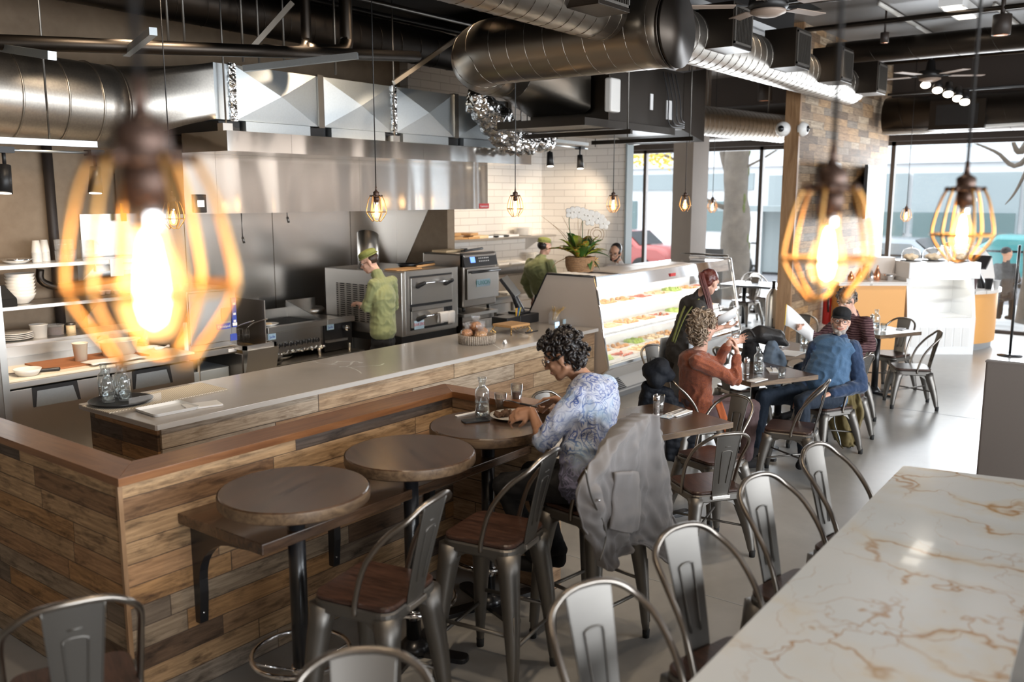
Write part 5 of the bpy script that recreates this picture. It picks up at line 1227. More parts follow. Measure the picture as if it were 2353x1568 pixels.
# ================================================================ KIOSK BEYOND THE TABLES
KO = PZ(2235, 815, 0); KR = V3((sin(YAW), -cos(YAW), 0)); KF = V3((cos(YAW), sin(YAW), 0))    # right / away
def KP(u, w_, z): p = KO+KR*u+KF*w_; return V3((p.x, p.y, z))
KM = Matrix((KR, KF, V3((0,0,1)))).transposed().to_4x4(); KM.translation = KO
wc = thing('pastry_cooler', 'white open-front cooler cabinet in the middle of the orange counter', 'cooler', tuple(KO))
MB().box((-1.0,0,0),(0,.7,.55), M=KM).build('base', 'white_gloss', wc)
m = MB(); m.box((-1.02,.02,1.12),(.03,.75,1.36), M=KM); m.build('canopy', 'white_gloss', wc, bevel=.01)
for u in (-1.0, -.05): m = MB(); m.add([KM @ V3(q) for q in ((u,0,.5),(u+.05,0,.5),(u+.05,.14,1.14),(u,.14,1.14),(u,.7,.5),(u+.05,.7,.5),(u+.05,.7,1.14),(u,.7,1.14))], [(0,1,2,3),(4,7,6,5),(0,3,7,4),(1,5,6,2)]); m.build('side_panel', 'white_gloss', wc)
MB().box((-.95,.65,.5),(-.05,.68,1.14), M=KM).build('back_panel', 'white_paint', wc); m = MB(); m.add([KM @ V3(q) for q in ((-.94,.01,.56),(-.06,.01,.56),(-.06,.13,1.12),(-.94,.13,1.12))], [(0,1,2,3)]); m.build('glass', 'pane_case', wc)
for k in range(7): MB().box((-.93+k*.125,-.006,.12),(-.83+k*.125,0,.40), M=KM).build('vent_panel', 'white_paint', wc)
for z in (.75,.95): MB().box((-.94,.2,z),(-.06,.64,z+.01), M=KM).build('shelf', 'pane_case', wc)
MB().box((-.9,.15,1.10),(-.1,.2,1.12), M=KM).build('lamp', 'lamp_case', wc)
MB().box((-1.42,.49,.0),(-1.03,.75,1.40), M=KM).build('end_box', 'beige_panel', wc)
oc = thing('orange_counter', 'long orange fronted counter left of the white cooler', 'counter', tuple(KP(-1.6,.3,0)))
MB().box((-2.0,.06,.06),(-1.03,.45,1.02), M=KM).build('front', 'orange_panel', oc); MB().box((-2.03,.02,1.02),(-1.03,.48,1.07), M=KM).build('top', 'tile_white', oc); MB().box((-2.0,.10,0),(-1.03,.45,.06), M=KM).build('plinth', 'plinth_grey', oc)
cc_ = thing('curved_counter', 'curved orange counter with grey plinth right of the white cooler', 'counter', tuple(KP(.5,.8,0)))
def arc(r, z): return [KM @ V3((-.15+r*sin(a), 1.30-r*cos(a), z)) for a in [radians(14)+radians(90)*i/22 for i in range(23)]]
for nm, r, z0, z1, mt in (('plinth',.98,0,.10,'plinth_grey'),('front',1.02,.10,.86,'orange_panel'),('top',1.06,.86,.91,'tile_white')):
    m = MB(); m.grid([arc(r, z0), arc(r, z1)]); m.grid([arc(r, z1), arc(.5, z1)]); m.grid([arc(r, z0), arc(.5, z0)]); m.grid([arc(.5, z0), arc(.5, z1)]); m.build(nm, mt, cc_)
wh = thing('white_surround', 'white rounded panel standing behind the curved counter', 'panel', tuple(KP(.9,1.8,0)))
pts = [(0,.35),(.30,.30),(.36,.5),(.37,1.0),(.30,1.3),(.15,1.46),(-.1,1.52),(-.5,1.50),(-.6,1.3),(-.6,.9),(0,.9)]
p9 = [(p[0], p[1]) for p in pts]; mm = KM @ Matrix.Translation((.85,1.95,0)) @ Matrix(((1,0,0,0),(0,0,-1,0),(0,1,0,0),(0,0,0,1)))
MB().prism(p9, 0, .12, M=mm).build('panel', 'white_gloss', wh)
rg_ = thing('cash_register', 'dark register screen on a stand on the curved counter', 'register', tuple(KP(.4,.8,.91)))
m = MB(); m.box((-.03,-.17,-.12),(.0,.17,.13), M=Matrix.Translation(KP(.35,.75,1.30)) @ Matrix.Rotation(YAW-.9, 4, 'Z') @ Matrix.Rotation(.75, 4, 'Y')); m.build('screen', 'black_plastic', rg_); MB().chain([KP(.36,.78,1.28), KP(.42,.8,1.1), KP(.46,.78,.93)], [.03,.03,.07]).build('stand', 'black_plastic', rg_)
cup('dark red tumbler stack beside the register', tuple(KP(.25,.62,.912)), .05, .22, 'trousers_mauve', 'tumbler'); cup('black canister behind the red tumbler', tuple(KP(.47,.60,.912)), .06, .16, 'black_plastic', 'canister'); cup('white cup beside the register on the curved counter', tuple(KP(.6,.62,.912)), .05, .13, 'paper', 'cup')
def dome(u, w_, r, lab):
    t = thing('cake_dome', lab, 'cake dome', tuple(KP(u,w_,1.36))); M = Matrix.Translation((0,0,0))
    MB().lathe([(r+.02,0),(r+.02,.012),(0,.014)], n=28).build('plate', 'black_plastic', t, world=False); MB().lathe([(r,.015),(r,.10),(r*.85,.16),(r*.4,.19),(0,.195)], n=28).build('cover', 'plastic_clear', t, world=False)
    MB().ell((0,0,.20),.015).build('knob', 'chrome', t, world=False)
    remesh(MB().ell((0,0,.06),(r*.8,r*.8,.045)).build('cake', 'food_pale', t, world=False), .012, 1, .02, 22); return t
dome(-.86, .35, .13, 'glass cake dome on the left end of the white cooler'); dome(-.50, .4, .15, 'glass cake dome in the middle of the white cooler top'); dome(-.12, .35, .12, 'glass cake dome on the right end of the white cooler')
tag(remesh(MB().ell(KP(-.2,.55,1.60),(.1,.08,.035)).build('loaf', 'food_bread'), .012, 1, .02, 22), 'golden loaf raised above the cake domes', 'bread'); tag(MB().cyl(KP(-.2,.55,1.362),KP(-.2,.55,1.57),.015,n=10).lathe([(.11,0),(.115,.012),(0,.012)], c=KP(-.2,.55,1.565), n=20).build('cake_stand', 'chrome'), 'tall thin cake stand under the golden loaf', 'stand')
for i, (u, h, mt, lab) in enumerate(((-1.75,.12,'copper','squat copper pot on the orange counter, leftmost'),(-1.62,.16,'copper','small copper pot with a lid on the orange counter'),(-1.45,.15,'chrome','shiny white metal pitcher on the orange counter'),(-1.36,.20,'copper','tall copper pot with a pointed lid on the orange counter'),(-1.18,.12,'chrome','round silver bowl at the right end of the orange counter'))):
    t = thing('metal_pot', lab, 'pot', tuple(KP(u,.32,1.071))); r = .05 if i < 4 else .10
    MB().lathe([(r*.8,0),(r,.02),(r*.95,h*.5),(r*.5,h*.8),(r*.25,h),(0,h*1.05)] if i < 4 else [(r*.5,0),(r,h*.8),(r*1.02,h*.8),(r*.5,.01),(0,.01)], n=20).build('body', mt, t, world=False)
    if i < 4: MB().ell((0,0,h*1.08),.012).build('knob', mt, t, world=False)
ps = thing('queue_post', 'black stanchion post on a round base at the right', 'post', tuple(PZ(2320,818,0)))
MB().lathe([(.17,0),(.17,.015),(.03,.035)], n=28).build('base', 'black_iron', ps, world=False); MB().cyl((0,0,.03),(0,0,1.62),.02,n=12).build('pole', 'black_iron', ps, world=False)
p = PY(1895, 700, 4.38)
fe = thing('fire_extinguisher', 'red fire extinguisher hanging on the plank wall', 'extinguisher', (p.x,4.33,p.z-.3))
MB().lathe([(.06,0),(.075,.02),(.075,.38),(.05,.44),(.025,.46)], n=20).build('body', 'red_paint', fe, world=False); MB().box((-.02,-.02,.46),(.02,.02,.50)).cyl((-.02,0,.51),(.1,0,.54),.01,n=8).build('valve', 'chrome', fe, world=False)
MB().tube(spline([(0,-.02,.5),(-.10,-.03,.42),(-.09,-.04,.2)], 10), .012, 8).build('hose', 'black_plastic', fe, world=False); MB().box((-.05,-.078,.15),(.05,-.07,.3)).build('label', 'paper', fe, world=False)
for (xa_, xb_, lab) in ((12.85,14.05,'wall screen left of the two on the plank wall'),(14.45,15.85,'wall screen right of the two on the plank wall')):
    t = thing('screen', lab, 'screen', ((xa_+xb_)/2,4.35,2.0))
    M = Matrix.Translation(((xa_+xb_)/2,4.30,2.38)) @ Matrix.Rotation(radians(12), 4, 'Z')
    MB().box((-.60,-.02,-.42),(.60,.03,.42), M=M).build('housing', 'black_plastic', t); MB().add([M @ V3(q) for q in ((-.58,-.024,-.40),(.58,-.024,-.40),(.58,-.024,.40),(-.58,-.024,.40))], [(0,1,2,3)]).build('display', 'tv_picture', t)
    MB().box(((xa_+xb_)/2-.1,4.32,2.2),((xa_+xb_)/2+.1,4.42,2.5)).build('mount', 'black_paint', t)
gp = PZ(2252, 1085, .0)
bp = thing('booth_divider', 'grey divider panel standing beyond the marble table at right', 'divider', (5.95,.6,0)); a_ = PX(2256, 960, 5.95)
MB().rbox((5.92,-1.2,0),(5.97,a_.y,1.33),.012).build('panel', 'grey_panel', bp); MB().rbox((5.915,-1.2,1.33),(5.975,a_.y+.003,1.34),.004).build('cap', 'grey_panel', bp)
bq = thing('banquette', 'brown upholstered banquette along the right side of the marble table', 'banquette', (3.3,-.2,0))
MB().rbox((2.0,-.55,.0),(4.6,.10,.74),.03).build('seat', 'banquette', bq); MB().rbox((2.0,-.75,.0),(4.6,-.56,1.3),.03).build('backrest', 'banquette', bq)
# ================================================================ CHAIRS AND STOOLS
def rsq(h, r, n=5):
    pts = []
    for cx, cy, a0 in ((h-r,h-r,0),(-h+r,h-r,pi/2),(-h+r,-h+r,pi),(h-r,-h+r,1.5*pi)):
        for i in range(n+1): t = a0+i*pi/2/n; pts.append((cx+r*cos(t), cy+r*sin(t)))
    return pts
def make_chair(name, label, cat, H, top, hw=.175, foot=(.215,.21,.25), stool=False, seat_mat='wood_seat', tube_mat='chair_tube'):
    """faces local +Y; H = seat height, top = height of the hoop"""
    t = thing(name, label, cat)
    s = MB(); s.prism(rsq(.185,.055), H-.022, H, bev=.006, smooth=False); s.build('seat', seat_mat, t, world=False)
    f = MB(); f.prism(rsq(.19,.06), H-.075, H-.023, bev=.008)
    fx, fyf, fyb = foot; ah = .12 if not stool else .14
    for (ax, ay, bx, by) in ((-1,1,1,1),(1,1,1,-1),(1,-1,-1,-1),(-1,-1,-1,1)):
        A = V3((ax*.172, ay*.172, 0)); B = V3((bx*.172, by*.172, 0)); rows = [[], []]
        for i in range(13):
            u = i/12; p = A.lerp(B, u); dz = ah*(abs(2*u-1)**2.6); p2 = p*(1+.10*dz/ah); rows[0].append((p.x,p.y,H-.06)); rows[1].append((p2.x*(1), p2.y, H-.072-dz))
        f.grid(rows)
    fr_ = f.build('seat_frame', 'chair_steel', t, world=False)
    for sx in (-1, 1):
        for sy in (1, -1):
            ft = V3((sx*fx, (fyf if sy > 0 else -fyb), 0)); tp = V3((sx*.150, sy*.150, H-.055)); m = MB(); k = 8; pts = []; rs = []
            w0 = .036 if not stool else .042
            for i in range(k+1):
                u = i/k; p = tp.lerp(ft, u); p += V3((sx, sy, 0))*.010*sin(pi*u); pts.append(p); rs.append(w0*(1-u)**.8*.9+.016+.006*(u < .1))
            pts[-1].z = .02
            m.tube(pts, rs, 8); out = V3((sx, sy, 0)).normalized()
            a, b = pts[3]+out*(rs[3]*.98), pts[7]+out*(rs[7]*.98); m.tube([a, b], .004, 4)
            lg = m.build('leg', 'chair_steel', t, world=False)
            MB().cyl(ft, (ft.x,ft.y,.045), .019, .021, n=10).build('rubber_foot', 'rubber', lg, world=False)
    # hoop
    ty = -.270 if not stool else -.285; th = H+(top-H)
    hf_ = [(.190,-.03,H-.05),(.192,-.035,H+.01),(.196,-.085,H+(top-H)*.40),(.190,-.175,H+(top-H)*.70),(.160,ty+.030,top-.055),(.105,ty+.002,top-.015),(.05,ty-.010,top-.002)]
    pts = [(-a, b, c) for a, b, c in hf_]+[(0,ty-.013,top)]+list(reversed(hf_))
    MB().tube(spline(pts, 48), .0115, 8).build('back_hoop', tube_mat, t, world=False)
    # splat
    m = MB(); rows = []; nz_ = 12
    for i in range(nz_+1):
        u = i/nz_; z = H-.03+(top-.004-H+.03)*u; w = .058+.026*u; yb = -.187-(abs(ty)-.180)*u**1.1
        rows.append([(w*(j/4-1), yb-.006*(1-(j/4-1)**2), z) for j in range(9)])
    m.grid(rows); back = [[(x, y+.005, z) for x, y, z in r] for r in rows]; m.grid([list(reversed(r)) for r in back])
    e1 = [r[0] for r in rows]; e2 = [r[-1] for r in rows]; m.tube(e1, .0035, 4); m.tube(e2, .0035, 4)
    def onp(a, u, off): z = H-.03+(top-.004-H+.03)*u; yb = -.187-(abs(ty)-.180)*u**1.1; return (a, yb-.006-off, z)
    emb = [onp(-.024,.20,.0),onp(-.034,.66,.0),onp(-.030,.72,0),onp(0,.735,0),onp(.030,.72,0),onp(.034,.66,0),onp(.024,.20,.0)]
    m.tube(spline(emb, 26), .0035, 5)
    m.tube([(x, y+.011, z) for x, y, z in spline(emb, 26)], .0035, 5)
    for off in (.013,): m.tube([onp(-.02,.80,0), onp(.02,.80,0)], .003, 4)
    sp_o = m.build('back_splat', 'chair_steel', t, world=False)
    MB().box((-.065,-.205,H-.055),(.065,-.180,H-.03)).build('back_clip', 'stainless', sp_o, world=False, bevel=.004)
    if stool:
        for z, k in ((.26,0),(.33,1)):
            u = 1-z/(H-.05); xx = .158+(fx-.158)*u; y1_ = .158+(fyf-.158)*u; y2_ = -(.158+(fyb-.158)*u)
            m = MB()
            for a, b in ((((-xx,y1_,z),(xx,y1_,z)),((-xx,y2_,z),(xx,y2_,z))) if k == 0 else (((-xx,y1_,z),(-xx,y2_,z)),((xx,y1_,z),(xx,y2_,z)))):
                MB().tube([a, b], .010, 8).build('footrest', 'chair_steel', t, world=False)
    else:
        m = MB(); z = .20; u = 1-z/(H-.05); xx = .158+(fx-.158)*u; m.tube([(-xx,.19,z),(xx,-.22,z)], .008, 6); m.tube([(xx,.19,z),(-xx,-.22,z)], .008, 6); m.build('cross_brace', 'chair_steel', t, world=False)
    return t
SG = 'metal bar stools along the round tables'
st0 = make_chair('bar_stool', 'metal bar stool with brown wooden seat, nearest the camera', 'stool', .76, 1.17, foot=(.215,.205,.215), stool=True)
st0['group'] = SG; st0.location = (2.38,2.52,0); st0.rotation_euler = (0,0,radians(12))
dup(st0, (3.16,2.52,0), radians(10), 'metal bar stool with an empty brown seat behind the woman in the blue blouse')
dup(st0, (3.76,2.36,0), radians(-8), 'metal bar stool under the woman in the blue blouse, draped with a grey jacket')
CG = 'metal dining chairs at the wooden tables'
ch0 = make_chair('dining_chair', 'metal chair with brown wooden seat at the table corner nearest the marble table', 'chair', .45, .85)
ch0['group'] = CG; ch0.location = (5.28,2.42,0); ch0.rotation_euler = (0,0,radians(-36))
dup(ch0, (5.90,2.67,0), radians(70), 'metal chair seen side-on beside the first wooden table, between the two front tables')
dup(ch0, (7.05,2.50,0), radians(12), 'metal chair with streaky brown seat at the near side of the carafe table')
dup(ch0, (8.02,2.54,0), radians(62), 'metal chair under the man in the blue sweater with an olive jacket on its back')
dup(ch0, (8.55,2.58,0), radians(-12), 'metal chair right behind the man in the blue sweater')
dup(ch0, (9.42,2.80,0), radians(45), 'metal chair of the person in the burgundy sweater')
dup(ch0, (10.42,2.38,0), radians(25), 'metal chair standing rightmost, with its legs free on the open floor')
dup(ch0, (11.15,2.80,0), radians(72), 'metal chair in front of the white cooler at the far table')
dup(ch0, (10.7,3.75,0), radians(100), 'metal chair with a pale back beyond the raised menu')
dup(ch0, (6.70,3.22,0), radians(-122), 'metal chair under the woman in the rust sweater with a black puffer jacket')
dup(ch0, (8.30,3.46,0), radians(-117), 'metal chair heaped with a black bag and jackets')
dup(ch0, (5.35,3.55,0), radians(175), 'metal chair on the far side of the first wooden table')
dup(ch0, (7.70,3.95,0), radians(160), 'metal chair beyond the table with the water carafe')
MG = 'metal stools along the marble table'
def stool_at(px, py, rz, lab, grp):      # the hoop top stands at pixel px, py
    a = radians(rz); h_ = PZ(px, py, 1.165); bx, by = .295*sin(a), -.295*cos(a)
    return dup(st0, (h_.x-bx, h_.y-by, 0), a, lab, grp)
stool_at(1866, 1026, 172, 'metal stool farthest along the row beside the marble table', MG)
stool_at(1735, 1097, 168, 'metal stool second farthest in the row beside the marble table', MG)
stool_at(1560, 1215, 165, 'metal stool second nearest in the row beside the marble table', MG)
stool_at(1348, 1347, 160, 'metal stool nearest in the row beside the marble table', MG)
stool_at(835, 1500, 132, 'metal stool cut by the bottom picture edge with a pale back panel', 'metal stools at the bottom picture edge')
stool_at(168, 1389, -22, 'metal stool in the bottom left corner before the plank wall', 'metal stools at the bottom picture edge')
FG = 'dark chairs at the far window table'
for i, (px, py, rz, lab) in enumerate(((1712,690,75,'dark metal chair nearest the display case at the far window table'),(1722,668,100,'dark metal chair behind it at the far window table'),(1760,640,160,'dark metal chair beyond the far window table top'),(1490,610,60,'dark cafe chair seen left of the concrete column'),(1462,600,200,'dark cafe chair cut by the glasses-wearing man'))):
    q = PZ(px, py, .45); x = min(q.x, 16.2); k = x/q.x
    dup(ch0, (q.x*k, q.y*k, 0), radians(rz), lab, FG)

# ================================================================ TABLES
def bistro(x, y, label, ang, first=[None]):
    if first[0] is None:
        t = thing('bistro_table', label, 'table', (x,y,0), 0, 'round bar tables')
        m = MB(); R = .322; m.lathe([(R-.012,1.012),(R,1.022),(R,1.062),(R-.006,1.07),(0,1.07)], n=56, smooth=False); tp = m.build('tabletop', 'wood_tabletop', t, world=False)
        m = MB(); m.lathe([(R+.0015,1.020),(R+.003,1.024),(R+.003,1.060),(R+.0015,1.066)], n=56, cap=False); m.build('edge_band', 'wood_table_edge', tp, world=False)
        MB().cyl((0,0,.03),(0,0,1.012),.038,n=24).build('column', 'black_iron', t, world=False)
        MB().prism([(-.12,-.12),(.12,-.12),(.12,.12),(-.12,.12)], 1.0, 1.011).build('mounting_plate', 'black_iron', t, world=False)
        m = MB()
        for a in (radians(45), radians(135)):
            M = Matrix.Rotation(a, 4, 'Z'); m.rbox((-.30,-.04,.0),(.30,.04,.025), .03, M=M)
        m.lathe([(.09,.02),(.07,.05),(.042,.08)], n=20); m.build('base', 'black_iron', t, world=False)
        m = MB(); m.tube([(.215*cos(2*pi*i/40), .215*sin(2*pi*i/40), .30) for i in range(40)], .0115, 8, closed=True); fo = m.build('foot_ring', 'chrome', t, world=False)
        m = MB(); 
        for k in range(4): a = pi/4+k*pi/2; m.tube([(.03*cos(a),.03*sin(a),.22),(.21*cos(a),.21*sin(a),.295)], .007, 6)
        m.cyl((0,0,.19),(0,0,.24),.046,n=20); m.build('ring_strut', 'chrome', fo, world=False)
        first[0] = t; t.rotation_euler = (0,0,ang); return t
    return dup(first[0], (x,y,0), ang, label)
bistro(2.37, 3.00, 'round wooden bar table nearest the camera', .3)
bistro(3.08, 2.99, 'round wooden bar table in the middle, empty and shining', 1.1)
bistro(3.66, 3.02, 'round wooden bar table with the meal of the woman in the blue blouse', 2.0).location = (3.73,3.02,0)
tb0 = [None]
def dining(cx, cy, w, d, ang, label):
    t = thing('dining_table', label, 'table', (cx,cy,0), radians(ang), 'square wooden dining tables')
    m = MB(); m.box((-w/2,-d/2,.722),(w/2,d/2,.765)); tp = m.build('tabletop', 'wood_tabletop', t, world=False, bevel=.003)
    m = MB(); e = .002; m.box((-w/2-e,-d/2-e,.724),(w/2+e,-d/2,.762)); m.box((-w/2-e,d/2,.724),(w/2+e,d/2+e,.762)); m.box((-w/2-e,-d/2,.724),(-w/2,d/2,.762)); m.box((w/2,-d/2,.724),(w/2+e,d/2,.762)); m.build('edge_band', 'wood_table_edge', tp, world=False)
    MB().cyl((0,0,.03),(0,0,.72),.038,n=20).build('column', 'black_iron', t, world=False)
    m = MB()
    for a in (0, pi/2): m.rbox((-.30,-.035,0),(.30,.035,.028), .03, M=Matrix.Rotation(a, 4, 'Z'))
    m.lathe([(.085,.02),(.06,.05),(.04,.08)], n=20); m.build('base', 'black_iron', t, world=False)
    m = MB(); m.box((-.2,-.03,.69),(.2,.03,.72)); m.box((-.03,-.2,.69),(.03,.2,.72)); m.build('mounting_plate', 'black_iron', t, world=False)
    return t
def tcen(A, ang, w, d): a = radians(ang); return (A[0]+w/2*cos(a)-d/2*sin(a), A[1]+w/2*sin(a)+d/2*cos(a))
c1 = tcen((5.07,2.68), -21, .69, .72); dining(c1[0], c1[1], .69, .72, -21, 'wooden table with the pepper mill and folded napkin, nearest')
c2 = tcen((7.06,2.86), -27, .75, .75); dining(c2[0], c2[1], .75, .75, -27, 'wooden table with carafe and tumbler between rust and blue sweaters')
c3 = tcen((8.40,3.12), -27, .75, .80); dining(c3[0], c3[1], .75, .80, -27, 'wooden table with menus behind the man in the blue sweater')
c4 = tcen((10.40,2.72), -27, .66, .66); dining(c4[0], c4[1], .66, .66, -27, 'farthest wooden table with carafe and glass before the orange counter')
q = PZ(1748, 645, .76); s_ = 15.3/q.x
t = thing('window_table', 'dark rectangular table by the window left of the plank wall', 'table', (q.x*s_,q.y*s_,0)); MB().box((-.4,-.9,.72),(.4,.6,.76)).build('tabletop', 'black_iron', t, world=False)
for y in (-.5,.3): MB().cyl((0,y,.03),(0,y,.72),.04,n=12).build('column', 'black_iron', t, world=False); MB().box((-.3,y-.04,0),(.3,y+.04,.03)).build('base', 'black_iron', t, world=False)
q = PZ(1774, 742, 0); q = q*(13.4/q.x); t = thing('gas_cylinder', 'tall silver cylinder in a black stand beside the plank wall', 'cylinder', (13.4,q.y,0)); MB().lathe([(.10,.12),(.11,.14),(.11,.78),(.07,.86),(.04,.90)], n=20).build('body', 'stainless', t, world=False); MB().cyl((0,0,.9),(0,0,1.02),.03,n=10).build('valve', 'black_plastic', t, world=False)
m = MB()
for z in (.14,.30): m.tube([(.14*cos(2*pi*i/24),.14*sin(2*pi*i/24),z) for i in range(24)], .008, 6, closed=True)
for k in range(4): a = k*pi/2+.4; m.cyl((.14*cos(a),.14*sin(a),0),(.14*cos(a),.14*sin(a),.45),.008,n=6)
m.build('stand', 'black_iron', t, world=False)

mt = thing('marble_table', 'long white marble bar table with rusty gold veins in the right foreground', 'table', (3.0,.62,0))
MT = 1.07
A = PZ(2076,1070,MT); B_ = PZ(1583,1568,MT); D_ = PZ(2352,1436,MT); E_ = PZ(2318,1568,MT); G_ = PZ(2353,1103,MT)
B2 = B_+(B_-A).normalized()*.5; E2 = E_+(E_-D_).normalized()*.45; fd_ = (G_-A).normalized(); ed_ = (D_-E_).normalized()
k_ = ((A.x-E_.x)*fd_.y-(A.y-E_.y)*fd_.x)/(ed_.x*fd_.y-ed_.y*fd_.x); I_ = E_+ed_*k_
poly = [(A.x,A.y),(B2.x,B2.y),(E2.x,E2.y),(I_.x,I_.y)]
area_ = sum(poly[i][0]*poly[(i+1) % 4][1]-poly[(i+1) % 4][0]*poly[i][1] for i in range(4))
if area_ < 0: poly.reverse()
MB().prism(poly, MT-.03, MT, bev=.003).build('tabletop', 'marble', mt)
for x in (2.3, 3.7): MB().box((x-.04,.58,.03),(x+.04,.66,MT-.065)).build('column', 'black_iron', mt); MB().box((x-.04,.38,0),(x+.04,.88,.03)).build('base', 'black_iron', mt)
MB().box((1.7,.5,MT-.065),(4.1,.74,MT-.03)).build('underframe', 'black_iron', mt)

# ================================================================ PENDANTS
def pendant(px, py, d, label, first=[None], s=1.0, rot=0):
    p = PD(px, py, d)
    if first[0] is None:
        t = thing('cage_pendant', label, 'pendant lamp', tuple(p), 0, 'wire cage pendant lamps')
        m = MB(); m.cyl((0,0,.138),(0,0,.175),.009,.005,n=12); m.lathe([(.022,.10),(.025,.108),(.025,.130),(.019,.134),(.010,.140)], n=20); m.lathe([(.040,.094),(.042,.099),(.040,.106),(.022,.108)], n=20)
        m.cyl((0,0,.055),(0,0,.10),.0215,n=18); so = m.build('socket', 'bronze_socket', t, world=False)
        for k in range(6): a = k*pi/3+.2; MB().ell((.046*cos(a),.046*sin(a),.100),.007).build('screw', 'bronze_socket', so, world=False)
        MB().lathe([(.0135,.030),(.0142,.035),(.0135,.040),(.0142,.045),(.0135,.055)], n=16).build('bulb_cap', 'chrome', t, world=False)
        for k in range(3):      # six ribs made of three bent wire pairs that meet in loops at the bottom
            m = MB(); a = k*2*pi/3
            for s_ in (0,):
                a1, a2 = a, a+pi/3
                side = lambda aa: [(.046*cos(aa),.046*sin(aa),.100),(.060*cos(aa),.060*sin(aa),.07),(.073*cos(aa),.073*sin(aa),.02),(.078*cos(aa),.078*sin(aa),-.025),(.062*cos(aa),.062*sin(aa),-.058),(.042*cos(aa),.042*sin(aa),-.085)]
                mid = (a1+a2)/2; pts = side(a1)+[(.034*cos(mid-.25),.034*sin(mid-.25),-.097),(.034*cos(mid+.25),.034*sin(mid+.25),-.097)]+list(reversed(side(a2)))
                m.tube(spline(pts, 46), .0036, 6)
            m.build('cage_wire', 'brass', t, world=False)
        MB().tube([(.079*cos(2*pi*i/40),.079*sin(2*pi*i/40),-.025) for i in range(40)], .0038, 6, closed=True).build('cage_ring', 'brass', t, world=False)
        MB().lathe([(.015,.034),(.018,.018),(.028,-.01),(.0335,-.035),(.028,-.060),(.013,-.072),(0,-.074)], n=20).build('bulb', 'bulb_glass', t, world=False)
        fl = MB(); fl.lathe([(.002,.032),(.007,.02),(.012,-.01),(.014,-.035),(.009,-.056),(0,-.062)], n=12); fl.build('filament', 'filament', t, world=False)
        first[0] = t; c = MB().cyl((0,0,.17),(0,0,2.36),.0042,n=8).build('cord', 'black_paint', t, world=False)
        t.rotation_euler = (0,0,rot); return t
    o = dup(first[0], tuple(p), rot, label); return o
pendant(345, 605, .86, 'large blurred glowing cage lamp hanging nearest at the left', rot=.35)
pendant(1903, 563, 1.58, 'blurred glowing cage lamp in front of the plank wall', rot=.1)
pendant(2212, 519, 2.48, 'glowing cage lamp hanging rightmost before the windows', rot=.55)
pendant(865, 480, 7.1, 'cage lamp hanging before the polished hood above the cook', rot=.2)
pendant(1184, 474, 8.7, 'cage lamp hanging before the white tiles', rot=.3)
pendant(1409, 469, 10.8, 'cage lamp hanging before the leftmost window', rot=.1)
pendant(1574, 468, 11.6, 'golden cage lamp hanging before the concrete column', rot=.4)
pendant(398, 495, 6.6, 'small cage lamp half hidden behind the large blurred one', rot=.4)
for px, py, lab in ((1637,474,'small lamp glowing in the window left of the tree trunk'),(2082,495,'small bare lamp glowing before the right window')):
    pendant(px, py, 14.0, lab, rot=.7)

# ================================================================ TABLEWARE
def carafe(p, label, lvl=.5, h=.24, group=None, proto=[None]):
    k = ('c', round(lvl, 2))
    t = thing('water_carafe', label, 'carafe', tuple(p), 0, group); r = .042
    prof_o = [(r*.9,0),(r,.006),(r,.145),(r*.86,.165),(r*.5,.180),(r*.44,.20),(r*.58,.222),(r*.60,.235)]
    prof_i = [(r*.52,.235),(r*.38,.20),(r*.44,.182),(r*.8,.163),(r*.93,.145),(r*.93,.018),(0,.014)]
    MB().lathe(prof_o+prof_i, n=24).build('body', 'glass', t, world=False)
    if lvl: MB().lathe([(0,.0145),(r*.92,.0185),(r*.92,.018+.125*lvl),(0,.018+.125*lvl)], n=24, cap=False).build('water', 'water', t, world=False)
    return t
def tumbler(p, label, r=.036, h=.095, lvl=.5, fill='water', name='drinking_glass', group=None):
    t = thing(name, label, 'glass', tuple(p), 0, group)
    MB().lathe([(r*.74,0),(r*.78,.004),(r,h),(r*.94,h),(r*.72,.014),(0,.012)], n=20).build('body', 'glass', t, world=False)
    if lvl: MB().lathe([(0,.0125),(r*.71,.0145),(r*(.72+.22*lvl)*.985,.014+(h-.014)*lvl),(0,.014+(h-.014)*lvl)], n=20, cap=False).build('drink', fill, t, world=False)
    return t
ZB = 1.071
carafe(PZ(1108,960,ZB), 'half full glass carafe on the bar table of the woman eating', .55)
tumbler(PZ(1150,938,ZB), 'short tumbler of water between carafe and cola', .038, .09, .45)
tumbler(PZ(1187,935,ZB), 'tall glass of cola with ice on the bar table', .036, .14, .6, 'cola')
p = PZ(1175, 962, ZB); pl = tag(MB().lathe([(.07,0),(.10,.006),(.135,.018),(.136,.021),(.10,.011),(0,.008)], n=36).build('dinner_plate', 'porcelain', None, world=False), 'white plate with dark roasted food in front of the woman eating', 'plate'); pl.location = (p.x+.02,p.y-.0,ZB)
fd = remesh(MB().chain([(p.x-.07,p.y+.05,ZB+.030),(p.x-.0,p.y+.015,ZB+.030)], [.02,.022]).build('roast_food', 'food_dark'), .006, 1, .012, 40, .01, 90); tag(fd, 'dark roasted piece of food on the white plate', 'food')
p = PZ(1093, 968, ZB); phn = thing('smartphone', 'black phone lying on the bar table before the carafe', 'phone', (p.x,p.y,ZB), radians(60)); MB().rbox((-.038,-.077,0),(.038,.077,.009),.010).build('body', 'black_plastic', phn, world=False); MB().rbox((-.034,-.071,.009),(.034,.071,.0095),.008).build('screen', 'screen_off', phn, world=False)
p = PZ(1076, 952, ZB); tag(MB().rbox((-.09,-.011,0),(.09,.011,.006),.004).build('paper_strip', 'paper', None, world=False), 'narrow white folded paper on the bar table at left', 'paper').location = (p.x,p.y,ZB); bpy.data.objects['paper_strip'].rotation_euler = (0,0,radians(-12))
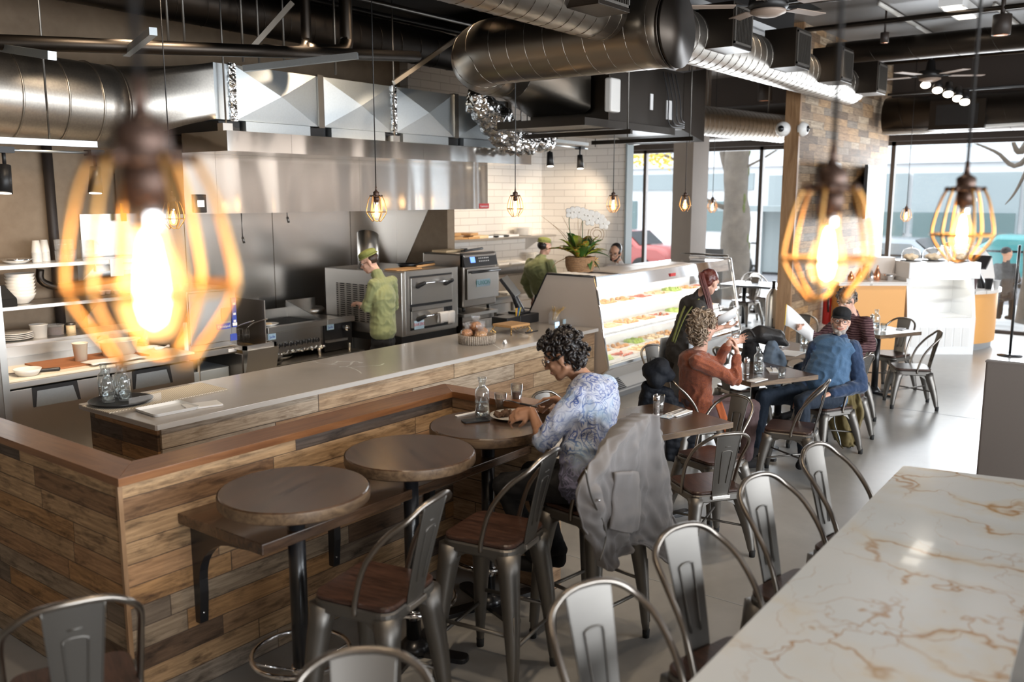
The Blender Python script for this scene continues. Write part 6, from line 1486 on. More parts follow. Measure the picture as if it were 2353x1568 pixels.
# service counter items
ZCN = .906
mq = [PZ(x,y,ZCN) for x, y in ((188,935),(251,951),(524,896),(462,881))]; mq = [(p.x,p.y) for p in mq]
if sum(mq[i][0]*mq[(i+1) % 4][1]-mq[(i+1) % 4][0]*mq[i][1] for i in range(4)) < 0: mq.reverse()
tag(MB().prism(mq, ZCN, ZCN+.006).build('grip_mat', 'mat_grip'), 'cream non-slip mat on the grey counter under the round tray', 'mat')
bpy.data.objects['grip_mat'].rotation_euler = (0,0,0)
p = PZ(278, 925, ZCN+.007); try_ = tag(MB().lathe([(.16,0),(.175,.004),(.205,.022),(.21,.022),(.178,.0),(0,.006)][:5]+[(0,.004)], n=40).build('round_tray', 'black_plastic', None, world=False), 'round black serving tray with four water carafes', 'tray'); try_.location = (p.x,p.y,ZCN+.008)
for px, py, lab in ((242,912,'water carafe at the back left of the round tray'),(250,925,'water carafe at the front left of the round tray'),(279,913,'water carafe at the back right of the round tray'),(288,921,'water carafe at the front right of the round tray')):
    carafe(PZ(px, py, ZCN+.016), lab, .45, group='carafes on the round tray')
wt_ = thing('square_tray', 'white square tray with rounded corners on the grey counter', 'tray', tuple(PZ(385,943,ZCN)), radians(-3)); m = MB()
base = rsq(.16,.03); n = len(base); rings = [(.93,.004),(1.0,.022),(1.02,.022),(.95,0)]
vs = [V3((x*k, y*k*.85, z)) for k, z in rings for x, y in base]; fs = [tuple(range(n))]+[(r*n+i, r*n+(i+1) % n, (r+1)*n+(i+1) % n, (r+1)*n+i) for r in range(3) for i in range(n)]+[tuple(reversed(range(3*n,4*n)))]
m.add(vs, fs); m.build('body', 'white_gloss', wt_, world=False)
cc2 = thing('acrylic_holder', 'small clear acrylic sheet standing behind the square tray', 'holder', tuple(PZ(352,930,ZCN))); MB().box((-.14,.06,.002),(.10,.063,.06)).build('sheet', 'plastic_clear', cc2, world=False)
cc2.location.z = ZCN
p = PZ(465, 933, ZCN); tag(MB().rbox((-.12,-.075,0),(.12,.075,.012),.004).build('folded_napkin', 'paper', None, world=False), 'flat folded white napkin right of the square tray', 'napkin').location = (p.x,p.y,ZCN); bpy.data.objects['folded_napkin'].rotation_euler = (0,0,radians(-18))
p = PZ(1096, 788, ZCN); bk = thing('bark_basket', 'round whitish bark basket on the counter holding wrapped pastries', 'basket', (p.x,p.y,ZCN))
m = MB(); m.lathe([(.165,0),(.172,.01),(.178,.085),(.170,.088),(.163,.012),(0,.01)], n=48)
for k in range(60): a = 2*pi*k/60; m.tube([(.174*cos(a),.174*sin(a),.0),(.181*cos(a+.02),.181*sin(a+.02),.086)], .006, 5)
m.build('body', 'bark_white', bk, world=False)
random.seed(5)
for k, (dx, dy, dz, mt_) in enumerate(((-.09,.05,.10,'bread_crust'),(.0,-.05,.10,'bread_crust'),(.09,.02,.10,'bread_crust'),(.02,.09,.10,'bread_crust'),(.0,.02,.165,'bread_crust'),(.07,.07,.15,'bread_crust'),(-.05,-.09,.09,'food_bread'))):
    t = thing('wrapped_pastry', 'crusty pastry wrapped in clear film heaped in the bark basket', 'pastry', (p.x+dx,p.y+dy,ZCN+dz), random.random()*6, 'wrapped pastries in the bark basket')
    b_ = MB().ell((0,0,0),(.064,.056,.040)).build('pastry', mt_, t, world=False); remesh(b_, .006, 1, .012, 45, .006, 110)
    w_ = MB().ell((0,0,.004),(.070,.062,.047)); w_.lathe([(.012,.04),(.03,.065),(.045,.09),(.04,.1)], n=14, cap=False); w_ = w_.build('clear_wrap', 'cellophane', t, world=False)
    for v in w_.data.vertices: v.co += V3((noise.noise(v.co*40), noise.noise(v.co*40+V3((5,0,0))), noise.noise(v.co*40+V3((0,5,0)))))*.012
p = PZ(1175, 765, ZCN); cs = thing('cake_stand', 'brown square stand on curly gold feet beside the wrapped pastries', 'stand', (p.x,p.y,ZCN), radians(-4))
MB().box((-.15,-.13,.075),(.15,.13,.10)).build('top', 'wood_peel', cs, world=False, bevel=.004)
for sx in (-1,1):
    for sy in (-1,1): MB().tube(spline([(sx*.13,sy*.11,.075),(sx*.15,sy*.13,.04),(sx*.125,sy*.105,.01),(sx*.15,sy*.13,.004),(sx*.165,sy*.145,.02),(sx*.155,sy*.135,.028)], 18), .006, 6).build('foot', 'gold', cs, world=False)
m = MB()
for k in range(5): m.tube(spline([(-.14+.056*k,-.132,.075),(-.112+.056*k,-.134,.055),(-.084+.056*k,-.132,.075)], 8), .003, 5)
m.build('garland', 'gold', cs, world=False)
p = PZ(1160, 790, ZCN); cd = thing('place_card', 'tiny folded white card on the counter beside the basket', 'card', (p.x,p.y,ZCN), radians(15)); m = MB(); m.add([(-.03,-.015,0),(.03,-.015,0),(.03,0,.035),(-.03,0,.035),(-.03,.015,0),(.03,.015,0)], [(0,1,2,3),(3,2,5,4)]); m.build('card', 'paper', cd, world=False, solid=.001)
p = PZ(1215, 765, ZCN); tag(MB().rbox((-.10,-.015,0),(.10,.015,.01),.006).build('marker_pen', 'black_plastic', None, world=False), 'black pen-like bar on the counter behind the gold feet', 'pen').location = (p.x+.05,p.y,ZCN)
p = PZ(1195, 745, ZCN); cdw = thing('till_box', 'black cash drawer under the register screen', 'cash drawer', (p.x+.15,p.y+.12,ZCN)); MB().box((-.21,-.17,0),(.21,.17,.10)).build('body', 'black_plastic', cdw, world=False, bevel=.006)
pb = thing('pencil_box', 'black box with coloured pencils left of the cash drawer', 'box', (p.x-.16,p.y+.05,ZCN)); MB().box((-.14,-.10,0),(.10,.12,.10)).build('body', 'black_plastic', pb, world=False, bevel=.008)
for i, c in enumerate(('yellow','orange_panel','blue_label','teal_label','yellow')): MB().cyl((.07+.012*i,-.06,.08),(.06+.022*i,-.07,.19),.004,n=6).build('pencil', c, pb, world=False)
rg2 = thing('register_screen', 'black tilted touch screen register seen from behind on the counter', 'register', (p.x+.15,p.y+.12,ZCN+.101))
MB().chain([(0,-.02,.02),(-.05,.04,.20)], [.05,.035]).build('stand', 'black_plastic', rg2, world=False); MB().rbox((-.1,-.09,0),(.1,.1,.02),.02).build('foot', 'black_plastic', rg2, world=False)
M = Matrix.Translation((-.07,.08,.30)) @ Matrix.Rotation(radians(28), 4, 'Z') @ Matrix.Rotation(radians(-38), 4, 'X')
MB().box((-.20,-.018,-.13),(.20,.018,.13), M=M).build('screen', 'black_plastic', rg2, world=False, bevel=.006); MB().tube(spline([(.05,.05,.05),(.2,-.05,.03),(.3,-.22,.0),(.32,-.3,-.09)], 12), .006, 6).build('cable', 'black_plastic', rg2, world=False)
p = PZ(1290, 748, ZCN); jr = thing('glass_jar', 'clear jar with straw flowers and blue tags on the counter by the case', 'jar', (p.x,p.y+.1,ZCN)); MB().lathe([(.05,0),(.06,.01),(.06,.12),(.045,.14),(.05,.15)], n=20).build('body', 'plastic_clear', jr, world=False)
m = MB(); random.seed(2)
for k in range(40): a = random.random()*6.28; m.tube(spline([(.02*cos(a),.02*sin(a),.05),(.04*cos(a)+.02,.04*sin(a)-.02,.14),(.09*cos(a)+.04,.07*sin(a)-.04,.16+.05*random.random())], 6), .0022, 4)
m.build('straw', 'straw', jr, world=False); MB().box((-.11,-.10,0),(-.04,-.09,.045)).build('tag', 'screen_phone', jr, world=False)
MB().box((.04,-.10,.01),(.09,-.09,.06)).build('tag', 'lightblue_label', jr, world=False)

# dining table ware
ZD_ = .767
def mill(p, label, group=None):
    t = thing('pepper_mill', label, 'pepper mill', tuple(p), 0, group); MB().lathe([(.024,0),(.026,.004),(.026,.012),(.022,.016)], n=20).build('foot', 'chrome', t, world=False); MB().cyl((0,0,.014),(0,0,.095),.018,n=18).build('peppercorns', 'food_dark', t, world=False)
    MB().lathe([(.024,.012),(.024,.105),(.022,.105),(.022,.014)], n=20).build('sleeve', 'plastic_clear', t, world=False); MB().lathe([(.024,.106),(.026,.110),(.026,.145),(.022,.150),(0,.150)], n=20).build('head', 'chrome', t, world=False); MB().ell((0,0,.156),.007).build('knob', 'chrome', t, world=False)
    return t
mill(PZ(1508,955,ZD_), 'pepper mill on the nearest wooden table')
tumbler(PZ(1515,945,ZD_), 'empty tumbler half behind the pepper mill on the nearest table', .038, .12, 0)
p = PZ(1560, 950, ZD_); np_ = thing('rolled_napkin', 'white napkin with cutlery on the nearest wooden table', 'napkin', tuple(p), radians(-5)); MB().rbox((-.11,-.05,0),(.11,.05,.008),.006).build('napkin', 'paper', np_, world=False)
for k in (-1,1): MB().chain([(-.12,.018*k,.012),(.08,.006*k,.013)], [.004,.0045]).build('cutlery', 'chrome', np_, world=False)
p = PZ(1535, 957, ZD_); tag(MB().rbox((-.065,-.04,0),(.065,.04,.003),.003).build('leaflet', 'leaflet', None, world=False), 'small bluish leaflet beside the pepper mill', 'leaflet').location = (p.x,p.y,ZD_)
mill(PZ(1715,862,ZD_), 'pepper mill beside the carafe on the table of the smiling man')
carafe(PZ(1742,858,ZD_), 'water carafe on the table between the rust and blue sweaters', .7)
tumbler(PZ(1796,868,ZD_), 'small tumbler of water near the smiling man', .036, .085, .55)
for (px, py, rz, lab) in ((1740,875,-10,'white napkin with cutlery at the near edge of the carafe table'),(1775,852,30,'crumpled white napkin behind the tumbler')):
    p = PZ(px, py, ZD_); np_ = thing('rolled_napkin', lab, 'napkin', tuple(p), radians(rz)); MB().rbox((-.10,-.045,0),(.10,.045,.009),.006).build('napkin', 'paper', np_, world=False); MB().chain([(-.10,.01,.013),(.09,.0,.014)], [.004,.0045]).build('cutlery', 'chrome', np_, world=False)
carafe(PZ(1848,795,ZD_), 'water carafe under the raised menu behind the smiling man', .6)
tumbler(PZ(1874,793,ZD_), 'tumbler right of the carafe under the raised menu', .036, .10, .4)
p = PZ(1815, 812, ZD_); tag(MB().box((-.15,-.11,0),(.15,.11,.003)).build('menu_sheet', 'paper', None, world=False), 'white menu sheet lying on the table behind the smiling man', 'menu').location = (p.x,p.y,ZD_)
p = PZ(1795, 795, ZD_); tag(MB().rbox((-.11,-.05,0),(.11,.05,.012),.006).build('folded_napkin', 'paper', None, world=False), 'folded white napkin by the black bag on the menu table', 'napkin').location = (p.x,p.y,ZD_)
carafe(PZ(2012,757,ZD_), 'water carafe on the farthest wooden table', .5); tumbler(PZ(2030,762,ZD_), 'tumbler of water on the farthest wooden table', .036, .095, .4); mill(PZ(2003,752,ZD_), 'pepper mill left of the carafe on the farthest table')
p = PZ(2070, 757, ZD_); tag(MB().rbox((-.08,-.04,0),(.08,.04,.01),.006).build('folded_napkin', 'paper', None, world=False), 'white napkin on the farthest wooden table', 'napkin').location = (p.x,p.y,ZD_)

# ================================================================ ORCHID BASKET ON THE CASE
p = PX(1330, 632, 8.6); ob_ = thing('orchid_basket', 'woven basket with croton leaves and a white orchid on the display case', 'plant', (PZ(1333,624,1.475).x, PZ(1333,624,1.475).y, 1.475))
m = MB()
for k in range(9): 
    r = .125+.035*sin(min(1, (k+1)/6)*pi/2); z = .012+.018*k; m.tube([(r*cos(2*pi*i/30)*(1+.01*sin(i*5+k)), r*sin(2*pi*i/30), z+.003*sin(i*1.7+k)) for i in range(30)], .012, 6, closed=True)
m.cyl((0,0,.004),(0,0,.15),.12,.14,n=24); m.build('basket', 'rope', ob_, world=False)
def leaf(base, tip, w, mat_, parent, nm='leaf', droop=.3):
    base, tip = V3(base), V3(tip); d = tip-base; side_ = d.cross(V3((0,0,1))).normalized(); rows = []; n = 12
    for i in range(n+1):
        u = i/n; c = base+d*u+V3((0,0,1))*(droop*d.length*(4*u*(1-u))*.5); ww = w*sin(pi*min(1, u*1.02+.02))**.8*(1-.2*u); up_ = V3((0,0,1))
        rows.append([c-side_*ww+up_*ww*.3*(1+.3*sin(i*2)), c-side_*ww*.5+up_*ww*.10, c-up_*.002, c+side_*ww*.5+up_*ww*.10, c+side_*ww+up_*ww*.3*(1+.3*cos(i*2))])
    return MB().grid(rows).build(nm, mat_, parent, world=False, solid=.0015)
random.seed(21)
for k in range(38):
    a = random.random()*2*pi; L = random.uniform(.16,.31); el = random.uniform(.1,1.2); b0 = V3((.05*cos(a),.05*sin(a),.16))
    leaf(b0, b0+V3((cos(a)*cos(el), sin(a)*cos(el), sin(el)))*L, random.uniform(.055,.09), random.choice(['croton','croton','leaf_green','leaf_yellow','leaf_green']), ob_)
for (dx, dy, L, w_, mt_) in ((-.607,.794,.40,.06,'croton'),(.607,-.794,.30,.05,'croton'),(.607,-.794,.34,.055,'leaf_green')):
    leaf((dx*.05,dy*.05,.18), (dx*L,dy*L,.24 if mt_ == 'croton' else .16), w_, mt_, ob_, droop=.25)
for s_ in (-1, 1): leaf((0,-.12,.14), (.10*s_,-.20,.02), .035, 'leaf_green', ob_); 
rr_ = V3((.607,-.794,0))
for off, htop in ((-.10,.62),(.02,.58)):
    b0 = rr_*off*.3+V3((0,0,.15)); pts = [b0, b0+rr_*(off*.8)+V3((0,0,.25)), b0+rr_*(off*1.0)+V3((0,0,.45)), b0+rr_*(off+.05)+V3((0,0,htop-.12)), b0+rr_*(off+.16)+V3((0,0,htop-.14)), b0+rr_*(off+.26)+V3((0,0,htop-.24))]
    P_ = spline(pts, 30); MB().tube(P_, .005, 6).build('stem', 'stem_green', ob_, world=False)
    for k in range(5):
        c = P_[15+k*3]+V3((0,0,.015)); m = MB()
        for j in range(5):
            a = 2*pi*j/5+k; d_ = rr_*cos(a)+V3((0,0,1))*sin(a); sd2 = rr_*(-sin(a))+V3((0,0,1))*cos(a); nrm = V3((-.794,-.607,0))
            m.ell(c+d_*.036+nrm*.004, (.036,.030,.004), Matrix((d_, sd2, nrm)).transposed().to_4x4(), 12, 6)
        m.ell(c+V3((-.794,-.607,0))*.012, .009); m.build('blossom', 'petal', ob_, world=False)
for k, (a, L, z_) in enumerate(((-1.0,.44,.62),(-.85,.36,.52),(-.7,.30,.62),(.25,.2,.75),(.1,.1,.55),(-.25,.1,.7))):
    d_ = rr_*a; MB().tube(spline([(0,0,.14), tuple(d_*L*.5+V3((0,.02,.14+z_*.5))), tuple(d_*L+V3((0,0,z_)))], 14), [.004-.0002*i for i in range(14)], 5).build('twig', 'twig', ob_, world=False)
b0 = rr_*.12+V3((0,0,.42)); pts = [V3((0,0,.15)), rr_*.06+V3((0,0,.3))]+[b0+rr_*(.06+(.10-.0025*i)*cos(i*.55+2.6))+V3((0,0,(.10-.0025*i)*sin(i*.55+2.6))) for i in range(30)]
MB().tube(spline(pts, 120), .003, 5).build('curled_twig', 'twig', ob_, world=False)
MB_b = MB(); 
for k in range(8): MB_b.tube(spline([(.09,-.13,.12),(.09+.05*cos(k*.8),-.15,.12+.05*sin(k*.8)),(.09+.06*cos(k*.8+.4),-.16,.10+.05*sin(k*.8+.4)),(.09,-.13,.12)], 10), .006, 4, sq=.3)
MB_b.build('gold_bow', 'gold', ob_, world=False)
MB().tube(spline([(-.12*.607,.12*.794,.17),(-.18,.2,.10),(-.2,.24,.04)], 10), .004, 5).build('twig', 'twig', ob_, world=False)
# ================================================================ PEOPLE
def fr3(f, u):      # columns: right, forward, up
    f = V3(f).normalized(); u = V3(u); u = (u-f*u.dot(f)).normalized(); r = f.cross(u).normalized()
    return r, f, u, Matrix((r, f, u)).transposed().to_4x4()
def head_mesh(m, c, f, u, s=1.0, nose=1.0):
    r, f, u, M = fr3(f, u)
    P = lambda a, b, h: c+r*a*s+f*b*s+u*h*s
    m.ell(P(0,-.012,.028), (.074*s,.094*s,.088*s), M); m.ell(P(0,.030,-.030), (.060*s,.060*s,.078*s), M)
    m.cap(P(-.022,.045,-.088), P(.022,.045,-.088), .024*s); m.cap(P(0,.062,-.100), P(0,.066,-.094), .019*s)
    m.cap(P(-.05,-.005,-.06), P(-.02,.05,-.092), .020*s); m.cap(P(.05,-.005,-.06), P(.02,.05,-.092), .020*s)
    m.cap(P(-.040,.066,.026), P(.040,.066,.026), .017*s); m.ell(P(-.036,.060,-.028), (.022*s,.02*s,.02*s), M); m.ell(P(.036,.060,-.028), (.022*s,.02*s,.02*s), M)
    m.cap(P(0,.082,.016), P(0,.106*nose,-.026), .008*s, .0125*s); m.cap(P(-.012,.092,-.030), P(.012,.092,-.030), .009*s)
    m.cap(P(-.018,.084,-.056), P(.018,.084,-.056), .009*s); m.cap(P(-.015,.082,-.068), P(.015,.082,-.068), .009*s)
    for q in (-1, 1): m.ell(P(q*.076,-.004,-.008), (.011*s,.020*s,.033*s), M); m.ell(P(q*.074,-.0,-.030), (.009*s,.012*s,.016*s), M)
    return P, M
def face_parts(body, P, M, s, glasses=None, brow='hair_black', smile=0, eyes=True):
    if eyes:
        for q in (-1, 1):
            e = MB().ell(P(q*.031,.071,.006), .0125*s).build('eye', 'eye_white', body); MB().ell(P(q*.031,.0815,.005), .0055*s).build('iris', 'eye_dark', e)
            MB().cap(P(q*.018,.086,.030), P(q*.046,.078,.030), .0045*s).build('eyebrow', brow, body)
            MB().cap(P(q*.018,.080,.018), P(q*.045,.074,.015), .006*s).build('eyelid', body['skin'], body)
    w = .024 if not smile else .030
    m = MB(); m.tube(spline([P(-w,.082-.010*smile,-.058+.008*smile), P(-.01,.0925,-.0615), P(.01,.0925,-.0615), P(w,.082-.010*smile,-.058+.008*smile)], 12), .0048*s, 6); m.build('lips', 'lips', body)
    if glasses:
        m = MB()
        for q in (-1, 1): m.tube([P(q*.033+.025*cos(a), .098, .004+.020*sin(a)) for a in [2*pi*i/22 for i in range(22)]], .0022*s, 5, closed=True)
        m.tube([P(-.009,.099,.006), P(.009,.099,.006)], .002*s, 5)
        for q in (-1, 1): m.tube([P(q*.058,.096,.006), P(q*.078,.03,.006), P(q*.080,-.01,.002)], .002*s, 5)
        m.build('glasses', glasses, body)
def hand_mesh(m, w, d, n, thumb=1, curl=.5, s=1.0, spread=1.0, finger_r=.0085):
    """w wrist, d direction of the hand, n palm normal (towards the palm side), thumb=+1/-1 which side"""
    d = V3(d).normalized(); n = V3(n); n = (n-d*n.dot(d)).normalized(); a = d.cross(n).normalized()*thumb
    w = V3(w); lens = [(.040,.025,.020),(.044,.028,.022),(.040,.026,.021),(.032,.020,.018)]
    for i in range(4):
        off = (1.5-i)*.020*spread*s; k0 = w+d*.02*s+a*off*.6; k1 = w+d*(.088-.004*abs(i-1)-.006*(i == 3))*s+a*off
        m.cap(k0, k1, .0135*s, .0115*s); p = k1; ang = curl*.55
        for j, L in enumerate(lens[i]):
            dd = (d*cos(ang)+n*sin(ang)+a*(.10*(1.5-i)*spread*.5)).normalized(); q = p+dd*L*s; m.cap(p, q, (finger_r-.0008*j)*s, (finger_r-.0008*(j+1))*s, 8); p = q; ang += curl*.95
    m.cap(w, w+d*.06*s, .022*s, .020*s); t0 = w+d*.022*s+a*.022*s; t1 = t0+(d*.65+a*.7+n*.25).normalized()*.038*s; t2 = t1+(d*.85+a*.15+n*(.35+curl*.4)).normalized()*.028*s; t3 = t2+(d*.8-a*.15+n*(.3+curl*.5)).normalized()*.022*s
    m.cap(t0, t1, .015*s, .0115*s); m.cap(t1, t2, .0115*s, .010*s); m.cap(t2, t3, .010*s, .0085*s)
def human(name_label, J, skin='skin_light', shirt='shirt_green', pants='cloth_black', shoes='cloth_black', vox=.009, sleeve=1.0, girth=1.0, hands=True, s=1.0, shirt_nz=.006, shirt_low=0.0, collar=.058, glasses=None, brow='hair_black', smile=0, curl=(.5,.5), palm=(None,None), hdir=(None,None), belly=0.0, hip=1.0, finger_r=.0085, thumbs=(1,-1), pants_on=True, eyes=True, shirt_vox=None):
    J = {k: V3(v) for k, v in J.items()}; tf = J['tf'].normalized()
    tu = (J['chest']-J['pelvis']).normalized(); r, f, u, M = fr3(tf-tu*tf.dot(tu), tu)
    base = V3((J['pelvis'].x, J['pelvis'].y, 0))
    m = MB(); g = girth*s
    m.ell(J['chest'], (.155*g,.095*g,.17*s), M); m.ell(J['pelvis'].lerp(J['chest'],.5), (.135*g,.09*g,.16*s), M); m.ell(J['pelvis'], (.15*g,.10*g,.12*s), M)
    m.cap(J['neck'], J['head']+J['hu']*(-.05*s)-J['hf']*.012, .054*s, .05*s); m.cap(J['shl'], J['shr'], .05*s); m.cap(J['chest']+u*.1*s, J['neck'], .07*s, .056*s)
    P, HM = head_mesh(m, J['head'], J['hf'], J['hu'], s)
    for q, side_ in enumerate('lr'):
        sh, el, wr = J['sh'+side_], J['el'+side_], J['wr'+side_]
        m.cap(sh, el, .045*s, .037*s); m.cap(el, wr, .037*s, .024*s); m.ell(el.lerp(wr,.25), .038*s)
        hp, kn, an = J['hip'+side_], J['kn'+side_], J['an'+side_]; m.cap(hp, kn, .075*s, .052*s); m.cap(kn, an, .052*s, .036*s)
        ff = J.get('toe'+side_, an+V3((tf.x,tf.y,0)).normalized()*.15*s+V3((0,0,-.045))); m.cap(an-V3((0,0,.03)), ff, .035*s, .028*s)
        if hands:
            d = hdir[q] if hdir[q] is not None else (wr-el).normalized(); n = palm[q] if palm[q] is not None else V3((0,0,-1)); hand_mesh(m, wr, d, n, thumbs[q], curl[q], s, 1.0, finger_r)
    body = m.build('person', skin, None, origin=base); remesh(body, vox, 3); tag(body, name_label, 'person'); body['skin'] = skin
    face_parts(body, P, HM, s, glasses, brow, smile, eyes)
    m = MB(); sv = shirt_vox or vox; lo = J['pelvis']-u*shirt_low
    for k in range(9):
        t_ = k/8; c_ = lo.lerp(J['chest']+u*.05*s, t_); bl = belly*sin(pi*min(1, t_*1.15))
        m.ell(c_+f*bl*.5, ((.178-.010*sin(pi*t_))*g*(hip if t_ < .4 else 1), (.122-.006*t_)*g+bl, .14*s), M, 20, 11)
    m.cap(J['shl'], J['shr'], .070*s); m.cap(J['chest']+u*.09*s, J['neck'], .095*s, collar*1.12*s)
    for side_ in 'lr':
        sh, el, wr = J['sh'+side_], J['el'+side_], J['wr'+side_]; m.cap(sh, sh.lerp(el, .5), .072*s, .066*s)
        e2 = el if sleeve > .55 else sh.lerp(el, sleeve/.55); m.cap(sh.lerp(el,.5), e2, .066*s, .062*s)
        if sleeve > .55: m.cap(el, el.lerp(wr, min(1, (sleeve-.5)/.5)*.93), .061*s, .044*s)
    sh_o = m.build('shirt', shirt, body); remesh(sh_o, sv, 2)
    def folds(p):      # soft cloth folds, stronger near the joints and the waist
        q = p+base; k = 1.0
        for jt in ('ell','elr','pelvis'): k += 1.6*max(0, 1-(q-J[jt]).length/.16)
        wv = V3((noise.noise(p*5), noise.noise(p*5+V3((9,0,0))), 0))*.10; d = noise.noise(p*7+V3((3,1,7)))*.012-abs(noise.noise((p+wv)*13))*.018*k+.004; return (d-.004)*(shirt_nz/.006)
    displace(sh_o.data, folds)
    if pants_on:
        m = MB(); m.ell(J['pelvis']-u*.02, (.168*g*hip,.118*g*hip,.12*s), M); m.ell(J['pelvis']+u*.07, (.160*g*hip,.112*g*hip,.12*s), M)
        for side_ in 'lr':
            hp, kn, an = J['hip'+side_], J['kn'+side_], J['an'+side_]; m.cap(J['pelvis'], hp, .10*g, .09*g); m.cap(hp, kn, .094*s*girth, .070*s); m.cap(kn, kn.lerp(an,.93), .070*s, .056*s)
        po_ = m.build('trousers', pants, body); remesh(po_, max(vox, .011), 2, .012, 11, .004, 40)
    for side_ in 'lr':
        an = J['an'+side_]; ff = J.get('toe'+side_, an+V3((tf.x,tf.y,0)).normalized()*.15*s+V3((0,0,-.045)))
        remesh(MB().cap(an-V3((0,0,.03)), ff, .045*s, .038*s).cap(an, an-V3((0,0,.03)), .045*s).build('shoe', shoes, body), .01, 2)
    return body, P, HM, base
def curls(P, body, mat_, n, rng, seed=1, base_caps=None, amp=.02, vox=.006, curl_len=.05, rad=.006, cond=None, name='hair', s=1.0, nsc=26):
    random.seed(seed); m = MB()
    for c_, rr in base_caps: m.ell(P(*c_), tuple(x*s for x in rr), rng)
    h = m.build(name, mat_, body); remesh(h, vox, 1, amp, nsc, amp*.4, 70)
    vs = [v.co.copy() for v in h.data.vertices]; ns = [V3(n.vector) for n in h.data.vertex_normals]; off = V3(body.location); m = MB()
    for k in range(n):
        i = random.randrange(len(vs)); p = vs[i]; nn = ns[i]
        if cond and not cond(p+off): continue
        t1 = nn.orthogonal().normalized(); t2 = nn.cross(t1); a0 = random.random()*6.28; turn = random.choice((-1,1))*random.uniform(3.5,6.5); dr = (t1*cos(a0)+t2*sin(a0))*.7+V3((0,0,-.6)); dr = (dr-nn*dr.dot(nn)).normalized(); sd_ = nn.cross(dr); R = random.uniform(.006,.012)
        pts = [p+nn*(.002+R*.8*(1-cos(turn*u)))*.6+dr*(curl_len*u)+sd_*R*sin(turn*u) for u in [j/9 for j in range(10)]]
        m.tube(pts, [rad*(1-.75*abs(j/4.5-1)**2) for j in range(10)], 5)
    if n: cu = m.build('curls', mat_, h, world=False)
    return h

# ---- woman in the blue blouse at the bar table
f_ = V3((-.25,.97,0)).normalized()
J = dict(tf=f_, pelvis=(3.75,2.38,.88), chest=PD(1360,940,4.52), neck=PD(1346,876,4.58), head=PD(1292,818,4.60), hf=V3((-.36,.86,-.45)), hu=V3((-.12,.40,.9)),
    shl=PD(1328,912,4.40), shr=PD(1392,886,4.72), ell=PD(1247,1012,4.36), wrl=PD(1222,945,4.52), elr=PD(1345,965,4.92), wrr=PD(1277,918,4.90),
    hipl=(3.66,2.42,.86), hipr=(3.86,2.42,.86), knl=(3.60,2.80,.80), knr=(3.84,2.80,.80), anl=(3.66,2.62,.40), anr=(3.82,2.60,.38), toel=(3.62,2.78,.36), toer=(3.80,2.74,.34))
J['hf'] = J['hf'].normalized(); J['hu'] = (J['hu']-J['hf']*J['hu'].dot(J['hf'])).normalized()
left_img = -RT
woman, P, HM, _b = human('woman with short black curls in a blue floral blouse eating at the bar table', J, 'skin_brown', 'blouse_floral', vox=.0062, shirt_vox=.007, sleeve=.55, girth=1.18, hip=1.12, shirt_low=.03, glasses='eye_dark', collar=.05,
    hdir=((left_img*.9+V3((0,0,-.25))+FH*.1), (left_img*.95+V3((0,0,-.15))-FH*.2)), palm=((V3((0,0,-.7))+FH*.7), (V3((0,0,-.7))-FH*.6)), curl=(.75,.8), shirt_nz=.006, thumbs=(1,-1))
hair = curls(P, woman, 'hair_black', 260, HM, 4, [((0,-.030,.050),(.088,.100,.088)),((0,-.055,.0),(.080,.070,.085)),((0,.035,.092),(.065,.045,.035)),((0,-.06,-.05),(.055,.04,.045))], .016, .006, .034, .0085)
w2 = woman
kn_p = PD(1180,925,4.62); tag(MB().chain([PD(1232,935,4.60), PD(1196,928,4.62)], [.006,.006]).tube([PD(1196,928,4.62), PD(1175,922,4.66), PD(1150,918,4.70)], [.007,.009,.003], 6, sq=.3).build('table_knife', 'black_iron'), 'dark handled table knife in the left hand of the woman eating', 'knife')
tag(MB().chain([PD(1262,918,4.86), PD(1215,938,4.80)], [.0035,.004]).build('fork', 'chrome'), 'metal fork in the right hand of the woman eating', 'fork')

# ---- woman in the rust sweater
f_ = V3((.85,-.53,0)).normalized()
J = dict(tf=f_, pelvis=(6.74,3.20,.55), chest=PD(1597,850,7.28), neck=PD(1611,800,7.28), head=PD(1617,752,7.28), hf=V3((.80,-.42,-.05)), hu=V3((-.05,.03,1)),
    shl=PD(1597,820,7.42), shr=PD(1603,832,7.10), ell=PD(1650,835,7.55), wrl=PD(1676,786,7.42), elr=PD(1688,872,7.08), wrr=PD(1694,812,7.16),
    hipl=(6.84,3.28,.53), hipr=(6.72,3.09,.53), knl=(7.20,3.06,.55), knr=(7.06,2.84,.55), anl=(7.14,3.1,.10), anr=(7.0,2.86,.10))
J['hf'] = J['hf'].normalized(); J['hu'] = (J['hu']-J['hf']*J['hu'].dot(J['hf'])).normalized()
w_r, P, HM, _b = human('woman with curly grey-blond hair in a rust sweater holding a glass', J, 'skin_light', 'sweater_rust', 'trousers_mauve', vox=.0075, sleeve=.92, girth=1.05, shirt_low=.06, glasses='leaf_red', collar=.052, hip=1.05,
    hdir=((V3((.35,-.2,.1))+RT*.6+V3((0,0,.1))), V3((0,0,1))-RT*.25), palm=(-FH+V3((0,0,.3)), -RT), curl=(.6,.6), brow='hair_brown', thumbs=(-1,1))
curls(P, w_r, 'hair_curly', 320, HM, 9, [((0,-.028,.050),(.090,.098,.086)),((0,-.055,-.01),(.084,.066,.090)),((0,-.05,-.075),(.065,.045,.05)),((0,.03,.088),(.065,.05,.034))], .022, .0075, .055, .0075)
tumbler(PD(1690,780,7.22), 'small glass held up in the hands of the woman in the rust sweater', .038, .075, .3)
MB().ell(P(.078,-.0,-.052), .008).build('earring', 'leaf_red', w_r)
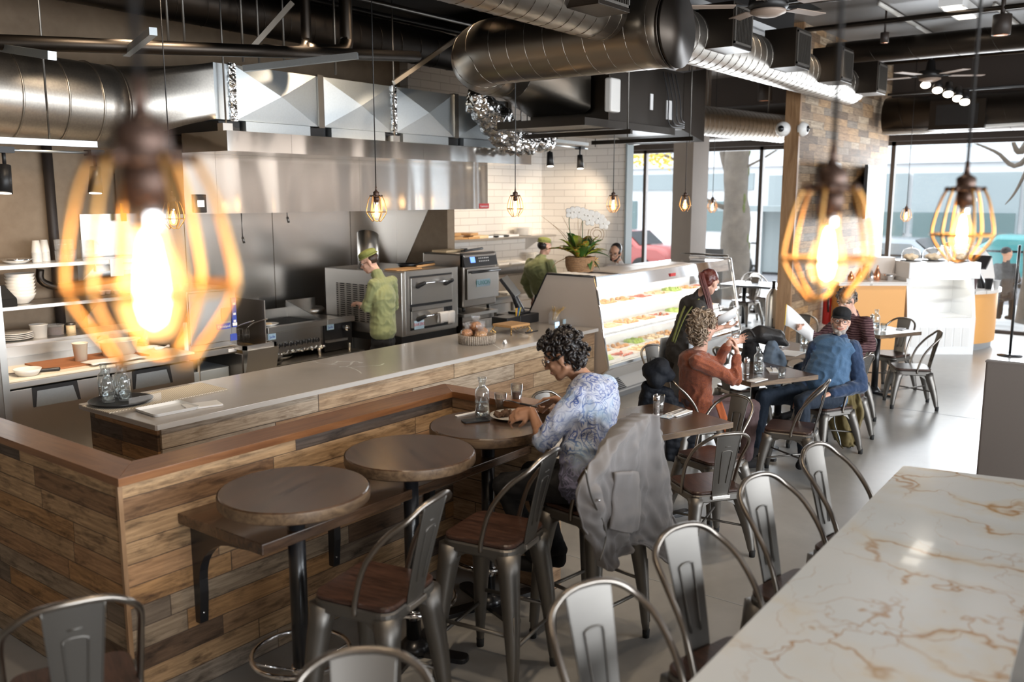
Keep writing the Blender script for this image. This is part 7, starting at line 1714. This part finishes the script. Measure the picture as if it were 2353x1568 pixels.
sf = MB(); sc_rows = [[PD(1640+18*j/5+i*4.5, 925+i*12, 7.08-.012*i) for j in range(6)] for i in range(9)]
tag(MB().grid([[p+V3((0,0,.01*sin(j*1.5+i))) for j, p in enumerate(r)] for i, r in enumerate(sc_rows)]).build('scarf', 'scarf_rust', solid=.012), 'rust coloured scarf end hanging over the lap of the woman in the rust sweater', 'scarf')

# ---- smiling man in the blue sweater
f_ = V3((-.86,-.10,0)).normalized()
J = dict(tf=f_, pelvis=(8.03,2.56,.55), chest=PD(1913,815,7.97), neck=PD(1927,775,7.99), head=PD(1932,738,7.95), hf=V3((-.93,-.34,.02)), hu=V3((.02,-.10,1)),
    shr=PD(1876,800,8.02), shl=PD(1958,800,7.92), elr=PD(1856,862,8.05), wrr=PD(1838,912,7.85), ell=PD(1977,888,7.80), wrl=PD(1906,906,7.66),
    hipr=(7.97,2.70,.53), hipl=(7.98,2.46,.53), knr=(7.50,2.92,.55), knl=(7.52,2.58,.56), anr=(7.45,2.95,.10), anl=(7.42,2.50,.10))
J['hf'] = J['hf'].normalized(); J['hu'] = (J['hu']-J['hf']*J['hu'].dot(J['hf'])).normalized()
man, P, HM, _b = human('smiling man in a blue sweater and black cap leaning back towards the camera', J, 'skin_light', 'sweater_blue', 'jeans_navy', vox=.0075, sleeve=.3, girth=1.22, shirt_low=.03, glasses='hair_brown', smile=1, belly=.035, collar=.052, curl=(.5,.5), thumbs=(-1,1), hip=1.05)
m = MB(); s_ = 1.03
for side_ in 'lr':
    sh, el, wr = J['sh'+side_], J['el'+side_], J['wr'+side_]; sh, el, wr = V3(sh), V3(el), V3(wr)
    m = MB(); m.cap(sh, el, .080, .068); m.cap(el, el.lerp(wr,.9), .068, .05); sl = m.build('sleeve', 'sweater_navy', man); remesh(sl, .009, 2, .014, 12, .006, 34)
remesh(MB().lathe([(.085,-.04),(.082,.0),(.068,.035)], n=24, c=V3(J['neck'])+V3((0,0,.0))).build('collar', 'sweater_navy', man), .009, 1)
bd_ = MB(); bd_.cap(P(-.030,.060,-.088), P(.030,.060,-.088), .024); bd_.cap(P(-.052,.02,-.055), P(-.030,.058,-.088), .019); bd_.cap(P(.052,.02,-.055), P(.030,.058,-.088), .019); bd_.cap(P(-.022,.084,-.046), P(.022,.084,-.046), .0075); bd_.cap(P(-.062,.0,-.03), P(-.055,.02,-.055), .014); bd_.cap(P(.062,.0,-.03), P(.055,.02,-.055), .014); bd_.cap(P(0,.07,-.10), P(0,.066,-.108), .022)
remesh(bd_.build('beard', 'beard_grey', man), .005, 1, .004, 60)
MB().tube(spline([P(-.026,.089,-.056), P(-.010,.0985,-.064), P(.010,.0985,-.064), P(.026,.089,-.056)], 10), .0042, 6).build('smile', 'lips', man)
cpm = MB(); cpm.ell(P(0,-.012,.072), (.084,.104,.062), HM); cpm.ell(P(0,-.02,.045), (.083,.100,.040), HM); cap_o = cpm.build('cap', 'cloth_black', man); remesh(cap_o, .007, 2)
rows = [[P(a*.075, .060+.062*b*(1-(a*a)*.55), .052-.014*b-.014*a*a) for a in [i/6-1 for i in range(13)]] for b in [j/4 for j in range(5)]]
MB().grid(rows).build('visor', 'cloth_black', cap_o, solid=.004)
for q in (-1, 1): remesh(MB().cap(P(q*.074,-.03,.0), P(q*.074,-.035,.03), .010).build('sideburn', 'hair_salt', man), .005, 1)

# ---- person in burgundy behind a raised menu
f_ = V3((-.85,.5,0)).normalized()
J = dict(tf=f_, pelvis=(9.40,2.83,.55), chest=PD(1962,772,9.15), neck=PD(1958,722,9.12), head=PD(1944,690,9.08), hf=V3((-.85,.25,-.45)), hu=V3((-.3,.1,.95)),
    shr=PD(1935,738,9.28), shl=PD(1990,742,9.0), elr=PD(1880,775,9.3), wrr=PD(1846,758,9.15), ell=PD(2000,800,8.85), wrl=PD(1950,800,8.8),
    hipr=(9.35,2.97,.53), hipl=(9.3,2.75,.53), knr=(8.98,3.12,.55), knl=(8.92,2.90,.55), anr=(8.98,3.15,.10), anl=(8.92,2.92,.10))
J['hf'] = J['hf'].normalized(); J['hu'] = (J['hu']-J['hf']*J['hu'].dot(J['hf'])).normalized()
mp, P, HM, _b = human('person in a ribbed burgundy sweater with a raised menu behind the smiling man', J, 'skin_light', 'sweater_burgundy', 'jeans_navy', vox=.010, sleeve=.95, girth=1.2, smile=0, curl=(.5,.6), palm=(None, -FH), thumbs=(-1,1), collar=.06)
curls(P, mp, 'hair_salt', 120, HM, 12, [((0,-.02,.045),(.084,.098,.080)),((0,-.05,.0),(.078,.06,.07))], .012, .009, .04, .006)
rows = [[PD(1808+62*u+(-4)*(v), 700+60*u**1.2+(48-18*u)*v, 9.05+.05*u+.03*sin(3*u)) for v in [0,.5,1]] for u in [i/8 for i in range(9)]]
mn = thing('menu_card', 'white menu with a yellow edge raised before the person in burgundy', 'menu', tuple(rows[4][1])); MB().grid(rows).build('sheet', 'paper', mn, solid=.003)
MB().grid([[p+(rows[0][1]-rows[1][1])*.18*k for p in rows[0]] for k in (0,1)]).build('edge_strip', 'yellow', mn, solid=.003)

# ---- server with the red ponytail
f_ = (RT*.75+FH*.62).normalized()
pv = PD(1563,806,8.40)
J = dict(tf=f_, pelvis=pv, chest=PD(1590,722,8.36), neck=PD(1612,676,8.36), head=PD(1630,648,8.36), hf=(RT*.75+FH*.6+V3((0,0,-.3))), hu=V3((.15,-.12,.95)),
    shl=PD(1592,692,8.55), shr=PD(1606,704,8.20), ell=PD(1640,745,8.60), wrl=PD(1655,728,8.35), elr=PD(1625,762,8.12), wrr=PD(1660,752,8.15),
    hipl=pv+V3((.04,.09,-.03)), hipr=pv+V3((-.04,-.09,-.03)), knl=PD(1552,890,8.5)+V3((0,0,0)), knr=PD(1545,898,8.3), anl=(PD(1552,980,8.5).x,PD(1552,980,8.5).y,.08), anr=(PD(1540,985,8.3).x,PD(1540,985,8.3).y,.08))
J['hf'] = J['hf'].normalized(); J['hu'] = (J['hu']-J['hf']*J['hu'].dot(J['hf'])).normalized()
sv, P, HM, base = human('server with a long red ponytail taking an order before the display case', J, 'skin_light', 'cloth_charcoal', 'cloth_charcoal', vox=.009, sleeve=.45, girth=.92, brow='hair_red', hdir=(RT*.8+V3((0,0,.2)), RT*.9+V3((0,0,.1))), palm=(V3((0,0,-1)), V3((0,0,1))), curl=(.6,.5), thumbs=(1,-1), hip=1.0)
h = MB(); h.ell(P(0,-.024,.040), (.082,.096,.082), HM); h.ell(P(0,-.05,.0), (.074,.060,.07), HM); h.ell(P(0,-.10,.055), .032); h = h.build('hair', 'hair_red', sv); remesh(h, .007, 2, .006, 40)
m = MB(); random.seed(8)
for k in range(46):
    a = random.random()*6.28; r1 = random.random()*.03; o1 = RT*r1*cos(a)+FH*r1*sin(a)*.6; p0 = P(0,-.10,.055)+o1*.4
    m.tube(spline([p0, P(0,-.14,.03)+o1, PD(1628,690,8.24)+o1*1.1, PD(1630+random.uniform(-6,6),728+random.uniform(-12,10),8.22)+o1*.7], 12), [.007,.008,.008,.008,.008,.008,.008,.007,.006,.005,.004,.002], 5)
m.build('ponytail', 'hair_red', h)
m = MB(); m.tube(spline([V3(J['shl'])+V3((0,0,.06)), V3(J['chest'])-f_*.135+V3((0,0,.04)), pv-f_*.12+V3((0,0,.10))], 14), .012, 6, sq=.5); m.tube(spline([V3(J['shr'])+V3((0,0,.07)), V3(J['chest'])-f_*.125-FH*.09, pv-f_*.11-FH*.08+V3((0,0,.10))], 14), .012, 6, sq=.5)
m.build('apron_strap', 'olive_strap', sv)
r_, ff, uu, M_ = fr3(f_, (0,0,1)); rows = []
for i in range(12):
    z = pv.z+.10-.055*i; k = 1+.02*i; rows.append([pv*1.0+V3((0,0,z-pv.z))+(ff*cos(a)*.150+r_*sin(a)*.205)*k*(1+.03*sin(a*9+i*.4)) for a in [radians(-125)+radians(250)*j/30 for j in range(31)]])
MB().grid(rows).build('apron', 'apron_grey', sv, solid=.006)
tag(MB().grid([[PD(1650+42*u, 728-22*u+22*v, 8.25+.05*v) for v in (0,1)] for u in (0,.5,1)]).build('menu_card', 'paper', solid=.006), 'menu held up by the server with the red ponytail', 'menu')
tag(MB().cyl(PD(1655,716,8.3), PD(1651,700,8.28), .004, n=6).build('pen', 'black_plastic'), 'pen in the hand of the server with the red ponytail', 'pen')

# ---- cooks
def cookhat(P, HM, body, mat_='cap_green'):
    m = MB(); m.ell(P(0,-.018,.070), (.083,.100,.030), HM); m.ell(P(0,-.018,.095), (.084,.102,.034), HM); m.ell(P(0,-.018,.080), (.086,.104,.032), HM); c = m.build('cook_cap', mat_, body); remesh(c, .008, 2)
    MB().tube([P(.088*cos(a), -.018+.106*sin(a), .056) for a in [2*pi*i/28 for i in range(28)]], .007, 6, closed=True).build('band', mat_, c)
f_ = V3((-.45,.89,0)).normalized()
pv = PD(880,800,9.5)
J = dict(tf=f_, pelvis=pv, chest=PD(880,690,9.5), neck=PD(866,628,9.5), head=PD(848,601,9.5), hf=V3((-.60,.66,-.42)), hu=V3((-.3,.3,.9)),
    shl=PD(858,655,9.35), shr=PD(900,648,9.65), ell=PD(843,706,9.40), wrl=PD(824,698,9.62), elr=PD(905,705,9.85), wrr=PD(850,702,9.95),
    hipl=pv+V3((-.08,-.03,-.03)), hipr=pv+V3((.08,.03,-.03)), knl=pv+V3((-.09,0,-.45)), knr=pv+V3((.09,.05,-.45)), anl=(pv.x-.09,pv.y-.02,.08), anr=(pv.x+.09,pv.y+.05,.08))
J['hf'] = J['hf'].normalized(); J['hu'] = (J['hu']-J['hf']*J['hu'].dot(J['hf'])).normalized()
ck1, P, HM, _b = human('cook in a green jacket and cap working at the griddle', J, 'skin_light', 'shirt_green', 'cloth_black', vox=.009, sleeve=.72, girth=1.14, shirt_low=-.19, glasses='eye_dark', palm=(V3((0,0,-1)), V3((0,0,-1))), curl=(.7,.7), thumbs=(1,-1), collar=.062)
hh = MB(); hh.ell(P(0,-.03,.02), (.079,.088,.07), HM); remesh(hh.build('hair', 'hair_brown', ck1), .008, 2); cookhat(P, HM, ck1)
f_ = (RT*.55+FH*.83).normalized(); pv = V3((10.42,7.30,.90)); dd = pv.dot(FH)
J = dict(tf=f_, pelvis=pv, chest=PD(1238,622,dd), neck=PD(1246,590,dd), head=PD(1252,566,dd), hf=(RT*.85+FH*.5+V3((0,0,-.12))), hu=V3((0,0,1)),
    shl=PD(1219,604,dd+.15), shr=PD(1264,606,dd-.15), ell=PD(1205,650,dd+.1), wrl=PD(1225,690,dd+.25), elr=PD(1280,655,dd-.2), wrr=PD(1290,690,dd),
    hipl=pv+V3((-.05,.08,-.03)), hipr=pv+V3((.05,-.08,-.03)), knl=pv+V3((-.05,.09,-.45)), knr=pv+V3((.05,-.09,-.45)), anl=(pv.x-.05,pv.y+.09,.08), anr=(pv.x+.05,pv.y-.09,.08))
J['hf'] = J['hf'].normalized()
ck2, P, HM, _b = human('cook in a green jacket and cap turned away beside the orchid', J, 'skin_light', 'shirt_green', 'cloth_black', vox=.010, sleeve=.9, girth=1.28, collar=.062, shirt_low=-.12)
hh = MB(); hh.ell(P(0,-.035,.01), (.078,.084,.07), HM); remesh(hh.build('hair', 'hair_black', ck2), .009, 2); cookhat(P, HM, ck2)
# ---- man with glasses behind the case
f_ = (-RT*.5-FH*.86).normalized(); pv = V3((10.35,6.32,.92)); dd = pv.dot(FH)
J = dict(tf=f_, pelvis=pv, chest=PD(1422,640,dd), neck=PD(1422,606,dd), head=PD(1414,580,dd-.03), hf=(-RT*.45-FH*.8+V3((0,0,-.35))), hu=V3((-.25,-.2,.9)),
    shr=PD(1395,618,dd-.05), shl=PD(1450,618,dd+.05), elr=PD(1388,665,dd-.1), wrr=PD(1405,690,dd-.2), ell=PD(1460,668,dd), wrl=PD(1440,690,dd-.15),
    hipr=pv+V3((-.08,.05,-.03)), hipl=pv+V3((.08,-.05,-.03)), knr=pv+V3((-.08,.05,-.45)), knl=pv+V3((.08,-.05,-.45)), anr=(pv.x-.08,pv.y+.05,.08), anl=(pv.x+.08,pv.y-.05,.08))
J['hf'] = J['hf'].normalized(); J['hu'] = (J['hu']-J['hf']*J['hu'].dot(J['hf'])).normalized()
mg, P, HM, _b = human('man with glasses and dark beard in a white shirt behind the display case', J, 'skin_tan', 'shirt_white', 'cloth_black', vox=.009, sleeve=.95, glasses='eye_dark', collar=.06, thumbs=(-1,1))
hh = MB(); hh.ell(P(0,-.028,.046), (.079,.088,.078), HM); hh.ell(P(-.055,-.0,.02), (.026,.045,.04), HM); hh.ell(P(.055,-.0,.02), (.026,.045,.04), HM); remesh(hh.build('hair', 'hair_black', mg), .008, 2)
bd_ = MB(); bd_.cap(P(-.030,.060,-.086), P(.030,.060,-.086), .022); bd_.cap(P(-.055,.01,-.045), P(-.030,.056,-.086), .019); bd_.cap(P(.055,.01,-.045), P(.030,.056,-.086), .019); bd_.cap(P(-.022,.085,-.046), P(.022,.085,-.046), .006); remesh(bd_.build('beard', 'beard_dark', mg), .005, 1)
# ---- person far right beyond the curved counter
f_ = FH*1.0; q = PD(2312,600,16.2); pv = V3((q.x,q.y,.55))
J = dict(tf=f_, pelvis=pv, chest=pv+V3((0,0,.36)), neck=pv+V3((0,0,.60)), head=V3((q.x,q.y,PD(2308,582,16.2).z)), hf=RT, hu=V3((0,0,1)), shl=pv+V3((-.1,.13,.5)), shr=pv+V3((.1,-.13,.5)), ell=pv+V3((0,.2,.25)), wrl=pv+V3((.2,.1,.2)), elr=pv+V3((.1,-.2,.25)), wrr=pv+V3((.3,-.1,.2)),
    hipl=pv+V3((0,.09,-.02)), hipr=pv+V3((0,-.09,-.02)), knl=pv+V3((.42,.1,0)), knr=pv+V3((.42,-.1,0)), anl=pv+V3((.42,.1,-.45)), anr=pv+V3((.42,-.1,-.45)))
J['neck'] = J['head']-V3((0,0,.14)); J['chest'] = J['head']-V3((0,0,.40)); J['pelvis'] = J['head']-V3((0,0,.75))
dz = J['pelvis'].z-.55
for k in ('shl','shr','ell','elr','wrl','wrr','hipl','hipr','knl','knr'): J[k] = J[k]+V3((0,0,dz))
fp_, P, HM, _b = human('dark-haired person mostly hidden beyond the curved orange counter', J, 'skin_tan', 'cloth_charcoal', 'cloth_black', vox=.014, hands=False)
hh = MB(); hh.ell(P(0,-.02,.04), (.082,.096,.078), HM); remesh(hh.build('hair', 'hair_black', fp_), .012, 1)

# ================================================================ JACKETS AND BAGS
def garment(name, label, cat, rows_px, fn, mat_, thick=.10, amp=.025, fsc=14, seed=0, n=46, mrows=40, back=.8, lining=None, solid=.007):
    R = []
    for r in rows_px: R.append(spline([fn(px, py) for px, py in r], n))
    cols = [spline([R[i][j] for i in range(len(R))], mrows) for j in range(n)]
    nrm = (cols[n-1][mrows//2]-cols[0][mrows//2]).cross(V3((0,0,-1))).normalized()
    if nrm.dot(-FH) < 0: nrm = -nrm
    front = []
    for i in range(mrows):
        row = []
        for j in range(n):
            p = cols[j][i]; u = j/(n-1); v = i/(mrows-1)
            d = amp*(.35+.65*v)*(sin(u*fsc+1.7*noise.noise(V3((u*3+seed, v*2, 0)))*3+seed)*.7+1.4*noise.noise(V3((u*7, v*4, seed+3)))+.8*noise.noise(V3((u*12+v*5, v*11-u*4, seed+9)))-1.1*abs(noise.noise(V3((u*8-v*3, v*6+u*3, seed+5)))))
            edge = min(1, min(u, 1-u)*6); row.append(p+nrm*(thick*.5*edge+d*(.4+.6*edge)))
        front.append(row)
    bk = int(mrows*back); backrows = []
    for i in range(bk):
        row = []
        for j in range(n):
            p = cols[j][i]; u = j/(n-1); edge = min(1, min(u, 1-u)*6); d = amp*.7*sin(u*fsc*.8+seed+2)*(i/mrows); row.append(p-nrm*(thick*.5*edge+d)-V3((0,0,.01)))
        backrows.append(row)
    m = MB(); m.grid(list(reversed(backrows))+front)
    for v_ in range(len(m.v)):
        p = m.v[v_]; w_ = V3((noise.noise(p*6), noise.noise(p*6+V3((4,0,0))), noise.noise(p*6+V3((0,4,0)))))*.06; m.v[v_] = p+nrm*(.018*(.4-abs(noise.noise(V3(((p.x+w_.x)*15,(p.y+w_.y)*15,(p.z+w_.z)*4.5))))*1.8)+.003*noise.noise(p*22))
    o = m.build(name, mat_, None, solid=solid); return tag(o, label, cat)
gj = garment('jacket', 'light grey jacket draped over the back of the stool of the woman eating', 'jacket',
    [[(1396,1012),(1430,978),(1458,958),(1480,950),(1494,962),(1503,995)],
     [(1352,1075),(1392,1050),(1430,1035),(1465,1030),(1503,1040),(1522,1080)],
     [(1332,1130),(1368,1120),(1408,1120),(1455,1120),(1508,1125),(1540,1160)],
     [(1336,1190),(1370,1195),(1410,1200),(1460,1195),(1518,1205),(1562,1225)],
     [(1352,1240),(1382,1250),(1416,1245),(1466,1238),(1530,1262),(1578,1262)],
     [(1374,1300),(1392,1308),(1416,1272),(1462,1248),(1524,1300),(1584,1290)]], lambda x, y: PY(x, y, 2.04), 'jacket_grey', .10, .030, 17, 1.3, 80, 70, .75)
def child_of(o, mb, name, mat_): return mb.build(name, mat_, o)
for px, py in ((1427,1142),(1376,1150),(1427,1210)): child_of(gj, MB().ell(PY(px,py,1.975), .007), 'snap_button', 'chrome')
child_of(gj, MB().tube(spline([PY(x,y,1.985) for x, y in ((1345,1080),(1358,1140),(1385,1200),(1392,1240),(1378,1290))], 20), .005, 5), 'zipper', 'chair_steel')
rows = [[(1410,1085),(1440,1080),(1465,1085)],[(1408,1150),(1440,1150),(1470,1150)],[(1405,1195),(1435,1200),(1468,1198)],[(1403,1216),(1432,1222),(1466,1216)]]
m = MB(); R = [spline([PY(x, y, 1.985) for x, y in r], 14) for r in rows]; R = [[p+V3((0,-.03*sin(pi*j/13)+.01*noise.noise(p*20),0)) for j, p in enumerate(r)] for r in R]
cols = [spline([R[i][j] for i in range(4)], 18) for j in range(14)]; m.grid([[cols[j][i]+V3((0,.012*noise.noise(cols[j][i]*18),0)) for j in range(14)] for i in range(18)]); m.build('sleeve', 'jacket_grey', gj, solid=.008)
oj = garment('jacket', 'olive jacket hanging from the back of the chair of the smiling man', 'jacket',
    [[(1890,900),(1915,886),(1940,880),(1958,882),(1966,890)],[(1888,925),(1914,930),(1942,925),(1962,915),(1980,925)],[(1900,965),(1918,970),(1946,965),(1966,955),(1984,950)],[(1915,1000),(1925,1010),(1950,1005),(1966,1000),(1976,985)],[(1930,1025),(1934,1027),(1952,1020),(1966,1022),(1974,1018)]], lambda x, y: PD(x, y, 8.02), 'jacket_olive', .12, .03, 13, 2.2, 50, 44, .8)
child_of(oj, MB().tube(spline([PD(x,y,7.93) for x, y in ((1897,912),(1915,935),(1918,975),(1928,1005),(1932,1024))], 16), .006, 5), 'zipper', 'galvanised_flat')
# black puffer jacket behind the woman in rust
D = 7.05; pf = thing('puffer_jacket', 'black quilted puffer jacket with a hood hung on the chair of the woman in rust', 'jacket', tuple(PD(1535,1000,7.2)))
pf.location.z = 0.15
remesh(MB().chain([PD(1497,855,D), PD(1515,848,D), PD(1532,862,D+.02)], [.085,.10,.07]).ell(PD(1508,868,D-.02), .09).build('hood', 'puffer_black', pf), .009, 3, .015, 12)
bo = MB(); rows_ = [(1515,890,.085,.10),(1520,908,.10,.12),(1533,925,.11,.13),(1545,942,.11,.13),(1552,960,.11,.13),(1556,978,.11,.12),(1560,996,.10,.12)]
for i, (x, y, a, b) in enumerate(rows_):
    c = PD(x, y, D+.04); bo.cap(c-RT*b, c+RT*b*.75-V3((0,0,.05)), .050, .050)
bo.cap(PD(1490,890,D+.05), PD(1480,965,D+.1), .06, .07)
remesh(bo.build('body', 'puffer_black', pf), .009, 1, .01, 16, .004, 60)
lo = MB()
for i in range(4): c = PD(1566, 1005+i*15, D+.02); lo.cap(c-RT*.10, c+RT*.10-V3((0,0,.02)), .045)
remesh(lo.build('hem', 'puffer_black', pf), .010, 1, .012, 18)
# bag and jackets on the chair by the menu table
bg = thing('black_bag', 'black leather bag lying across the chair top beside the menu table', 'bag', tuple(PD(1755,800,8.6)))
remesh(MB().chain([PD(1712,775,8.6), PD(1745,768,8.6), PD(1785,778,8.6), PD(1808,792,8.55)], [.05,.095,.085,.02]).build('body', 'leather_black', bg), .010, 3, .02, 8)
MB().tube(spline([PD(1705,790,8.5), PD(1702,770,8.5), PD(1722,758,8.48), PD(1735,775,8.46)], 14), .012, 6).build('strap', 'leather_black', bg)
dj = tag(remesh(MB().chain([PD(1775,800,8.52), PD(1765,825,8.5), PD(1770,860,8.5), PD(1780,885,8.5)], [.07,.09,.10,.08]).cap(PD(1790,812,8.5),PD(1795,870,8.5),.05,.06).build('denim_jacket', 'jacket_denim'), .010, 2, .03, 9, .01, 30), 'greyish denim jacket hanging beneath the black bag', 'jacket')
bj = tag(remesh(MB().chain([PD(1725,795,8.62), PD(1728,830,8.6), PD(1722,868,8.6)], [.09,.12,.10]).build('dark_coat', 'cloth_black'), .010, 2, .03, 9, .01, 30), 'black coat hanging beside the denim jacket on the same chair', 'coat')
# ================================================================ LIGHT
wd_ = bpy.data.worlds.new('sky'); bpy.context.scene.world = wd_; wd_.use_nodes = True
bg_ = wd_.node_tree.nodes['Background']; bg_.inputs[0].default_value = (.86,.93,1.0,1); bg_.inputs[1].default_value = 2.1
def area(name, loc, rot, sx, sy, power, col):
    l = bpy.data.lights.new(name, 'AREA'); l.shape = 'RECTANGLE'; l.size = sx; l.size_y = sy; l.energy = power; l.color = col
    o = bpy.data.objects.new(name, l); C.objects.link(o); o.location = loc; o.rotation_euler = rot; return o
# daylight entering through the street windows: far wall and the glazed right-hand front
area('daylight_far', (XW+.6, 6.2, 1.9), (0, radians(90), 0), 3.0, 9.0, 650, (.90,.95,1.0))
area('daylight_right', (4.2, -5.6, 2.1), (radians(90), 0, 0), 14.0, 2.6, 720, (.92,.96,1.0))
def spot(loc, to, power, size=70, col=(1,.80,.58), r=.05):
    l = bpy.data.lights.new('track_and_fill_spot', 'SPOT'); l.energy = power; l.spot_size = radians(size); l.spot_blend = .7; l.color = col; l.shadow_soft_size = r
    o = bpy.data.objects.new('track_and_fill_spot', l); C.objects.link(o); o.location = loc; d = V3(to)-V3(loc); o.rotation_euler = d.to_track_quat('-Z', 'Y').to_euler(); return o
for x in (3.6, 5.2, 6.8): spot((x,6.2,3.9), (x,7.4,.9), 110)
for x in (8.6,10.2): spot((x,6.7,3.0), (x+.5,8.6,1.4), 90, 80)
spot((3.0,6.3,2.9), (2.8,8.6,1.4), 80, 90); spot((3.9,5.4,4.2), (3.6,7.4,.6), 130, 60)  # second spot is an added fill for the prep fridge side
spot((11.2,6.9,2.9), (11.9,8.2,1.9), 60, 70)
for x in (2.2,3.6,5.4,7.4): spot((x,1.9,4.4), (x-.1,3.7,.7), 65, 75)  # added fill spots that brighten the plank-clad low wall
for x in (3.4,5.4,7.4): spot((x,4.45,4.25), (x,5.3,.9), 50, 70)
for x in (9.0,10.8): spot((x,3.2,4.4), (x,4.9,1.0), 70, 60)
for x, y in ((1.2,1.6),(3.5,1.2),(6,1.6)): spot((x,y,4.4), (x,y+.3,.7), 28, 95)
spot((2.6,5.2,4.3), (3.1,7.4,3.0), 70, 80)  # added fill that gives the round duct its warm patches
spot((6.5,5.4,4.3), (6.8,7.0,3.0), 70, 100)
for x in (12.4,14.2,16.0): spot((x,-3.0,4.4), (x,-5.0,2.2), 260, 85, (1,.95,.9))  # added spots on the unseen right wall, for the hood's reflection
for y in (-3.6,-1.8): spot((15.2,y,4.4), (17,y,2.2), 200, 85, (1,.95,.9))  # added likewise for the unseen pale end of the window wall
spot((12.6,1.4,4.3), (14.1,2.7,.8), 150, 70, (1,.97,.93)); spot((13.2,.4,4.3), (15.0,2.0,.8), 110, 70, (1,.97,.93))  # added fill spots that brighten the kiosk
spot((14.2,3.4,3.9), (14.2,4.4,2.0), 25, 80)
sc_ = bpy.context.scene
sc_.view_settings.view_transform = 'Standard'; sc_.view_settings.look = 'None'; sc_.view_settings.gamma = 1; sc_.view_settings.use_curve_mapping = False
sc_.view_settings.exposure = 0.72
bpy.data.scenes.remove(TMP)
